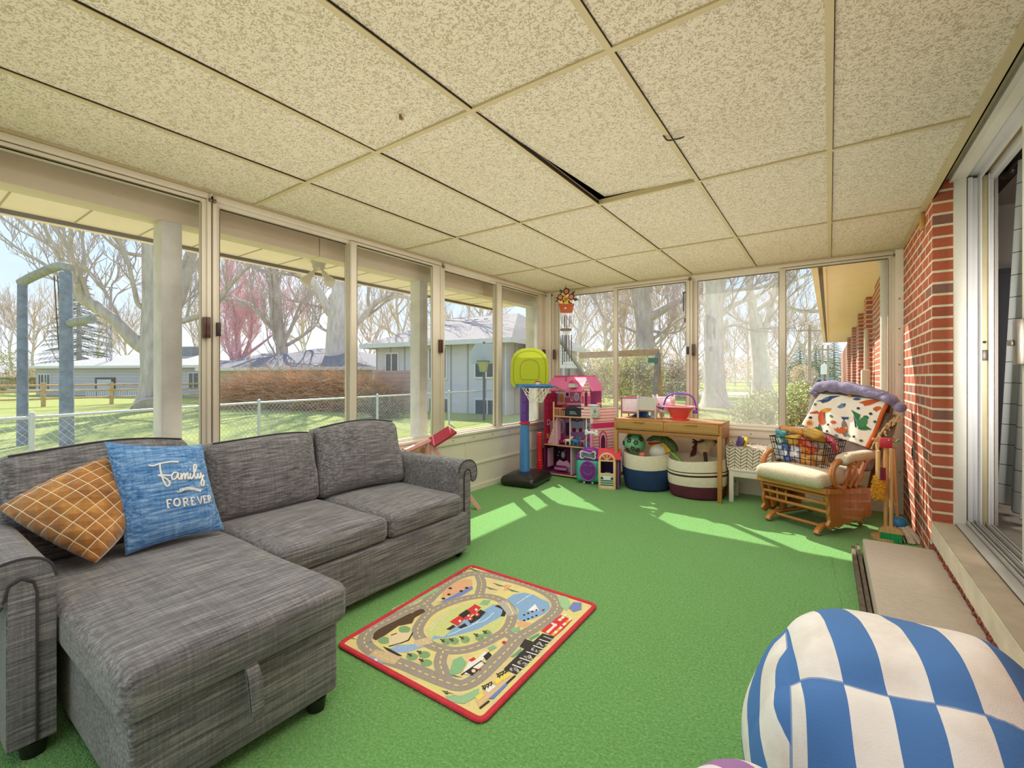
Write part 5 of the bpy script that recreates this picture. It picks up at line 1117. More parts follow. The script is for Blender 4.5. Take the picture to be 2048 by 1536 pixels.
# dinosaur hobby toy: open mouth head, yellow throat, green stick
ZT = zoomed(6.4, 1220, 770); tp_ = lambda a, b2, y=4.62: atY(*ZT(a, b2), y)
DG, DY, DR, DW = M('4f5f3a', .9, var=.35, vs=30), M('d9a530', .9, var=.15, vs=30, bump=.3), M('a8242c', .8), M('efe9da', .7)
c = tp_(720, 760); o = thing('dinosaur_stick_toy', 'plush dinosaur head with open red mouth on green stick', 'toy', tuple(c))
b = MB(); b.tube(spline([tp_(475, 715), tp_(520, 690), tp_(590, 675), tp_(680, 690), tp_(760, 740), tp_(815, 810), tp_(825, 850)], 4), [.012, .015, .018, .020, .022, .024, .026, .028, .03, .033, .036, .038, .039, .04, .041, .042, .043, .044, .044, .043, .042, .04, .038, .036, .033][:25], 12); b.build('head', DG, o, True)
b = MB(); b.tube(spline([tp_(590, 795), tp_(640, 775), tp_(700, 760), tp_(740, 800), tp_(765, 850)], 4), [.014+.0016*i for i in range(17)], 12); b.build('throat', DY, o, True)
b = MB(); b.tube(spline([tp_(490, 735), tp_(540, 745), tp_(600, 750), tp_(650, 735)], 4), [.013, .016, .019, .021, .022, .022, .022, .021, .02, .018, .016, .014, .012], 10); b.build('mouth', DR, o, True)
b = MB()
for i in range(9): t = i/8; q = tp_(490+155*t, 722-6*t, 4.595); b.tube([q, q+V((0, -.004, -.014))], [.004, .0008], 5)
for i in range(5): t = i/4; q = tp_(590+50*t, 782-16*t, 4.595); b.tube([q, q+V((0, -.004, .014))], [.004, .0008], 5)
b.build('teeth', DW, o, True)
b = MB(); b.ball(tuple(tp_(670, 690, 4.585)), .010, 8); b.build('eye', BLK, o, True)
b = MB(); b.tube([tp_(770, 845, 4.62), tp_(910, 985, 4.60)], .016, 10); b.build('stick', plastic('7cc03a'), o, True)
# hobby horse upside down in maroon basket
HT, HM, HD = M('c9a588', .9, var=.12, vs=30, bump=.3), M('6a2a1c', .95, var=.3, vs=40, bump=.6, bs=90), M('2e1c14', .6)
tq = lambda a, b2, y=4.66: atY(*ZT(a, b2), y)
c = tq(1210, 820); o = thing('hobby_horse', 'tan plush hobby horse head down over maroon basket', 'toy', tuple(c))
b = MB(); b.tube(spline([tq(1330, 720), tq(1260, 740), tq(1200, 790), tq(1205, 850)], 5), [.045+.022*sin(pi*i/15) for i in range(16)], 14); b.ball(tuple(tq(1210, 830)), .062, 16); b.build('head', HT, o, True)
b = MB(); R = random.Random(2)
for i in range(70):
    t = i/69; q = tq(1085+18*sin(t*5), 705+190*t, 4.67); d = V((R.uniform(-.03, .03), R.uniform(-.03, .0), R.uniform(-.02, .02))); b.tube([q, q+d*.7, q+d+V((0, 0, -.012))], [.009, .008, .003], 5)
b.build('mane', HM, o, True)
b = MB(); b.tube([tq(1100, 720, 4.60), tq(1150, 730, 4.58), tq(1200, 710, 4.58)], .008, 6); b.tube([tq(1345, 705, 4.6), tq(1365, 745, 4.6)], .012, 6); b.build('bridle', HD, o, True)
b = MB(); b.tube([tq(1215, 860, 4.60), tq(1232, 1010, 4.58)], .016, 10); b.build('stick', HD, o, True)
# ================================================================ white stool with herringbone basket
q = [atZ(*zoomed(3.746, 1400, 700)(245, 1133), 0), atZ(*zoomed(3.746, 1400, 700)(485, 1165), 0)]
o = thing('stool', 'small white wooden stool between console table and glider', 'stool', ((q[0].x+q[1].x)/2, q[0].y+.13, 0)); WP = M('e9e4d6', .45, var=.04, vs=6); hx = (q[1].x-q[0].x)/2+.01; SH = .285
b = MB(); b.bbox(-hx-.025, hx+.025, -.155, .155, SH, SH+.02, .003); b.build('seat', WP, o)
for sx in (-hx, hx):
    for sy in (-.13, .13): b = MB(); b.bbox(sx-.019, sx+.019, sy-.019, sy+.019, 0, SH, .002); b.build('leg', WP, o)
    b = MB(); b.bbox(sx-.01, sx+.01, -.12, .12, .12, .145, .002); b.build('stretcher', WP, o)
b = MB(); b.bbox(-hx, hx, -.146, -.130, SH-.055, SH, .002); b.bbox(-hx, hx, .13, .146, SH-.055, SH, .002); b.build('apron', WP, o)
m, nt, b_ = newmat('herringbone'); sp = nt.new('ShaderNodeSeparateXYZ'); nt.link(nt.coord('Object'), sp.inputs[0]); xx = nt.math('ADD', sp.outputs[0], sp.outputs[1])
w_ = .098; fx = nt.math('FRACT', nt.math('MULTIPLY', xx, 1/w_)); zig = nt.math('MULTIPLY', nt.math('ABSOLUTE', nt.math('SUBTRACT', fx, .5)), w_*.80)
f = nt.math('FRACT', nt.math('MULTIPLY', nt.math('ADD', sp.outputs[2], zig), 1/.030)); l1 = nt.math('LESS_THAN', f, .22)
fx2 = nt.math('FRACT', nt.math('MULTIPLY', xx, 2/w_)); l2 = nt.math('LESS_THAN', nt.math('ABSOLUTE', nt.math('SUBTRACT', fx2, .5)), .47); l2 = nt.math('SUBTRACT', 1, l2)
nt.link(nt.mix(nt.math('MAXIMUM', l1, l2), 'ece4d0', '2b2622'), b_.inputs['Base Color']); b_.inputs['Roughness'].default_value = .9; HER = m
hb_ = thing('fabric_bin', 'cream fabric bin with black herringbone pattern on white stool', 'basket', (o.location.x-.0, o.location.y-.005, SH+.02))
b = MB(); w0 = .175; b.add([(-w0, -.13, 0), (w0, -.13, 0), (w0, .13, 0), (-w0, .13, 0), (-w0-.012, -.14, .20), (w0+.012, -.14, .185), (w0+.012, .14, .20), (-w0-.012, .14, .215)], [(3, 2, 1, 0), (0, 1, 5, 4), (1, 2, 6, 5), (2, 3, 7, 6), (3, 0, 4, 7)]); bo = b.build('bin_wall', HER, hb_, smooth=False); sm = bo.modifiers.new('t', 'SOLIDIFY'); sm.thickness = .008
b = MB(); b.rbox((0, .01, .17), (.32, .24, .05), .02, n=6, fn=lambda p: (p[0], p[1], p[2]+.012*sin(p[0]*40)*sin(p[1]*33))); b.build('lining', M('b8a898', .9, var=.5, vs=30), hb_)
for dx, rz, c1, lab in ((-.125, .25, '6a5a9a', 'purple covered picture book standing in the herringbone bin'), (-.088, .3, 'c8b83a', 'yellow green picture book beside the purple book in bin')):
    bk = thing('picture_book', lab, 'book', (hb_.location.x+dx, hb_.location.y-.04, SH+.10), .5); b = MB(); b.xf(TR((0, 0, .0), ry=.28)).bbox(-.006, .006, -.06, .06, 0, .21, .002); b.build('cover', M(c1, .4, var=.5, vs=30), bk); b = MB(); b.xf(TR((0, 0, .0), ry=.28)).bbox(-.0045, .0045, -.057, .061, .003, .208, .001); b.build('pages', M('efe9da', .8), bk)
bk = thing('picture_book', 'dusty pink book edge sticking out at right of herringbone bin', 'book', (hb_.location.x+.13, hb_.location.y+.02, SH+.14), .2); b = MB(); b.xf(TR((0, 0, 0), ry=.7)).bbox(-.008, .008, -.06, .06, 0, .12, .002); b.build('cover', M('b88a86', .5), bk)
# ================================================================ glider rocker
GA, GB = V((.87, -.49, 0)).normalized(), V((.49, .87, 0)).normalized(); G0 = V((-.243, 4.044, 0))
gl_rz = math.atan2(GA.y, GA.x)
OR, ORL = wood('a5602a', 'c98240', axis='Z', rough=.35, coat=.3), wood('b06a2c', 'd2924a', axis='X', rough=.35, coat=.3)
gd = thing('glider_rocker', 'oak glider rocker with beige cushions in the right corner', 'chair', tuple(G0), gl_rz)
b = MB()
for sx in (-.187, .187):
    k = MB(); pts = spline([(sx, .0, .012), (sx, .02, .035), (sx, .08, .062), (sx, .2, .06), (sx, .34, .055), (sx, .48, .05), (sx, .54, .03), (sx, .56, .012)], 4); k.tube(pts, .024, 8, sq=(.75, 1)); k.build('foot', ORL, gd)
    k = MB(); k.bar((sx, .2, .05), (sx, .2, .27), .03, .05, up=(0, 1, 0)); k.bar((sx, .38, .05), (sx, .38, .26), .03, .05, up=(0, 1, 0)); k.bar((sx, .12, .265), (sx, .46, .245), .03, .03); k.build('base_post', OR, gd)
for (y, z) in ((.08, .055), (.5, .05), (.16, .26)): k = MB(); k.tube([(-.187, y, z), (.187, y, z)], .012, 8); k.build('stretcher', ORL, gd)
for sg in (-1, 1):
    x = sg*.25; T_ = Matrix(((0, 0, 1, x-.011), (1, 0, 0, 0), (0, 1, 0, 0), (0, 0, 0, 1)))
    prf = [V((.02, .325, 0)), V((.015, .27, 0)), V((.04, .22, 0)), V((.03, .17, 0)), V((.045, .12, 0)), V((.02, .09, 0)), V((.05, .055, 0)), V((.10, .07, 0)), V((.15, .055, 0)), V((.20, .078, 0)), V((.26, .06, 0)), V((.33, .085, 0)), V((.40, .07, 0)), V((.47, .095, 0)), V((.53, .085, 0)), V((.57, .11, 0)), V((.55, .16, 0)), V((.555, .22, 0)), V((.565, .285, 0))]
    k = MB(); k.prism([(p.x, p.y) for p in spline(prf, 3)], T_, .022); fixn(k.build('side_panel', OR, gd, angle=30))
    k = MB(); k.bar((sg*.215, .06, .30), (sg*.215, .12, .10), .02, .04); k.build('swing_arm', ORL, gd); k = MB(); k.bar((sg*.215, .44, .28), (sg*.215, .36, .1), .02, .04); k.build('swing_arm', ORL, gd)
k = MB(); k.bar((-.265, .0, .335), (.265, .0, .335), .03, .04); k.bar((-.255, .0, .335), (-.255, .58, .285), .045, .035); k.bar((.255, .0, .335), (.255, .58, .285), .045, .035); k.bar((-.26, .57, .285), (.26, .57, .285), .03, .035); k.build('seat_frame', ORL, gd)
for (y, z) in ((.03, .29), (.04, .235), (.05, .175)): k = MB(); k.tube([(-.245, y, z), (.245, y, z)], .0125, 8); k.build('front_rail', ORL, gd)
for xx in (-.14, -.07): k = MB(); k.tube([(xx, .055, .175), (xx, .05, .26)], .008, 6); k.build('spindle', ORL, gd)
for sg in (-1, 1):
    x = sg*.262
    k = MB(); k.tube(spline([(x, .17, .54), (x, .11, .53), (x, .07, .49), (x, .06, .43), (x, .09, .37), (x, .15, .345), (x, .2, .345)], 5), .02, 8, sq=(1, 1.1)); k.tube([(x, .16, .54), (x, .4, .535), (x, .58, .52)], .016, 8); k.build('arm_bow', OR, gd)
    for (y0, y1) in ((.30, .20), (.38, .26), (.50, .33)): k = MB(); k.bar((x, y0, .53), (x, y1, .335), .018, .034, up=(0, 1, 0)); k.build('arm_spindle', OR, gd)
CSH = M('cfc0a6', .95, var=.22, vs=120, bump=.6, bs=150); 
for sg in (-1, 1): k = MB(); k.rbox((sg*.268, .36, .562), (.10, .42, .065), .03, n=6, fn=lambda p: (p[0], p[1], p[2]+(-.022 if p[1] < -.14 else 0)*((-p[1]-.14)/.07))); k.build('arm_pad', CSH, gd, angle=70)
k = MB(); k.rbox((0, .215, .40), (.525, .56, .105), .05, n=10, seg=5, puff=(0, 0, .018)); k.build('seat_cushion', CSH, gd, angle=70)
for sg in (-1, 1): k = MB(); k.bar((sg*.27, .54, .30), (sg*.29, .80, 1.0), .03, .045); k.build('back_post', M('5a3a24', .5), gd)
BCM = M('8f7f7c', .9, var=.12, vs=20, bump=.3, bs=120); Tb_ = TR((0, .645, .735), rx=-.37); k = MB(); k.rbox((0, 0, 0), (.56, .11, .66), .05, n=8, seg=4, puff=(0, .02, 0), T=Tb_); k.build('back_cushion', BCM, gd, angle=70)
k = MB()
for sx in (-.272,):
    for z in (-.12, .0, .12): k.tube([Tb_ @ V((sx-.006, -.05, z)), Tb_ @ V((sx-.006, .05, z))], .004, 5)
k.build('piping', M('b8b4b0', .8), gd)
# ---- blankets over the back
ZG = zoomed(4.518, 1500, 750); GMW = _mw[gd.name]; GN = (GMW.to_3x3() @ V((0, -cos(.37), sin(.37))))
P0 = GMW @ (Tb_ @ V((0, -.085, 0)))
def onback(a, b2, off=0):
    r = V(ray(*ZG(a, b2))); o_ = V((0, 0, CAMZ)); t = (P0+GN*off-o_).dot(GN)/r.dot(GN); return o_+r*t
C4 = [onback(470, 452), onback(1062, 655), onback(1262, 232), onback(632, 165)]; C4[0] = C4[0]
def blk(u, v, off=0):
    p = C4[0]*(1-u)*(1-v)+C4[1]*u*(1-v)+C4[2]*u*v+C4[3]*(1-u)*v
    return p+GN*(off+.011*sin(17*u+3*v)*(.3+.7*(1-v))+.007*sin(9*v+13*u+1))
def buv(a, b2):
    A, B, C, D_ = V((470, 452)), V((1062, 655)), V((1262, 232)), V((632, 165)); u, v = .5, .5; p = V((a, b2))
    for _ in range(30):
        q = A*(1-u)*(1-v)+B*u*(1-v)+C*u*v+D_*(1-u)*v; du = (B-A)*(1-v)+(C-D_)*v; dv = (D_-A)*(1-u)+(C-B)*u; r = p-q; det = du.x*dv.y-du.y*dv.x
        u += (r.x*dv.y-r.y*dv.x)/det; v += (du.x*r.y-du.y*r.x)/det
    return u, v
cen = sum(C4, V((0, 0, 0)))/4; o = thing('dinosaur_blanket', 'cream child blanket with dinosaur print and orange edge over chair back', 'blanket', tuple(cen))
b = MB(); b.grid(lambda u, v: blk(u, v), 60, 40); bo = b.build('cloth', M('f2e9d8', .95, var=.05, vs=10, bump=.3, bs=120), o, True, angle=80); sm = bo.modifiers.new('t', 'SOLIDIFY'); sm.thickness = .012; sm.offset = -1
b = MB(); b.tube([blk(.995, i/20, .004) for i in range(21)], .014, 8); b.build('edge_binding', M('c8622a', .9, var=.1), o, True)
DC = ['c85a2a', '2f7a4a', '33507a', 'd8942a', 'd9663a', '4a8a5a', '26334a', '6a8ab0']; pm = MB(); PL = [0]
def dp(pts, c, closed=True):
    PL[0] += 1; off = .0035+.00005*PL[0]; uvs = [buv(*p) for p in pts]; cu = sum(u for u, v in uvs)/len(uvs); cv = sum(v for u, v in uvs)/len(uvs)
    pts3 = []; n = len(uvs)
    for i in range(n):
        for j in range(3): t = j/3; u = uvs[i][0]*(1-t)+uvs[(i+1) % n][0]*t; v = uvs[i][1]*(1-t)+uvs[(i+1) % n][1]*t; pts3.append((u, v))
    N = len(pts3); vs = [blk(cu, cv, off)]+[blk(cu+(u-cu)*.5, cv+(v-cv)*.5, off) for u, v in pts3]+[blk(u, v, off) for u, v in pts3]
    fs = [(0, 1+i, 1+(i+1) % N) for i in range(N)]+[(1+i, 1+N+i, 1+N+(i+1) % N, 1+(i+1) % N) for i in range(N)]; pm.add(vs, fs, c)
def dlobe(a, b2, ra, rb, c, n=10, rot=0): dp([(a+ra*cos(t)*cos(rot)-rb*sin(t)*sin(rot), b2+ra*cos(t)*sin(rot)+rb*sin(t)*cos(rot)) for t in [2*pi*i/n for i in range(n)]], c)
# long necked and horned shapes, leaves, suns, footprints
dlobe(655, 385, 32, 62, 0, rot=.1); dp([(620, 325), (540, 340), (545, 350), (640, 350)], 0); dp([(650, 320), (700, 300), (755, 305), (740, 325), (680, 345)], 3); dlobe(670, 430, 38, 20, 0); dp([(625, 440), (640, 440), (640, 458), (628, 458)], 0)
for i in range(6): dp([(672+3*i, 345+14*i), (695+2*i, 338+14*i), (690+2*i, 352+14*i)], 6)
dp([(935, 318), (1020, 365), (1010, 410), (1030, 470), (1100, 490), (1020, 505), (995, 470), (985, 420), (960, 360)], 1); dlobe(1040, 430, 30, 52, 5, rot=.3); dlobe(1060, 385, 22, 18, 1); dlobe(1035, 490, 36, 14, 1)
dp([(960, 370), (985, 430), (990, 490), (975, 480), (968, 420)], 6)
dp([(1000, 250), (1060, 235), (1130, 225), (1200, 215), (1180, 240), (1110, 270), (1050, 282), (1040, 262)], 0); dlobe(1160, 305, 38, 18, 4, rot=-.2); dp([(1120, 310), (1150, 290), (1190, 300), (1165, 320), (1150, 335)], 0)
dp([(610, 240), (680, 215), (730, 190), (850, 195), (770, 205), (720, 235), (660, 255), (650, 240)], 2); dlobe(700, 210, 40, 14, 7, rot=-.3)
dp([(810, 295), (850, 265), (890, 262), (880, 290), (835, 305)], 2); dlobe(850, 285, 26, 16, 7, rot=-.4); dlobe(550, 440, 26, 24, 3); dlobe(550, 440, 14, 13, 4)
for i in range(10): t = i*.628; dp([(550+30*cos(t), 440+28*sin(t)), (550+42*cos(t+.12), 440+40*sin(t+.12)), (550+31*cos(t+.3), 440+29*sin(t+.3))], 3)
dlobe(920, 192, 18, 10, 3); dlobe(985, 218, 36, 10, 2); dp([(840, 380), (915, 385), (905, 405), (885, 395), (865, 412), (850, 398)], 2); dlobe(780, 435, 24, 15, 4); dlobe(760, 380, 20, 12, 5, rot=.6); dlobe(555, 388, 17, 11, 6); dlobe(735, 460, 13, 10, 6)
for a in (-.9, -.45, 0, .45, .9): dlobe(838+34*sin(a), 510-26*cos(a)+18, 10, 30, 4, rot=a)
for a in (-1.1, -.5, 0, .5, 1.1): dlobe(625+26*sin(a), 495-14*cos(a), 7, 20, 1, rot=a)
for (a, b2, c) in ((905, 550, 5), (960, 565, 6), (1000, 305, 2), (725, 520, 6), (805, 555, 7), (840, 590, 6), (600, 270, 5), (1130, 420, 2), (1100, 350, 6), (1020, 600, 1), (880, 480, 3)): dlobe(a, b2, 15, 11, c)
pm.build('dinosaur_print', [M(c, .9) for c in DC], o, True, angle=80)
# purple throw rolled along the top
def otop(a, b2, d=0): return onback(a, b2, d)
pts = [otop(575, 175, -.0), otop(600, 130), otop(680, 98, .02), otop(800, 108, .02), otop(930, 125, .02), otop(1060, 150, .02), otop(1180, 180, .02)]
e1 = atY(*ZG(1290, 215), 4.52); e2 = atY(*ZG(1380, 275), 4.44); e3 = atY(*ZG(1430, 315), 4.36)
PUR = M('8f86a8', .95, var=.28, vs=22, bump=.8, bs=70, sheen=.4); o = thing('purple_throw', 'rolled lavender grey throw blanket along the chair back top', 'blanket', tuple(pts[3]))
q = spline(pts+[otop(1270, 215, .02), e2+V((-.03, 0, .0)), e3+V((-.035, 0, .01))], 6); b = MB(); R = random.Random(6); rs = []
for i in range(len(q)): t = i/(len(q)-1); rs.append(.034+.014*sin(pi*min(1, t*1.4))+.004*sin(i*.9)+.002*R.uniform(-1, 1))
b.tube(q, rs, 16); 
b.tube([p+GN*.022+V((0, 0, -.018)) for p in q[3:-6]], [.024+.004*sin(i*.7) for i in range(len(q[3:-6]))], 12); b.build('rolled_cloth', PUR, o, True, angle=80)
b = MB()
for i in range(16):
    t = R.uniform(.1, .95); p = q[int(t*(len(q)-1))]; d = V((R.uniform(-1, 1), R.uniform(-1, .2), R.uniform(-.6, 1))).normalized(); p = p+d*.043; b.ball(tuple(p), R.uniform(.005, .011), 6, sc=(1.6, 1, .6))
b.build('woven_motifs', M('d8d0e0', .95), o, True)
# tan fringe at right of the blanket
o = thing('fringed_throw', 'brown tasselled throw hanging at right side of chair back', 'blanket', tuple(onback(1230, 400))); b = MB()
b.grid(lambda u, v: onback(1130+150*u+70*v, 560-230*v+40*u, -.012+.006*sin(u*9+v*7)), 16, 16); b.build('cloth', M('6a5442', .95, var=.4, vs=40), o, True)
b = MB()
for i in range(46):
    t = i/45; p = onback(1120+235*t+8*sin(i), 610-250*t-40*sin(pi*t), .004); d = V((R.uniform(-.02, .02), R.uniform(-.02, .0), -.03-R.uniform(0, .02))); b.tube([p, p+d*.5, p+d], [.006, .005, .007], 5)
b.build('tassels', M('c9a878', .95, var=.3, vs=50), o, True)
# ---- wire basket with snacks on the seat
bs = thing('wire_basket', 'black wire basket full of snack packets on the glider seat', 'basket', tuple(GMW @ V((-.04, .26, .463))), gl_rz); WR = M('2a2826', .4, metal=.6)
bw, bd, bh = .215, .135, .20; k = MB()
def lvl(z): s = .82+.18*z/bh; return bw*s, bd*s
for z in (0, .05, .10, .15, .2): w, d = lvl(z); k.tube([(-w, -d, z), (w, -d, z), (w, d, z), (-w, d, z)], .003 if z < .2 else .0045, 5, closed=True)
for i in range(10):
    t = -1+2*i/9; w0, d0 = lvl(0); w1, d1 = lvl(bh)
    for sg in (-1, 1): k.tube([(w0*t, sg*d0, 0), (w1*t, sg*d1, bh)], .0022, 4); k.tube([(sg*w0, d0*t, 0), (sg*w1, d1*t, bh)], .0022, 4)
    k.tube([(w0*t, -d0, 0), (w0*t, d0, 0)], .0022, 4)
k.build('wire_frame', WR, bs)
BM = Matrix.Translation(bs.location) @ Matrix.Rotation(gl_rz, 4, 'Z')
def bag(label, c, size, rot, cols, seed, name='snack_bag'):
    p = BM @ V(c); o = thing(name, label, 'snack packet', tuple(p), gl_rz); k = MB(); sx, sy, sz = size; R_ = random.Random(seed); ph = R_.uniform(0, 6)
    T = TR((0, 0, 0), *rot)
    def fn(u, v, sg): a = (1-(2*u-1)**2)*(1-(2*v-1)**6); return T @ V(((u-.5)*sx, sg*sy/2*max(0, a)**.5+.004*sin(14*u+ph)*sin(11*v), (v-.5)*sz))
    k.grid(lambda u, v: fn(u, v, -1), 12, 14); k.grid(lambda u, v: fn(1-u, v, 1), 12, 14); k.build('packet', M(cols[0], .3, var=.12, vs=20, coat=.2), o, angle=80)
    k = MB(); k.add([fn(.5+.32*cos(t), .55+.2*sin(t), -1)+T.to_3x3() @ V((0, -.003, 0)) for t in [2*pi*i/14 for i in range(14)]], [tuple(range(14))]); k.build('printed_panel', M(cols[1], .4), o)
    k = MB(); k.add([fn(u, v, -1)+T.to_3x3() @ V((0, -.002, 0)) for u, v in ((.03, .985), (.97, .985), (.97, .93), (.03, .93))], [(0, 1, 2, 3)]); k.build('sealed_edge', M(cols[2], .4), o)
    return o
bag('teal and white chip bag at left end of wire basket', (-.165, -.05, .17), (.11, .07, .17), (.2, .1, -.2), ('3f8f98', 'e6ece8', 'd8e0dc'), 1)
bag('orange red snack bag lying across front of wire basket', (.05, -.085, .13), (.16, .05, .13), (.3, .6, 0), ('c8401e', 'e88a2a', '8a2a18'), 2)
bag('yellow snack bag under the long bread bag in basket', (-.06, -.05, .165), (.13, .06, .12), (.4, -.2, .1), ('dba22e', 'f0d060', 'b87a1e'), 3)
bag('golden bag at right top of the wire basket', (.075, -.02, .225), (.17, .09, .12), (.9, .2, -.1), ('c8983e', 'e2c070', 'a8742a'), 4)
bag('blue and white packet standing upright in basket front', (-.10, -.10, .075), (.06, .03, .14), (.05, -.15, 0), ('4a6ab0', 'e8e4ec', 'c8d0e8'), 5)
bag('silver white packet at lower left inside wire basket', (-.155, -.09, .07), (.08, .04, .11), (.1, .1, 0), ('d8dadc', '8a9ab0', 'b0b4b8'), 6)
bag('clear bag of orange crackers low in the wire basket', (.06, -.085, .05), (.12, .06, .09), (.2, .1, .1), ('c8863e', 'e0a860', 'b07030'), 7)
bag('pale lilac packet at lower centre of wire basket', (-.025, -.10, .085), (.09, .04, .11), (.15, .3, 0), ('c8c4d4', 'e8e4f0', '9a92b0'), 8)
bag('brown crinkled packet at lower right of wire basket', (.145, -.07, .075), (.10, .06, .12), (.2, -.2, 0), ('a87a52', 'd2b088', '8a5a3a'), 9)
bag('red striped packet at right end of wire basket', (.19, .0, .17), (.11, .05, .12), (.5, .5, -.4), ('b83a4a', 'f0e4dc', '7a2a5a'), 10)
bag('red topped packet behind the bread bag in basket', (-.05, .07, .22), (.14, .06, .10), (.6, 0, .2), ('c8484a', 'f0d8a0', '8a2a2a'), 11)
p = BM @ V((-.02, -.035, .245)); o = thing('bread_bag', 'long tan bread roll bag lying on top of basket', 'bread', tuple(p), gl_rz); k = MB(); k.tube(spline([(-.15, 0, .01), (-.13, 0, .012), (-.05, 0, .008), (.04, 0, 0), (.10, .0, -.005), (.12, 0, -.005)], 5), [.012]+[.03+.003*sin(i*1.7) for i in range(23)]+[.028, .014], 14, sq=(.9, 1)); k.build('bread_loaf', M('d2964e', .6, var=.2, vs=30), o, angle=70); k = MB(); k.tube([(-.145, 0, .011), (-.175, 0, .016)], [.012, .02], 10); k.build('tied_end', M('d85a3a', .5), o)
# ================================================================ toy cleaning set on its stand
ZC_ = zoomed(6.4, 1720, 860); sy = 4.12
def cs(a, b2, y=sy): return atY(*ZC_(a, b2), y)
STK = wood('c9985a', 'e0b880', axis='Z', sc=2)
c0 = cs(330, 1300, 4.16); o = thing('cleaning_stand', 'wooden toy cleaning stand with red hook block on top', 'stand', (c0.x, 4.16, 0))
k = MB(); k.tube([(0, 0, .02), (0, 0, cs(330, 200, 4.16).z)], .013, 10); k.build('pole', STK, o)
k = MB(); zt = cs(330, 165, 4.16).z; k.bbox(-.034, .034, -.03, .03, zt-.034, zt+.034, .006); k.build('hook_block', M('b81e2c', .4, coat=.3), o)
k = MB(); k.lathe([(0, 0), (.085, 0), (.085, .016), (.02, .022), (0, .022)], n=24); k.build('base', STK, o)
for (dx, dy, col) in ((-.055, -.01, 'd8906a'), (.055, .0, '5a8a5a')):
    k = MB(); k.tube([(0, 0, zt+.01), (dx, dy, zt+.01), (dx*1.25, dy, zt+.022)], .006, 6); k.ball((dx*1.25, dy, zt+.022), .011, 8); k.build('hook', M(col, .5), o)
c1 = cs(395, 1260); bx = c1.x; o = thing('toy_broom', 'toy broom with green bristles and half moon wooden head', 'broom', (bx, sy-.02, 0))
k = MB(); tpz = cs(385, 235, sy-.02).z; k.tube([(0, 0, .09), (.0, .01, tpz)], .0115, 10); k.build('handle', STK, o)
wL, wR = cs(232, 1290).x-bx, cs(552, 1330).x-bx; k = MB(); T_ = Matrix(((1, 0, 0, 0), (0, 0, 1, -.018), (0, 1, 0, 0), (0, 0, 0, 1))); k.prism([(wL, .062)]+[(wL+(wR-wL)*(.5-.5*cos(t)), .066+.040*sin(t)) for t in [pi*i/12 for i in range(1, 12)]]+[(wR, .062)], T_, .036); bo = fixn(k.build('broom_head', STK, o))
k = MB(); R = random.Random(3)
for i in range(26):
    for j in range(3): x = wL+.012+(wR-wL-.024)*i/25; yy = -.012+.012*j; k.tube([(x, yy, .064), (x+R.uniform(-.004, .004), yy+R.uniform(-.004, .004), .003)], [.0036, .004], 5)
k.build('bristles', M('1fa05a', .5), o)
c2 = cs(455, 1170, 4.2); o = thing('toy_mop', 'toy mop with blue cap and cream strings', 'mop', (c2.x, 4.2, 0)); tz = cs(420, 250, 4.2)
k = MB(); k.tube([(.01, 0, .15), (tz.x-c2.x, .0, tz.z)], .0115, 10); k.build('handle', STK, o)
k = MB(); k.lathe([(.05, .10), (.052, .112), (.045, .14), (.025, .158), (0, .162)], (.015, 0, 0), 20); k.build('cap', plastic('2a86c0'), o)
k = MB()
for i in range(60):
    t = R.uniform(0, 2*pi); a = V((.015+.045*cos(t), .035*sin(t), .108)); e = V((.06+.075*cos(t)+R.uniform(-.01, .01), -.03+.06*sin(t), .006)); k.tube(spline([a, a.lerp(e, .4)+V((0, 0, .01)), e], 3), .0055, 5)
k.build('strings', M('d8c8b0', .95, var=.15, vs=40), o)
c3 = cs(240, 740, 4.08); zt2 = cs(220, 160, 4.08).z; o = thing('toy_duster', 'fluffy yellow toy duster hanging from left hook', 'duster', (c3.x, 4.08, cs(240, 890, 4.08).z)); z0 = cs(240, 890, 4.08).z
k = MB(); k.tube([(-.01, 0, .1), (-.006, 0, zt2-z0)], .010, 8); k.build('handle', STK, o)
k = MB(); hh = cs(240, 570, 4.08).z-z0
for i in range(420):
    v = R.uniform(0, 1); t = R.uniform(0, 2*pi); rr = .04*sin(pi*min(1, .12+v*.85))**.6; a = V((rr*.6*cos(t), rr*.6*sin(t), hh*v)); e = a+V((.017*cos(t)+R.uniform(-.008, .008), .017*sin(t), R.uniform(-.012, .008))); k.tube([a, e], [.006, .003], 4)
k.lathe([(0, 0), (.025, .01), (.033, hh*.4), (.028, hh*.8), (0, hh)], n=12); k.build('fluff', M('dca02e', .95, var=.2, vs=40), o, smooth=False)
c4 = cs(268, 560, 4.05); z0 = cs(268, 640, 4.05).z; o = thing('toy_hand_brush', 'toy hand brush with maroon bristles in front of duster', 'brush', (c4.x, 4.05, z0)); zt3 = cs(265, 260, 4.05).z
k = MB(); k.rbox((-.012, .006, (zt3-z0)/2), (.020, .022, zt3-z0), .008, n=3); k.build('handle', STK, o)
k = MB(); hh = cs(268, 480, 4.05).z-z0
for i in range(14):
    for j in range(4): k.tube([(-.002, -.009+.006*j, .004+hh*i/14), (.026, -.009+.006*j, .004+hh*i/14)], .0028, 4)
k.build('bristles', M('8a1a3a', .6), o)
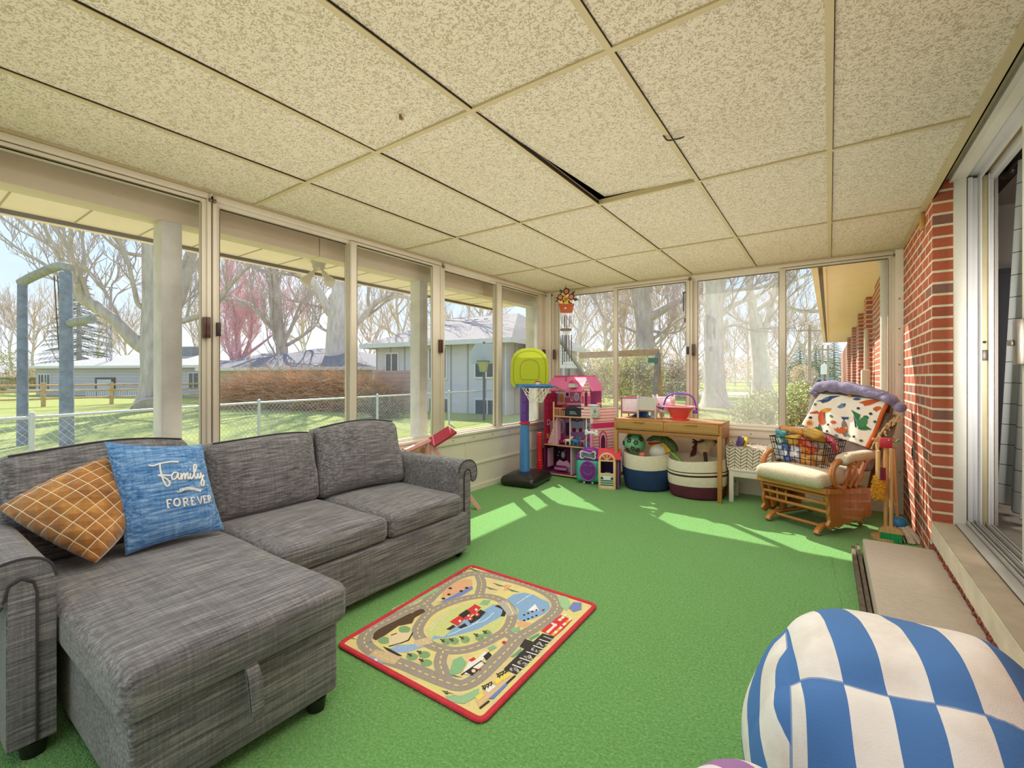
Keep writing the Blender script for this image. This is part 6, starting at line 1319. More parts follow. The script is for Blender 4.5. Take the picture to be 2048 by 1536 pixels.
# ================================================================ wind chimes
ZW = zoomed(6.143, 1110, 550); wy = 4.72
def wc(a, b2): return atY(*ZW(a, b2), wy)
c = wc(135, 410); o = thing('flower_pot_wind_chime', 'flower pot wind chime hanging from ceiling before the corner window', 'wind chime', tuple(c))
L = lambda a, b2, dy=0: wc(a, b2)-c+V((0, dy, 0))
k = MB(); top = V((wc(135, 70)-c)); top.z = ZC-c.z; k.tube([L(135, 200), L(140, 140), L(120, 120), L(138, 95), top], .002, 5); k.build('hanger', M('6a5a40', .6), o)
k = MB(); TC = M('b0562e', .7, var=.12, vs=12); T_ = Matrix(((1, 0, 0, 0), (0, 0, 1, -.01), (0, 1, 0, 0), (0, 0, 0, 1)))
pp = [L(70, 465), L(210, 465), L(222, 375), L(58, 375)]; k.prism([(p.x, p.z) for p in pp], T_, .02); pp = [L(48, 378), L(230, 378), L(232, 352), L(46, 352)]; k.prism([(p.x, p.z) for p in pp], T_ @ Matrix.Translation((0, 0, -.003)), .026); fixn(k.build('pot', TC, o, smooth=False))
k = MB(); hp_ = L(134, 408); k.prism([(hp_.x+.012*(16*sin(t)**3)/16, hp_.z+.012*(13*cos(t)-5*cos(2*t)-2*cos(3*t)-cos(4*t))/16) for t in [2*pi*i/24 for i in range(24)]], T_ @ Matrix.Translation((0, 0, -.004)), .004); k.build('heart', M('f2ece6', .6), o, smooth=False)
k = MB(); R = random.Random(1)
for (a, b2, an) in ((80, 205, 2.2), (45, 285, 2.9), (220, 225, .7), (250, 300, -.2), (180, 330, -.6), (110, 330, -2.2), (40, 315, 3.3), (130, 190, 1.6)):
    q = L(a, b2); d = V((cos(an), 0, sin(an))); n_ = V((-d.z, 0, d.x)); k.add([q-d*.036, q+n_*.021-V((0, .003, 0)), q+d*.044, q-n_*.021-V((0, .003, 0))], [(0, 1, 2, 3)])
k.build('leaf', M('3f5a34', .7, var=.2), o, smooth=False)
for (a, b2, r, col, cc) in ((150, 205, 38, '6a1a22', 'e0a0a0'), (75, 275, 38, '7a1e2a', 'e8b0b0'), (210, 272, 36, '7a1e2a', 'e8b0b0'), (135, 310, 40, 'e0ac30', '8a5a1a'), (100, 243, 17, 'e8bc48', 'f4e0a0'), (163, 250, 18, 'e8bc48', 'f4e0a0'), (62, 320, 17, 'e0b040', 'f4e0a0'), (98, 335, 20, 'e8bc48', 'f4e0a0'), (210, 322, 18, 'e8bc48', 'f4e0a0'), (165, 290, 14, 'e0b040', 'f4e0a0')):
    q = L(a, b2, -.014); rr = r/6.143*5.1/909*1.18; k = MB(); n_ = 8
    k.prism([(q.x+rr*(1+.10*cos(t*n_))*cos(t), q.z+rr*(1+.10*cos(t*n_))*sin(t)) for t in [2*pi*i/40 for i in range(40)]], Matrix(((1, 0, 0, 0), (0, 0, -1, q.y), (0, 1, 0, 0), (0, 0, 0, 1))), .006, 0)
    k.tube([(q.x+rr*.45*cos(t), q.y-.007, q.z+rr*.45*sin(t)) for t in [2*pi*i/12 for i in range(12)]], rr*.10, 5, closed=True, mi=1); k.ball((q.x, q.y-.006, q.z), rr*.2, 8, 1); k.build('flower', [M(col, .6), M(cc, .6)], o, smooth=False)
CH = M('6e6a66', .35, metal=.8); k = MB()
for (a, b0, b1) in ((85, 500, 600), (108, 500, 640), (125, 495, 655), (148, 500, 655), (172, 500, 640), (195, 500, 598)): k.tube([L(a, b0, .012*sin(a)), L(a, b1, .012*sin(a))], .0045, 8)
k.build('upper_tube', CH, o)
k = MB(); q = L(134, 672); k.lathe([(0, -.012), (.062, -.012), (.072, 0), (.062, .010), (0, .010)], tuple(q), 28); k.build('wooden_disc', wood('5a5146', '7a7064'), o)
for (a, b0, b1) in ((82, 735, 1100), (105, 735, 1070), (120, 740, 925), (150, 735, 1060), (175, 740, 1060), (195, 735, 1055)):
    k = MB(); k.tube([L(a, b0, .02*sin(a*3)), L(a+2, b1, .02*sin(a*3))], .0065, 8); k.build('chime_tube', CH, o)
k = MB(); k.tube([L(134, 465), L(134, 1270)], .0013, 4); 
for a in (90, 130, 178): k.tube([L(a, 690), L(a, 735)], .001, 4)
k.build('string', M('3a342e', .7), o); k = MB(); k.ball(tuple(L(134, 930)), .016, 10, sc=(2.0, 1, .5)); k.build('clapper', M('3a342e', .6), o)
q = L(134, 1285); k = MB(); k.rbox((q.x, q.y, q.z), (.014, .006, .055), .003, n=2); k.build('wind_sail', M('7a7a78', .4, metal=.5), o)
# small chime outside the end window
wy2 = 5.30; c = atY(1371, 585, wy2); o = thing('small_wind_chime', 'small dark wind chime hanging outside beside end window frame', 'wind chime', tuple(c)); k = MB(); zt = 2.2-c.z
k.lathe([(0, -.004), (.035, -.004), (.035, .004), (0, .004)], (0, 0, .0), 16); k.build('top_disc', M('3a3632', .6), o); k = MB()
for i in range(5): t = 2*pi*i/5; k.tube([(.026*cos(t), .026*sin(t), 0), (.026*cos(t), .026*sin(t), -.16-.02*i)], .005, 6)
k.build('chime_tube', CH, o); k = MB(); k.tube([(0, 0, 0), (.0, 0, zt)], .002, 4); k.tube([(0, 0, 0), (0, 0, -.3)], .0015, 4); k.rbox((0, 0, -.31), (.03, .004, .05), .002, n=2); k.build('hanger', M('4a4038', .6), o)
# ================================================================ outside
GZ = -.44
m, nt, b = newmat('lawn'); co = nt.coord('Object'); n1 = nt.noise(co, .35, 5, .6); n2 = nt.noise(co, 14, 4, .7); n3 = nt.noise(nt.coord('Object', (1, 1, 1)), 60, 2, .6)
g = nt.ramp(n2, [(.3, 'aeb45c'), (.55, 'd0d67e'), (.75, 'e6e6a2')]); g = nt.mix(nt.math('MULTIPLY', n1, .5), g, 'd6d896'); g = nt.mix(nt.math('MULTIPLY', n3, .35), g, '869c48')
nt.link(g, b.inputs['Base Color']); b.inputs['Roughness'].default_value = .95; b.inputs['Specular IOR Level'].default_value = .1
nt.link(nt.bump(nt.math('ADD', n2, n3), .9, .06), b.inputs['Normal'])
tag(MB().grid(lambda u, v: ((u-.5)*360-40, (v-.5)*360+60, GZ+.04*sin(u*40)*sin(v*33)), 60, 60).build('ground', m), kind='structure')
# porch posts, beam and soffit
WPAINT = M('cfc7b4', .6, var=.10, vs=7, bump=.1, bs=30); SOFF = M('f8e2d4', .6, var=.04, vs=3); WGREY = M('dcdad6', .65, var=.12, vs=(6))
m, nt, b = newmat('weathered_paint'); co = nt.coord('Object'); n1 = nt.noise(co, 3, 3, .5); n2 = nt.noise(co, 34, 4, .75)
nt.link(nt.mix(nt.ramp(n2, [(.66, (0, 0, 0, 1)), (.72, (.8, .8, .8, 1))]), nt.mix(n1, 'd2c0a0', 'dfceb2'), '5c4a36'), b.inputs['Base Color']); b.inputs['Roughness'].default_value = .7
BEAM = m
bm_ = MB(); BX0, BX1 = -3.29, -3.15
for (a, b2) in ((-1.5, 1.975), (1.981, 3.96), (3.966, 5.2)): bm_.bbox(BX0, BX1, a, b2, 2.052, 2.40, .003)
tag(bm_.build('beam', BEAM), kind='structure')
for k, y in enumerate((-.97, 1.04, 3.05, 5.06)):
    tag(MB().bbox(BX0+.01, BX1-.002, y-.052, y+.052, GZ-.02, 2.052, .004).build('pillar_%d' % (k+1), WGREY), kind='structure')
so = MB()
so.box(-3.96, -3.29, -1.6, 5.2, 2.125, 2.16, 0)
for y in [-1.5+.325*i for i in range(20)]: so.box(-3.94, -3.29, y-.004, y+.004, 2.121, 2.126, 1)
so.box(-3.945, -3.935, -1.6, 5.2, 2.10, 2.127, 2)
for y in [-1.5+.1625*i for i in range(41)]: so.ball((-3.938, y, 2.112), .011, 6, 2, (.6, 1.6, .8))
so.bbox(-3.985, -3.945, -1.6, 5.2, 2.095, 2.26, .003, 0)
tag(so.build('roof', [SOFF, M('a89878', .7), M('5e5446', .7)], smooth=False), kind='structure')
rf = MB().add([(-4.0, -1.6, 2.24), (-4.0, 5.2, 2.24), (1.2, 5.2, 2.95), (1.2, -1.6, 2.95)], [(0, 1, 2, 3)]); rf.box(XL-.3, XR+.3, YB+.1, YB+.2, 2.2, 2.5)
tag(rf.build('roof_deck', M('6f675e', .9)), kind='structure')
# floor of the outside porch strip
tag(MB().box(-3.9, XL-.1, -1.6, 6.2, GZ-.02, -.12).build('ground_slab', M('a9a294', .9, var=.1)), kind='structure')
# flood light under the soffit
p = V((-3.55, 2.22, 2.121)); FL = M('b9b2a2', .4, var=.03)
o = thing('flood_light', 'white twin flood light fixed under porch soffit outside the window', 'lamp', tuple(p))
k = MB(); k.lathe([(.055, 0), (.062, -.004), (.062, -.012), (.05, -.02), (.05, -.05), (.044, -.058), (0, -.058)], n=24); k.bbox(-.07, -.058, -.008, .008, -.012, 0, .002); k.bbox(.058, .07, -.008, .008, -.012, 0, .002); fixn(k.build('mount', FL, o))
sd = V((_c, _s, 0))
for sg in (-1, 1):
    a = V((0, 0, -.055))+sd*.02*sg; e = V((0, 0, -.19))+sd*.115*sg+V((_s*.03, -_c*.03, 0)); dd = (e-a)
    k = MB(); k.tube([a, a+dd*.25, a+dd*.3, a+dd*.6, a+dd*.75, a+dd*.92, a+dd*1.0, a+dd*1.03], [.012, .012, .022, .026, .040, .047, .040, .004], 16); k.build('spot_bulb', M('c9c2b0', .3), o)
# --- main house wall beyond the back window
hw = MB(); hw.box(.47, .9, YB+.12, 7.4, GZ-.1, 2.32, 0); hw.box(.50, .9, 7.4, 30, GZ-.1, 2.32, 0)
for y in (8.3, 10.4, 13.2, 16.5): hw.box(.43, .6, y, y+.42, GZ-.1, 2.32, 0)
ho = hw.build('wall_house', BRY, smooth=False); tag(ho, kind='structure')
f = MB()
for y in (YB+.1195, 8.2995, 10.3995, 13.1995, 16.4995): f.add([(.43 if y > 6 else .47, y, GZ), (.62, y, GZ), (.62, y, 2.32), (.43 if y > 6 else .47, y, 2.32)], [(0, 1, 2, 3)])
f.build('wall_return', BRX, ho, smooth=False)
sf = MB(); sf.box(-.06, .5, YB+.25, 18.2, 2.30, 2.33, 0); sf.bbox(-.16, -.10, YB+.25, 18.2, 2.28, 2.42, .003, 0); sf.box(-.10, -.06, YB+.25, 18.2, 2.315, 2.33, 1); sf.bbox(-.06, -.03, YB+.25, 18.2, 2.285, 2.31, .003, 0); sf.box(-.16, .5, 18.15, 18.2, 2.28, 2.45, 0)
tag(sf.build('roof_eave', [M('f8e0d0', .6, var=.03), M('6b6050', .7)], smooth=False), kind='structure')
o = thing('downspout', 'white corrugated downspout curving down against brick house wall outside', 'downspout', (.40, YB+.32, GZ))
pts = spline([(-.32, 0, 2.76), (-.12, 0, 2.72), (-.04, 0, 2.69), (.015, 0, 2.60), (.02, 0, 2.4), (.02, 0, 1.2), (.02, 0, .05)], 8)
k = MB(); k.tube(pts, .045, 10, sq=(1, .8)); k.build('pipe', M('eee6d6', .5, var=.03), o)
o = thing('electric_meter', 'grey meter box with conduit on outside brick house wall', 'meter', (.42, 8.0, .9)); MB().bbox(-.06, .04, -.12, .12, 0, .35, .02).tube([(0, 0, .35), (0, 0, .9)], .03, 8).build('meter_box', M('c9bba6', .5), o)
# --- chain link fences
GALV = M('b9bcbe', .45, metal=.35, var=.06); GALVW = M('c8cacb', .5, metal=.2)
def chain_fence(A, B_, h, label, step=2.9, cell=.065, dens=1, off=0):
    A, B_ = V(A), V(B_); L = (B_-A).length; d = (B_-A).normalized()
    o = thing('chain_link_fence', label, 'fence', tuple(A))
    P = lambda t, z: d*t+V((0, 0, z))
    MB().tube([P(0, h), P(L, h)], .021, 8).build('top_rail', GALVW, o)
    t = off
    while t < L-.3:
        MB().tube([P(t, -.05), P(t, h+.03)], .03, 8).ball(tuple(P(t, h+.04)), .034, 8).build('post', GALVW, o); t += step
    w = MB(); c = cell*1.4142; n = int(L/c)+1; r = .0021*dens
    sd = V((-d.y, d.x, 0))
    for i in range(-int(h/c)-1, n+1):
        for sg in (1, -1):
            t0 = i*c; z0, z1 = .02, h+.03; ta, tb = (t0, t0+(z1-z0)) if sg > 0 else (t0+(z1-z0), t0)
            if max(ta, tb) < 0 or min(ta, tb) > L: continue
            a = P(ta, z0); e = P(tb, z1)
            q = [a+sd*r, a+V((0, 0, r*1.4)), a-sd*r, e+sd*r, e+V((0, 0, r*1.4)), e-sd*r]
            w.add(q, [(0, 1, 4, 3), (1, 2, 5, 4), (2, 0, 3, 5)])
    w.build('wire_mesh', GALV, o, smooth=False)
fa = V((-7.35, -2.2, GZ)); fb = V((-9.9, 7.2, GZ)); fc = V((-10.7, 15.2, GZ))
chain_fence((-7.3, -2.0, GZ), (-9.47, 4.61, GZ), 1.07, 'chain link fence run crossing lawn behind the grey sofa back', 3.42, .068, 1.35, off=.0)
chain_fence((-9.47, 4.61, GZ), (-10.9, 14.6, GZ), 1.07, 'chain link fence run receding in front of brown hedge', 3.35, .068, 1.4, off=0)
chain_fence((-10.9, 30.5, GZ), (3.2, 30.5, GZ), 1.25, 'chain link fence far across back lawn beyond the end windows', 3.0, .1, 2.2, off=1.0)
# --- wooden rail fence
RAILW = M('c9a878', .8, var=.15, vs=4)
a = V((-35.0, -3.0, GZ)); b2 = V((-35.6, 19, GZ)); o = thing('split_rail_fence', 'tan three rail wooden fence in front of grey ranch house', 'fence', tuple(a)); d = (b2-a); L = d.length; d.normalize()
for i in range(9): t = 2.9*i; q = d*t; MB().bbox(q.x-.08, q.x+.08, q.y-.09, q.y+.09, -.05, 1.28, .02).build('post', RAILW, o)
for z in (.38, .80, 1.12): MB().tube([d*0+V((0, 0, z)), d*(L*.5)+V((0, 0, z+.02)), d*L+V((0, 0, z))], .055, 6).build('rail', RAILW, o)
# --- trees
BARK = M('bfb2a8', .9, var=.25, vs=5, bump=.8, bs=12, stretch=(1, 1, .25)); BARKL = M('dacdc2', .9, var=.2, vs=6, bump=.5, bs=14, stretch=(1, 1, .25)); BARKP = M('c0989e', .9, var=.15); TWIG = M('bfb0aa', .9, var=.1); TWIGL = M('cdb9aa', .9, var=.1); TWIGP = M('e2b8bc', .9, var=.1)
class Tree:
    def __init__(s, seed, minr=.008, sides=3):
        s.r = random.Random(seed); s.tr = MB(); s.cr = MB(); s.minr = minr; s.sides = sides; s.count = 0
    def limb(s, pts, r0, r1, twig=True, main=True, lv=3, every=.9, tl=2.2, up=.25):
        sp = spline(pts, 5); N = len(sp)-1
        rs = [r0+(r1-r0)*i/N for i in range(N+1)]
        (s.tr if main else s.cr).tube(sp, rs, 9 if main else 5)
        if twig:
            acc = 0
            for i in range(2, N+1):
                acc += (sp[i]-sp[i-1]).length
                if acc > every*s.r.uniform(.5, 1.3):
                    acc = 0; d = (sp[i]-sp[i-1]).normalized(); s.spawn(sp[i], d, rs[i]*.55, tl*s.r.uniform(.5, 1.1), lv, up)
            s.spawn(sp[-1], (sp[-1]-sp[-2]).normalized(), rs[-1]*.9, tl, lv, up, .35)
    def spawn(s, p, d, r, L, lv, up=.25, spread=.9):
        R = s.r; r = min(r, L*.045)
        ax = V((R.uniform(-1, 1), R.uniform(-1, 1), R.uniform(-.6, .8))).normalized()
        d = (d+ax*spread+V((0, 0, up))).normalized()
        k = 3 if lv < 2 else 4; pts = [p]; q = p.copy()
        for i in range(k):
            d = (d+V((R.uniform(-1, 1), R.uniform(-1, 1), R.uniform(-.7, 1)))*.22+V((0, 0, up*.15))).normalized()
            q = q+d*L/k; pts.append(q.copy())
        r1 = max(s.minr*.6, r*.45)
        s.cr.tube(pts, [max(s.minr, r+(r1-r)*i/k) for i in range(k+1)], 4 if lv > 1 else s.sides, caps=False); s.count += 1
        if lv <= 0: return
        n = R.choice((2, 3, 3)) if lv > 1 else R.choice((2, 3))
        for j in range(n):
            t = R.randint(1, k); s.spawn(pts[t], (pts[t]-pts[t-1]).normalized(), max(s.minr, r*.6), L*R.uniform(.5, .78), lv-1, up, .75)
        s.spawn(pts[-1], d, r1, L*.7, lv-1, up, .4)
    def build(s, label, loc, group=None, m1=None, m2=None, name='bare_tree', flare=None):
        o = thing(name, label, 'tree', tuple(loc), group=group)
        s.tr.build('trunk', m1 or BARK, o, world=True); s.cr.build('branches', m2 or TWIG, o, world=True, smooth=False)
        return o
def limbs_at(d, pts, dd=0):
    return [atD(u, v, d+dd*i) for i, (u, v) in enumerate(pts)]
# big tree left of centre, with its low limb reaching to the left
T = Tree(11, .012); d = 21.9
T.tr.tube([atZ(304, 822, GZ)+V((0, 0, -.2)), atD(304, 812, d), atD(306, 790, d), atD(307, 750, d), atD(308, 690, d), atD(308, 600, d), atD(305, 520, d), atD(303, 470, d)], [.9, .74, .60, .50, .56, .46, .42, .40], 14)
T.limb(limbs_at(d, [(308, 705), (275, 686), (240, 650), (205, 622), (165, 590), (155, 565)], -.3), .36, .16, lv=3, tl=2.6)
T.limb(limbs_at(d, [(212, 628), (160, 600), (128, 560), (90, 530), (40, 500)], -.3), .16, .05, lv=3, tl=2.0)
T.limb(limbs_at(d, [(165, 595), (158, 550), (140, 500), (142, 460), (118, 425)], -.2), .15, .06, lv=3, tl=2.0)
T.limb(limbs_at(d, [(150, 560), (112, 505), (90, 455), (85, 420)], .2), .12, .05, lv=3, tl=2.0)
T.limb(limbs_at(d, [(120, 505), (70, 470), (25, 430), (0, 415)], .2), .09, .04, lv=3, tl=2.0)
T.limb(limbs_at(d, [(300, 618), (278, 610), (268, 575), (255, 520), (238, 480), (225, 460)], -.3), .13, .05, lv=3, tl=1.9)
T.limb(limbs_at(d, [(296, 512), (250, 505), (215, 480), (200, 465)], -.2), .10, .04, lv=3, tl=1.8)
T.limb(limbs_at(d, [(312, 690), (360, 590), (385, 500), (420, 440), (470, 400)], .2), .34, .16, lv=3, tl=2.4)
T.limb(limbs_at(d, [(318, 650), (372, 640), (420, 620), (470, 560), (500, 530)], -.2), .16, .06, lv=3, tl=2.2)
T.limb(limbs_at(d, [(303, 480), (300, 430), (280, 380)], .2), .36, .25, lv=3, tl=2.4)
T.build('massive bare tree left of porch post with low limb reaching left', atZ(304, 822, GZ))
# tree over the grey roof
T = Tree(23, .015); d = 30
T.tr.tube([atD(672, 815, d), atD(672, 760, d), atD(674, 690, d), atD(676, 640, d), atD(676, 590, d)], [.85, .75, .72, .66, .5], 12)
T.limb(limbs_at(d, [(674, 640), (655, 618), (630, 570), (605, 550), (592, 545)], -.3), .32, .2, lv=3, tl=3)
T.limb(limbs_at(d, [(676, 600), (676, 540), (670, 480)], .2), .42, .3, lv=3, tl=3)
T.limb(limbs_at(d, [(680, 610), (693, 570), (705, 530), (712, 500)], .2), .3, .2, lv=3, tl=3)
T.limb(limbs_at(d, [(678, 660), (720, 640), (750, 606), (790, 592), (830, 598)], -.3), .26, .1, lv=3, tl=3)
T.limb(limbs_at(d, [(672, 670), (640, 655), (620, 640)], -.2), .12, .05, lv=3, tl=2)
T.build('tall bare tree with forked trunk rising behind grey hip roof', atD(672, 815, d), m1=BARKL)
T = Tree(31, .015); d = 34
for pl, r in (([(568, 820), (566, 700), (558, 640), (552, 560), (548, 500)], .42), ([(566, 700), (556, 670), (545, 640), (545, 580), (538, 530)], .3), ([(556, 668), (530, 640), (500, 610), (470, 600), (440, 598)], .2), ([(566, 690), (585, 650), (600, 610), (615, 590)], .16), ([(575, 690), (610, 668), (635, 645), (643, 610)], .14)):
    T.limb(limbs_at(d, pl), r, r*.4, lv=3, tl=3)
T.build('many limbed bare tree behind roof beside pink budding tree', atD(568, 820, d))
T = Tree(41, .016); d = 40
for pl, r in (([(480, 810), (478, 720), (470, 640), (462, 600)], .3), ([(479, 730), (500, 680), (505, 630)], .2), ([(478, 740), (455, 690), (450, 640)], .2), ([(479, 720), (520, 690), (545, 670)], .16)):
    T.limb(limbs_at(d, pl), r, r*.35, lv=4, tl=2.6, up=.3)
T.build('pink budding tree with reddish twigs above grey roof', atD(480, 810, d), m1=BARKP, m2=TWIGP, name='budding_tree')
# trees beyond the end windows
T = Tree(57, .012); d = 24.5
T.tr.tube([atZ(1430, 813, GZ)+V((0, 0, -.2)), atD(1430, 806, d), atD(1430, 780, d), atD(1428, 720, d), atD(1427, 640, d), atD(1428, 590, d), atD(1430, 560, d)], [1.1, .75, .56, .50, .48, .52, .58], 14)
for pl, r in (([(1430, 570), (1420, 545), (1405, 520)], .4), ([(1434, 570), (1445, 540), (1455, 510)], .42), ([(1432, 640), (1460, 615), (1490, 600), (1520, 590)], .18), ([(1424, 620), (1400, 600), (1380, 580)], .15), ([(1432, 660), (1470, 650), (1500, 660)], .1), ([(1432, 600), (1475, 580), (1520, 575), (1550, 560)], .14)):
    T.limb(limbs_at(d, pl, -.2), r, r*.4, lv=3, tl=2.2)
T.build('thick bare trunk with flared roots behind hazy end window', atZ(1430, 813, GZ), m1=BARKL)
T = Tree(59, .015); d = 36
T.tr.tube([atD(1527, 797, d), atD(1524, 775, d), atD(1521, 730, d), atD(1515, 680, d), atD(1508, 630, d)], [1.0, .75, .62, .55, .5], 12)
for pl, r in (([(1509, 640), (1500, 590), (1495, 540)], .42), ([(1520, 690), (1535, 640), (1545, 590), (1555, 550)], .36), ([(1508, 625), (1540, 600), (1590, 560), (1640, 545)], .22), ([(1512, 650), (1480, 640), (1460, 630)], .14), ([(1545, 600), (1580, 615), (1610, 625), (1640, 622)], .16)):
    T.limb(limbs_at(d, pl, -.2), r, r*.4, lv=3, tl=3)
T.build('forked bare tree leaning left beyond back lawn fence', atD(1527, 797, d), m1=BARKL)
T = Tree(61, .012); d = 27
T.tr.tube([atD(1288, 805, d), atD(1288, 760, d), atD(1289, 700, d), atD(1288, 650, d), atD(1284, 610, d), atD(1276, 570, d)], [.7, .6, .56, .52, .54, .6], 12)
for pl, r in (([(1290, 640), (1325, 620), (1345, 608), (1385, 590), (1420, 570)], .3), ([(1292, 690), (1330, 660), (1365, 635), (1400, 620)], .12), ([(1276, 580), (1262, 555), (1250, 530)], .4), ([(1280, 580), (1290, 550), (1300, 520)], .4), ([(1284, 670), (1250, 655), (1210, 640)], .1), ([(1286, 630), (1260, 610), (1225, 600)], .1), ([(1290, 660), (1350, 665), (1385, 640)], .1)):
    T.limb(limbs_at(d, pl, -.2), r, r*.4, lv=3, tl=2.2, every=.7)
T.build('rough barked tree with tangled branches behind the swing beam', atD(1288, 805, d))
# smaller trees of the woods behind, copied
def woodtree(seed, H, name='bare_tree', nl=11, minr=.015, m1=None, m2=None, lv=3):
    T = Tree(seed, minr); R = T.r
    pts = [V((0, 0, -.3))]; q = V((0, 0, -.3))
    for i in range(6): q = q+V((R.uniform(-.06, .06)*H*.3, R.uniform(-.06, .06)*H*.3, H*.15)); pts.append(q.copy())
    T.tr.tube(spline(pts, 3), [.015*H*(1-.75*i/18) for i in range(19)], 8)
    for i in range(nl):
        k = R.uniform(1.5, 6); a = pts[int(k)].lerp(pts[min(6, int(k)+1)], k % 1); an = R.uniform(0, 2*pi)
        T.spawn(a, V((cos(an), sin(an), .7)), .0065*H, H*.30*(1.15-k/9), lv, .3, .35)
    return T
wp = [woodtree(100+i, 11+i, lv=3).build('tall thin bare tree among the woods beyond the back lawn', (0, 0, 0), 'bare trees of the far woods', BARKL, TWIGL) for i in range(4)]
R = random.Random(8); spots = []
for u in range(1115, 1370, 27): spots.append((u+R.uniform(-8, 8), R.uniform(36, 62)))
for u in range(1390, 1640, 27): spots.append((u+R.uniform(-8, 8), R.uniform(62, 90)))
for i, (u, dd) in enumerate(spots):
    q = atD(u, 754, dd); q.z = GZ
    o = wp[i] if i < 4 else dup(wp[i % 4]); o.location = q; o.rotation_euler = (0, 0, R.uniform(0, 6)); sc = R.uniform(.8, 1.25); o.scale = (sc, sc, sc)
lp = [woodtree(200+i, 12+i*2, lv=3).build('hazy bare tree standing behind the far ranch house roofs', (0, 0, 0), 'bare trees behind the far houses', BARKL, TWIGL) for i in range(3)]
for i, (u, dd) in enumerate([(20, 58), (75, 62), (120, 66), (190, 70), (245, 64), (395, 60), (425, 66), (500, 62), (610, 66), (715, 48), (745, 58), (800, 52), (850, 62), (905, 60), (955, 50)]):
    q = atD(u, 754, dd); q.z = GZ
    o = lp[i] if i < 3 else dup(lp[i % 3]); o.location = q; o.rotation_euler = (0, 0, R.uniform(0, 6)); sc = R.uniform(.85, 1.2); o.scale = (sc, sc, sc)
# conifer
T = Tree(77, .03); H = 15
T.tr.tube([(0, 0, -.3), (0, 0, H)], [.35, .04], 8)
for i in range(110):
    z = H*(.1+.88*i/110); an = i*2.4; Lb = (H-z)*.30+.4; a = V((0, 0, z)); e = a+V((cos(an)*Lb, sin(an)*Lb, -.15*Lb)); T.cr.tube([a, a.lerp(e, .5)+V((0, 0, .12)), e], [.05, .04, .02], 4)
    for j in range(14):
        t = .2+.8*j/14; p = a.lerp(e, t); an2 = an+(1 if j % 2 else -1)*1.0; T.cr.tube([p, p+V((cos(an2), sin(an2), -.35))*Lb*.28], [.03, .02], 3)
cz = T.build('grey green conifer with drooping boughs behind ranch house', (0, 0, 0), m1=BARK, m2=M('6f7468', .9, var=.2), name='conifer_tree')
q = atD(158, 754, 55); q.z = GZ; cz.location = q
for (u, dd, sc, lab) in ((1600, 85, .55, 'dark green conifer beyond the road behind round shrub'), (1632, 80, .5, 'dark green conifer across road beside utility pole'), (1668, 90, .6, 'dark conifer beyond parked black vehicle')):
    o = dup(cz, label=lab); q = atD(u, 754, dd); q.z = GZ; o.location = q; o.scale = (sc*1.6, sc*1.6, sc)
    for c in o.children:
        if c.name.startswith('branches'): c.data = c.data.copy(); c.data.materials[0] = M('6a7a48', .9, var=.3)
# --- hedges and shrubs
def strands(mb, c, size, n, L, r, seed, up=.6, sides=3, base=True):
    R = random.Random(seed)
    for i in range(n):
        p = V(c)+V((R.uniform(-1, 1)*size[0], R.uniform(-1, 1)*size[1], R.uniform(0, .75)*size[2]))
        d = V((R.uniform(-1, 1), R.uniform(-1, 1), R.uniform(-.3, 1)*up+.2)).normalized()
        pts = [p]
        for k in range(3): d = (d+V((R.uniform(-1, 1), R.uniform(-1, 1), R.uniform(-1, .3)))*.35).normalized(); p = p+d*L/3*R.uniform(.7, 1.3); p.z = max(p.z, c[2]); pts.append(p)
        mb.tube(pts, [r, r*.9, r*.7, r*.4], sides, caps=False)
def leaves(mb, c, size, n, s, seed, shell=True):
    R = random.Random(seed)
    for i in range(n):
        d = V((R.gauss(0, 1), R.gauss(0, 1), R.gauss(0, 1))).normalized(); rr = R.uniform(.6, 1.0) if shell else R.uniform(.1, 1)
        p = V(c)+V((d.x*size[0], d.y*size[1], max(-.9, d.z)*size[2]))*rr
        a = V((R.uniform(-1, 1), R.uniform(-1, 1), R.uniform(-1, 1))).normalized(); b3 = a.orthogonal().normalized(); ss = s*R.uniform(.6, 1.3)
        mb.add([p-a*ss, p+b3*ss*.5, p+a*ss, p-b3*ss*.5], [(0, 1, 2, 3)])
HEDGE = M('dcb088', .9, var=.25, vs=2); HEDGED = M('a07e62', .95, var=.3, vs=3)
p0 = atD(468, 754, 23.5); p1 = atD(738, 754, 21.0); p0.z = p1.z = GZ; ctr = (p0+p1)/2
o = thing('twiggy_hedge', 'wide brown leafless hedge of arching twigs beyond the fence', 'hedge', tuple(ctr))
hb = MB()
for i in range(9):
    t = i/8; c = p0.lerp(p1, t); hgt = 2.05 if 0 < i < 8 else 1.5
    strands(hb, c, (1.0, .6, hgt), 560, 1.2, .011, 300+i)
hb.build('twigs', HEDGE, o, world=True, smooth=False)
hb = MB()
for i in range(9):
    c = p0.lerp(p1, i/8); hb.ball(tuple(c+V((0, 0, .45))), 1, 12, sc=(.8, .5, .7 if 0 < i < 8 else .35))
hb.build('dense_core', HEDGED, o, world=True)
def shrub(label, loc, size, nl, s, col, seed, tw=120, twc='9a8570', name='shrub', shell=True, L=None, cat='shrub'):
    o = thing(name, label, cat, tuple(loc)); c = V(loc)+V((0, 0, size[2]))
    k = MB(); leaves(k, c, size, nl, s, seed, shell); k.build('foliage', col, o, world=True, smooth=False)
    if tw: k = MB(); strands(k, V(loc), (size[0]*.7, size[1]*.7, size[2]*1.6), tw, L or size[2], .012, seed+1, 1.2); k.build('stems', M(twc, .9, var=.2), o, world=True, smooth=False)
    return o
FORS = M('ece488', .85, var=.35, vs=3); EVER = M('b8c088', .85, var=.4, vs=5); BRNL = M('e4caa8', .9, var=.3, vs=4); OLIV = M('98a464', .85, var=.4, vs=4)
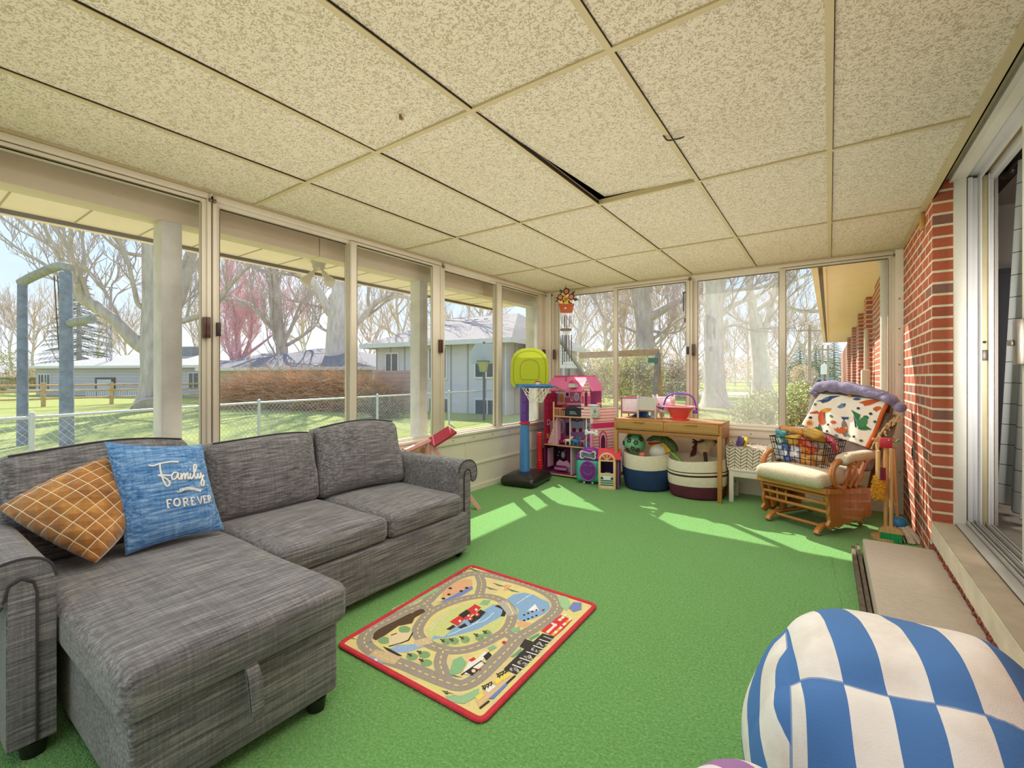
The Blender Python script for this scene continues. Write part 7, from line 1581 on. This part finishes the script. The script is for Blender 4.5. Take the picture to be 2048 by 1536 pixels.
def gnd(u, dd):
    q = atD(u, 754, dd); q.z = GZ; return q
shrub('yellow budding shrub behind the swing beam right end', gnd(1275, 23), (1.6, 1.2, 1.6), 2600, .05, FORS, 1, 260)
shrub('yellow budding shrub glimpsed through wind chime window', gnd(1190, 26), (1.7, 1.3, 1.7), 2200, .055, FORS, 2, 200)
shrub('pale brown thicket right of the swing frame legs', gnd(1352, 34), (2.0, 1.5, 1.5), 2400, .06, BRNL, 3, 380, L=2.2)
shrub('tan undergrowth behind rough barked tree trunk', gnd(1245, 36), (2.4, 1.5, 1.5), 2400, .06, BRNL, 4, 380, L=2.2)
shrub('green leafy bush just outside the end window', gnd(1540, 9.8)+V((0, 0, -.1)), (.85, .7, .72), 5200, .032, EVER, 5, 160, L=.9)
shrub('green leafy bush outside beside brick house wall', gnd(1606, 8.6)+V((0, 0, -.1)), (.45, .7, .82), 5200, .032, EVER, 6, 140, L=.45)
shrub('round tan shrub across road left of the parked vehicle', gnd(1607, 60), (1.7, 1.7, 1.7), 2200, .09, BRNL, 7, 0)
shrub('yellow green bush at far left behind the rail fence', gnd(18, 40), (1.6, 1.8, 2.0), 2400, .07, M('b9b36a', .9, var=.3), 8, 80)
shrub('dark low brush pile in front of split level house', gnd(768, 17.5), (.9, .7, .42), 1400, .06, M('8a7d66', .9, var=.5), 9, 260, '6a5a4a', L=.9)
for i, (u, dd, w_) in enumerate(((1400, 95, 9), (1470, 92, 8), (1540, 90, 8), (1600, 98, 8), (1660, 96, 8), (1310, 70, 7), (1240, 66, 7), (1170, 64, 7))):
    shrub(['tan bare thicket far behind the thick hazy trunk', 'tan bare thicket between two big trunks far off', 'tan bare thicket behind leaning forked tree', 'olive thicket beyond road left of the utility pole', 'olive thicket beyond road behind the dark vehicle', 'tan bare thicket far behind yellow shrub', 'tan bare thicket far behind tangled tree', 'tan bare thicket far beyond wind chime window'][i], gnd(u, dd), (w_*.8, 3, 2.4+(i % 3)*.5), 2600, .16, OLIV if i in (3, 4) else BRNL, 20+i, 60, L=3, name='thicket', cat='thicket')
# --- swing frame of poles beyond the fence
SW = M('7d8798', .7, var=.3, vs=6, bump=.3, bs=20); LOG = M('9c9a92', .85, var=.25, vs=8, bump=.5, bs=25)
a = atZ(45, 893, GZ); c = atZ(134, 899, GZ); o = thing('pole_frame', 'tall blue grey pole frame with rough log crossbar on lawn', 'swing frame', tuple((a+c)/2))
da = 10.5; MB().tube([a, atD(45, 562, 10.5)], [.10, .085], 10).build('post', SW, o, world=True); MB().tube([c, atD(132, 545, 10.1)], [.125, .11], 10).build('post', SW, o, world=True)
MB().tube(spline([atD(42, 566, 10.5), atD(62, 555, 10.45), atD(100, 538, 10.3), atD(122, 532, 10.15), atD(138, 536, 10.1)], 5), [.10]*21, 10).build('crossbar', LOG, o, world=True)
MB().tube(spline([atD(134, 648, 10.1), atD(160, 642, 9.9), atD(184, 638, 9.7)], 4), .09, 10).build('stub_log', LOG, o, world=True)
for du in (0, 7): MB().tube([atD(108+du, 552, 10.3), atD(118+du, 700, 10.3)], .012, 6).build('rope', M('4a4642', .8), o, world=True)
# --- antenna masts
MET = M('8d9098', .5, metal=.3)
for (u, v0, v1, dd, lab) in ((219, 575, 760, 40, 'lattice antenna mast with crossbar rising over ranch house roof'), (159, 608, 760, 46, 'shorter lattice antenna mast behind the blue grey pole')):
    b0 = gnd(u, dd); top = atD(u, v0, dd); o = thing('antenna_mast', lab, 'antenna', tuple(b0)); k = MB(); H = top.z-b0.z
    for i in range(3):
        an = 2*pi*i/3; k.tube([(.22*cos(an), .22*sin(an), 0), (.2*cos(an), .2*sin(an), H*.93), (0, 0, H)], .028, 4)
    n = int(H/.7)
    for j in range(n):
        for i in range(3):
            a1, a2 = 2*pi*i/3, 2*pi*(i+1)/3; k.tube([(.21*cos(a1), .21*sin(a1), j*.7), (.21*cos(a2), .21*sin(a2), (j+1)*.7)], .016, 3)
    k.build('lattice', MET, o); sdv = V((_c, _s, 0))
    k = MB(); k.tube([V((0, 0, H))-sdv*1.1+V((0, 0, .12)), V((0, 0, H))+sdv*.7-V((0, 0, .06))], .03, 5)
    for j in range(7): q = V((0, 0, H))+sdv*(-1+.25*j)+V((0, 0, .11-.03*j)); k.tube([q-V((_s, -_c, 0))*.4, q+V((_s, -_c, 0))*.4], .014, 4)
    k.build('aerial', MET, o)
# --- houses
def siding(c1, c2, horiz=True, pitch=.2, mort=False):
    key = ('siding', c1, c2, horiz, pitch)
    if key in _mats: return _mats[key]
    m, nt, b = newmat('siding'); tc = nt.new('ShaderNodeTexCoord'); sp = nt.new('ShaderNodeSeparateXYZ'); nt.link(tc.outputs['Object'], sp.inputs[0])
    x = sp.outputs['Z'] if horiz else nt.math('ADD', sp.outputs['X'], sp.outputs['Y'])
    f = nt.math('FRACT', nt.math('MULTIPLY', x, 1/pitch)); n = nt.noise(tc.outputs['Object'], 1.5, 3, .6)
    nt.link(nt.mix(nt.math('MULTIPLY', nt.math('LESS_THAN', f, .12), .5), nt.mix(n, c1, c2), '6a6a6e'), b.inputs['Base Color']); b.inputs['Roughness'].default_value = .8
    _mats[key] = m; return m
def shingle(c1, c2):
    key = ('shingle', c1, c2)
    if key in _mats: return _mats[key]
    m, nt, b = newmat('shingles'); co = nt.coord('Object'); n = nt.noise(nt.coord('Object', (1, 1, 3)), 5, 5, .75); n2 = nt.noise(co, .5, 2, .5)
    nt.link(nt.mix(nt.math('MULTIPLY', n2, .4), nt.ramp(n, [(.3, c1), (.7, c2)]), c2), b.inputs['Base Color']); b.inputs['Roughness'].default_value = .95; nt.link(nt.bump(n, .4, .03), b.inputs['Normal'])
    _mats[key] = m; return m
WINF = M('e8e8e8', .5); WING = M('4e565e', .15); WINT = M('3c4048', .5)
def hip_house(name, label, o0, rz, W, D_, h, rh, wallm, roofm, ridge=.5, over=.5, wins=(), base=0, cat='house', group=None):
    """front face on local y=0 side, x from 0 to W, depth D_; rotated rz about its front left corner"""
    o = thing(name, label, cat, tuple(o0), rz, group)
    MB().box(0, W, 0, D_, -1.0, h).build('wall', wallm, o, smooth=False)
    a, b2, c, d = -over, W+over, -over, D_+over; r0, r1 = W*(.5-ridge/2), W*(.5+ridge/2)
    k = MB(); k.add([(a, c, h), (b2, c, h), (b2, d, h), (a, d, h), (r0, D_/2, h+rh), (r1, D_/2, h+rh)], [(0, 1, 5, 4), (2, 3, 4, 5), (1, 2, 5), (3, 0, 4), (3, 2, 1, 0)]); k.build('roof', roofm, o, smooth=False)
    k = MB(); k.box(a, b2, c-.03, c+.05, h-.16, h+.04); k.box(a-.03, a+.05, c, d, h-.16, h+.04); k.box(b2-.05, b2+.03, c, d, h-.16, h+.04); k.build('gutter', M('dcdcd8', .5), o, smooth=False)
    for (x, z, w, hh) in wins:
        f = MB(); f.box(x-.08, x+w+.08, -.06, .02, z-.08, z+hh+.08); fo = f.build('window_frame', WINF, o, smooth=False)
        g = MB(); g.box(x, x+w, -.075, -.05, z, z+hh, 0); g.box(x+w/2-.03, x+w/2+.03, -.09, -.07, z, z+hh, 1); g.build('pane', [WING, WINF], fo, smooth=False)
    return o
# split level house: front left corner, front right corner
A = atD(752, 754, 22.5); A.z = GZ; B_ = atD(1012, 754, 19.0); B_.z = GZ; dv = B_-A; rz = math.atan2(dv.y, dv.x); W = dv.length
PALE = siding('dedcdc', 'd0cecf', False, .9)
h1 = hip_house('split_level_house', 'pale split level house with mottled hip roof beyond fence', A, rz, W, 8.5, 3.15, 1.75, PALE, shingle('8a7d78', 'b9aeaa'), .55, .55,
          [(W*.46, 1.55, .9, 1.35), (W*.80, 1.6, 1.1, 1.35), (W*.46, -.15, 1.0, .75), (W*.80, -.15, 1.2, .75), (W*.10, 1.5, .7, 1.2)])
for x in (.42, .5, .58): MB().lathe([(.16, -.1), (.17, .08), (.12, .2), (0, .24)], (W*x, 3.45, 4.42), 12).build('roof_vent', M('a09a98', .5), h1)
k = MB(); k.box(-.02, W*.40, -.10, -.01, -.6, 1.9); k.build('brick_panel', brick_mat('X') if False else siding('c4a094', 'ceb0a4', True, .22), h1, smooth=False)  # added panel: brick reflected in the window glass, painted onto the house wall
# shrubs stalks by house
# neighbour roof behind hedge
A2 = atD(438, 754, 30); A2.z = GZ; B2 = atD(770, 754, 26); B2.z = GZ; dv = B2-A2; W2 = dv.length; rz2 = math.atan2(dv.y, dv.x)
hip_house('grey_roof_house', 'low tan house with grey hip roof behind brown hedge', A2+V((-.6, -.4, 0)), rz2, W2, 8, 2.15, 1.45, siding('d8c8b4', 'e0d2c0'), shingle('6c6a70', '98949a'), .18, .5, [(.4, .1, .6, .9)])
A2 = atD(415, 754, 36); A2.z = GZ; B2 = atD(545, 754, 34); B2.z = GZ; dv = B2-A2; W2 = dv.length
hip_house('garage_building', 'low building with grey streaked roof left of the hip roof', A2, math.atan2(dv.y, dv.x), W2, 7, 2.3, 1.3, siding('cfc6ba', 'dad2c6'), shingle('77747a', 'a29ea2'), .4, .5, [])
# ranch house far left
A = atD(72, 754, 40); A.z = GZ; B_ = atD(430, 754, 36); B_.z = GZ; dv = B_-A; W = dv.length; rz = math.atan2(dv.y, dv.x)
rh = hip_house('ranch_house', 'long blue grey ranch house with pale roof behind rail fence', A, rz, W, 9, 2.5, 1.3, siding('c2bfca', 'cac7d2', True, .25), shingle('a8a4a0', 'c4bfba'), .42, .6,
          [(.4, .5, .55, 1.3), (1.1, .5, .55, 1.3), (W*.66, .7, .7, 1.2), (W*.74, .3, .6, 1.6), (W*.87, .6, .9, 1.3)])
k = MB(); k.box(W*.36, W*.47, -.1, 0, -.4, 1.55, 0); k.box(W*.375, W*.455, -.14, -.05, -.4, 1.4, 1); k.build('house_door', [WINT, M('c8ccd2', .6)], rh, smooth=False)
k = MB(); k.box(W*.62, W*.70, 3.2, 4.2, 3.0, 4.3); k.build('chimney', M('8d8e92', .9, var=.2), rh, smooth=False)
k = MB(); k.box(W*.50, W*.95, -2.6, -2.5, .55, .65); k.box(W*.50, W*.95, -2.6, -2.5, -.1, .0); k.box(0, W*.5, -2.0, -1.9, .5, .6)
for i in range(40): x = W*(.50+.45*i/39); k.box(x, x+.06, -2.58, -2.52, -.3, .6)
k.build('deck_railing', M('d5d8de', .6), rh, smooth=False)
A = atD(2, 754, 52); A.z = GZ; B_ = atD(72, 754, 50); B_.z = GZ; dv = B_-A
hip_house('brick_house', 'small brick house with tan roof at far left distance', A-dv*.2, math.atan2(dv.y, dv.x), dv.length*1.2, 8, 1.7, 1.6, M('8e6a58', .9, var=.1), shingle('b08c78', 'c4a48e'), .3, .5, [(1.2, .4, 1.6, .8)])
# neighbour's basketball hoop
b0 = gnd(968, 16.5); o = thing('street_basketball_hoop', 'weathered basketball hoop on pole before split level house', 'basketball hoop', tuple(b0)); top = atD(968, 700, 16.5).z-GZ
MB().tube([(0, 0, 0), (0, 0, top+.3)], .045, 8).build('pole', M('6a6a6c', .6), o)
fd = V((_s, -_c, 0)); sdv = V((_c, _s, 0))
k = MB(); T_ = frame(V((0, 0, top-.2))+fd*.1, sdv, (0, 0, 1)); k.prism([(-.45, -.3), (.45, -.3), (.5, .1), (.3, .42), (-.3, .42), (-.5, .1)], T_, .04); k.build('backboard', M('b0b6ba', .4), o)
k = MB(); k.tube([V((.0, 0, top-.42))+fd*.4+V((cos(t)*.23, sin(t)*.23, 0)) for t in [2*pi*i/14 for i in range(14)]], .016, 5, closed=True); k.build('rim', M('56685c', .5), o)
k = MB(); k.lathe([(.22, 0), (.16, -.2), (.13, -.38)], tuple(V((0, 0, top-.42))+fd*.4), 10); k.build('net', M('a8a878', .8), o)
# --- wooden play set beyond the end window
WD = M('b08a66', .8, var=.18, vs=5); WDG = M('8d8076', .85, var=.2, vs=5)
d = 18.0; b0 = gnd(1165, d); o = thing('wooden_play_set', 'weathered wooden play set with swing beam and gabled clubhouse', 'play set', tuple(b0))
MB().bar(atD(1158, 711, 18.3), atD(1318, 704, 17.7), .16, .24).build('swing_beam', WD, o, world=True)
for (u0, v0, u1, dd) in ((1316, 706, 1306, 17.2), (1316, 706, 1324, 18.3)):
    e = atD(u1, 754, dd); e.z = GZ; MB().bar(atD(u0, v0, 17.7), e, .16, .16).build('leg', WDG if u1 < 1310 else WD, o, world=True)
br = MB(); br.bar(atD(1309, 742, 17.4), atD(1322, 742, 18.0), .06, .1); br.build('brace', WD, o, world=True)
bk = MB(); bk.box(-.16, .16, -.1, .1, -.18, 0); bo_ = bk.xf(Matrix()).build('bracket', M('2e6a52', .5), o); bo_.location = atD(1306, 716, 17.6)-V(b0)
# clubhouse
sdv = V((_c, _s, 0)); fd = V((-_s, _c, 0)); cen = gnd(1100, 19.0)
k = MB(); T_ = frame(cen+V((0, 0, 0)), sdv, (0, 0, 1))
for sx in (-1.0, 1.0):
    for sy in (0, 1.8): q = cen+sdv*sx+fd*sy; k.bar(q, q+V((0, 0, 2.2)), .11)
k.build('post', WDG, o, world=True)
k = MB(); k.prism([(-1.15, 1.95), (1.15, 1.95), (0, 3.55)], T_, .08); k.build('gable', siding('e6e2dc', 'efece6', True, .14), o, world=True, smooth=False)
k = MB()
for sg in (-1, 1):
    e1 = cen+sdv*sg*1.45+V((0, 0, 1.6)); e2 = cen+V((0, 0, 3.7)); k.add([e1-fd*.2, e2-fd*.2, e2+fd*2, e1+fd*2], [(0, 1, 2, 3)])
ro = k.build('roof', M('9c8672', .85, var=.2), o, world=True, smooth=False); sm = ro.modifiers.new('t', 'SOLIDIFY'); sm.thickness = .08
k = MB(); k.box(-1.05, 1.05, 0, 1.9, 1.05, 1.15)
for i in range(9): x = -1+.23*i; k.box(x, x+.12, -.04, 0, 1.15, 1.95)
k.xf(Matrix()); ko = k.build('deck', WDG, o, smooth=False); ko.location = cen-V(b0); ko.rotation_euler = (0, 0, YAW)
# --- road side: utility poles, sign, vehicle
POLE = M('b09a84', .85, var=.2, vs=6)
for (u, dd, vt, lab) in ((1619, 40, 650, 'pale utility pole right of the last window mullion'), (1645, 52, 690, 'thin dark utility pole with street sign near eave end'), (1656, 46, 690, 'thin pale utility pole right of the street sign')):
    b0 = gnd(u, dd); o = thing('utility_pole', lab, 'pole', tuple(b0)); H = atD(u, vt, dd).z-GZ; MB().tube([(0, 0, -.2), (0, 0, H)], [.16 if dd < 45 else .11, .12 if dd < 45 else .09], 8).build('shaft', POLE, o)
    k = MB(); k.bar((-.8, -.6, H-.5), (.8, .6, H-.5), .1); k.build('crossarm', POLE, o)
b0 = gnd(1649, 50); o = thing('street_sign', 'small white square sign between the thin poles', 'sign', tuple(b0)); z = atD(1649, 738, 50).z-GZ
k = MB(); T_ = frame(V((0, 0, z)), (_c, _s, 0), (0, 0, 1)); k.prism([(-.42, -.6), (.42, -.6), (.42, .35), (0, .62), (-.42, .35)], T_, .05); k.build('sign_plate', M('eef0f4', .5), o); MB().tube([(0, 0, -.1), (0, 0, z-.5)], .04, 6).build('post', M('5a5048', .7), o)
b0 = gnd(1640, 62); o = thing('parked_car', 'dark vehicle parked across road beyond the back lawn', 'car', tuple(b0), YAW)
CARB = M('2c3036', .3, coat=.4)
k = MB(); k.rbox((0, 0, .75), (4.6, 1.8, .75), .2, n=2, mi=0); k.rbox((.2, 0, 1.35), (2.6, 1.6, .7), .25, n=2, mi=0); k.build('car_body', CARB, o)
k = MB(); k.rbox((.2, -.02, 1.38), (2.3, 1.62, .45), .15, n=2); k.build('car_window', M('8fa0ae', .1), o)
for x in (-1.45, 1.45):
    for y in (-.8, .8): k = MB(); k.xf(TR((x, y, .36), rx=pi/2)).lathe([(0, -.1), (.34, -.1), (.36, 0), (.34, .1), (0, .1)], n=16); k.build('wheel', M('15171a', .7), o)
tag(MB().box(-30, 30, 44, 52, GZ-.02, GZ+.015).build('road', M('c9c2bc', .9, var=.08), smooth=False), kind='structure')
# ---------------------------------------------------------------- light
w = bpy.data.worlds.new('sky'); SC.world = w; w.use_nodes = True; nt = NT(w); nt.n.clear()
out = nt.new('ShaderNodeOutputWorld'); bg = nt.new('ShaderNodeBackground'); tc = nt.new('ShaderNodeTexCoord'); sp = nt.new('ShaderNodeSeparateXYZ'); nt.link(tc.outputs['Generated'], sp.inputs[0])
cn = nt.noise(tc.outputs['Generated'], 3.2, 5, .6, .4)
grad = nt.ramp(sp.outputs['Z'], [(0, 'e9eef4'), (.12, 'cfe2f6'), (.40, '9cc6f0'), (1, '86b4ea')])
nt.link(nt.mix(nt.ramp(cn, [(.42, (0, 0, 0, 1)), (.68, (.75, .75, .75, 1))]), grad, 'eef4fb'), bg.inputs['Color']); bg.inputs['Strength'].default_value = SKY_STRENGTH
nt.link(bg.outputs[0], out.inputs[0])
sd = V((.77, -.63, -.84)).normalized()
sl = bpy.data.lights.new('sun', 'SUN'); sl.energy = SUN_STRENGTH; sl.angle = radians(.6); sl.color = (1, .95, .84)
so = bpy.data.objects.new('sun', sl); COL.objects.link(so); so.rotation_mode = 'QUATERNION'; so.rotation_quaternion = sd.to_track_quat('-Z', 'Y'); so.location = (-20, 20, 20)
def area(name, loc, tgt, size, e, col=(1, 1, 1)):
    l = bpy.data.lights.new(name, 'AREA'); l.energy = e; l.size = size[0]; l.shape = 'RECTANGLE'; l.size_y = size[1]; l.color = col
    o = bpy.data.objects.new(name, l); COL.objects.link(o); o.location = loc; o.rotation_mode = 'QUATERNION'; o.rotation_quaternion = (V(tgt)-V(loc)).to_track_quat('-Z', 'Y'); return o
area('added_bounce_fill', (-.9, -.85, .02), (-.9, -.2, 2.2), (1.6, .5), FILL, (1, .96, .9))  # unseen fill added low behind the camera to lift the interior

area('added_up_fill', (-1.22, 2.3, 1.35), (-1.22, 2.3, 3), (2.9, 4.6), FILL2, (1, .90, .87)); area('added_down_fill', (-1.22, 1.9, 2.19), (-1.22, 1.9, 0), (2.7, 5.0), FILL3, (1, .97, .92)); area('added_living_room_fill', (2.0, 3.2, 2.6), (2.0, 3.2, 0), (1.2, 1.2), 30, (1, .93, .85)); area('added_curtain_fill', (.84, 2.2, 1.3), (.93, 4.2, 1.25), (.08, .6), 4, (1, .97, .93)).data.spread = radians(70)  # unseen fills added to brighten ceiling, room, space beyond the door, and curtain
# ---------------------------------------------------------------- camera
cam = bpy.data.cameras.new('camera'); co_ = bpy.data.objects.new('camera', cam); COL.objects.link(co_)
cam.lens = FPX/2048*36; cam.sensor_width = 36; cam.sensor_fit = 'HORIZONTAL'; cam.shift_y = -(768-HY)/2048; cam.clip_start = .02; cam.clip_end = 600
co_.location = (0, 0, CAMZ); co_.rotation_euler = (pi/2, 0, YAW); SC.camera = co_
SC.view_settings.view_transform = 'Standard'; SC.view_settings.look = 'None'; SC.view_settings.exposure = EXPOSURE; SC.view_settings.gamma = GAMMA
SC.cycles.use_denoising = True; SC.cycles.use_adaptive_sampling = True; SC.cycles.adaptive_threshold = .03; SC.cycles.max_bounces = 7; SC.cycles.diffuse_bounces = 4; SC.cycles.transparent_max_bounces = 16; SC.cycles.sample_clamp_indirect = 6; SC.cycles.caustics_reflective = False; SC.cycles.caustics_refractive = False
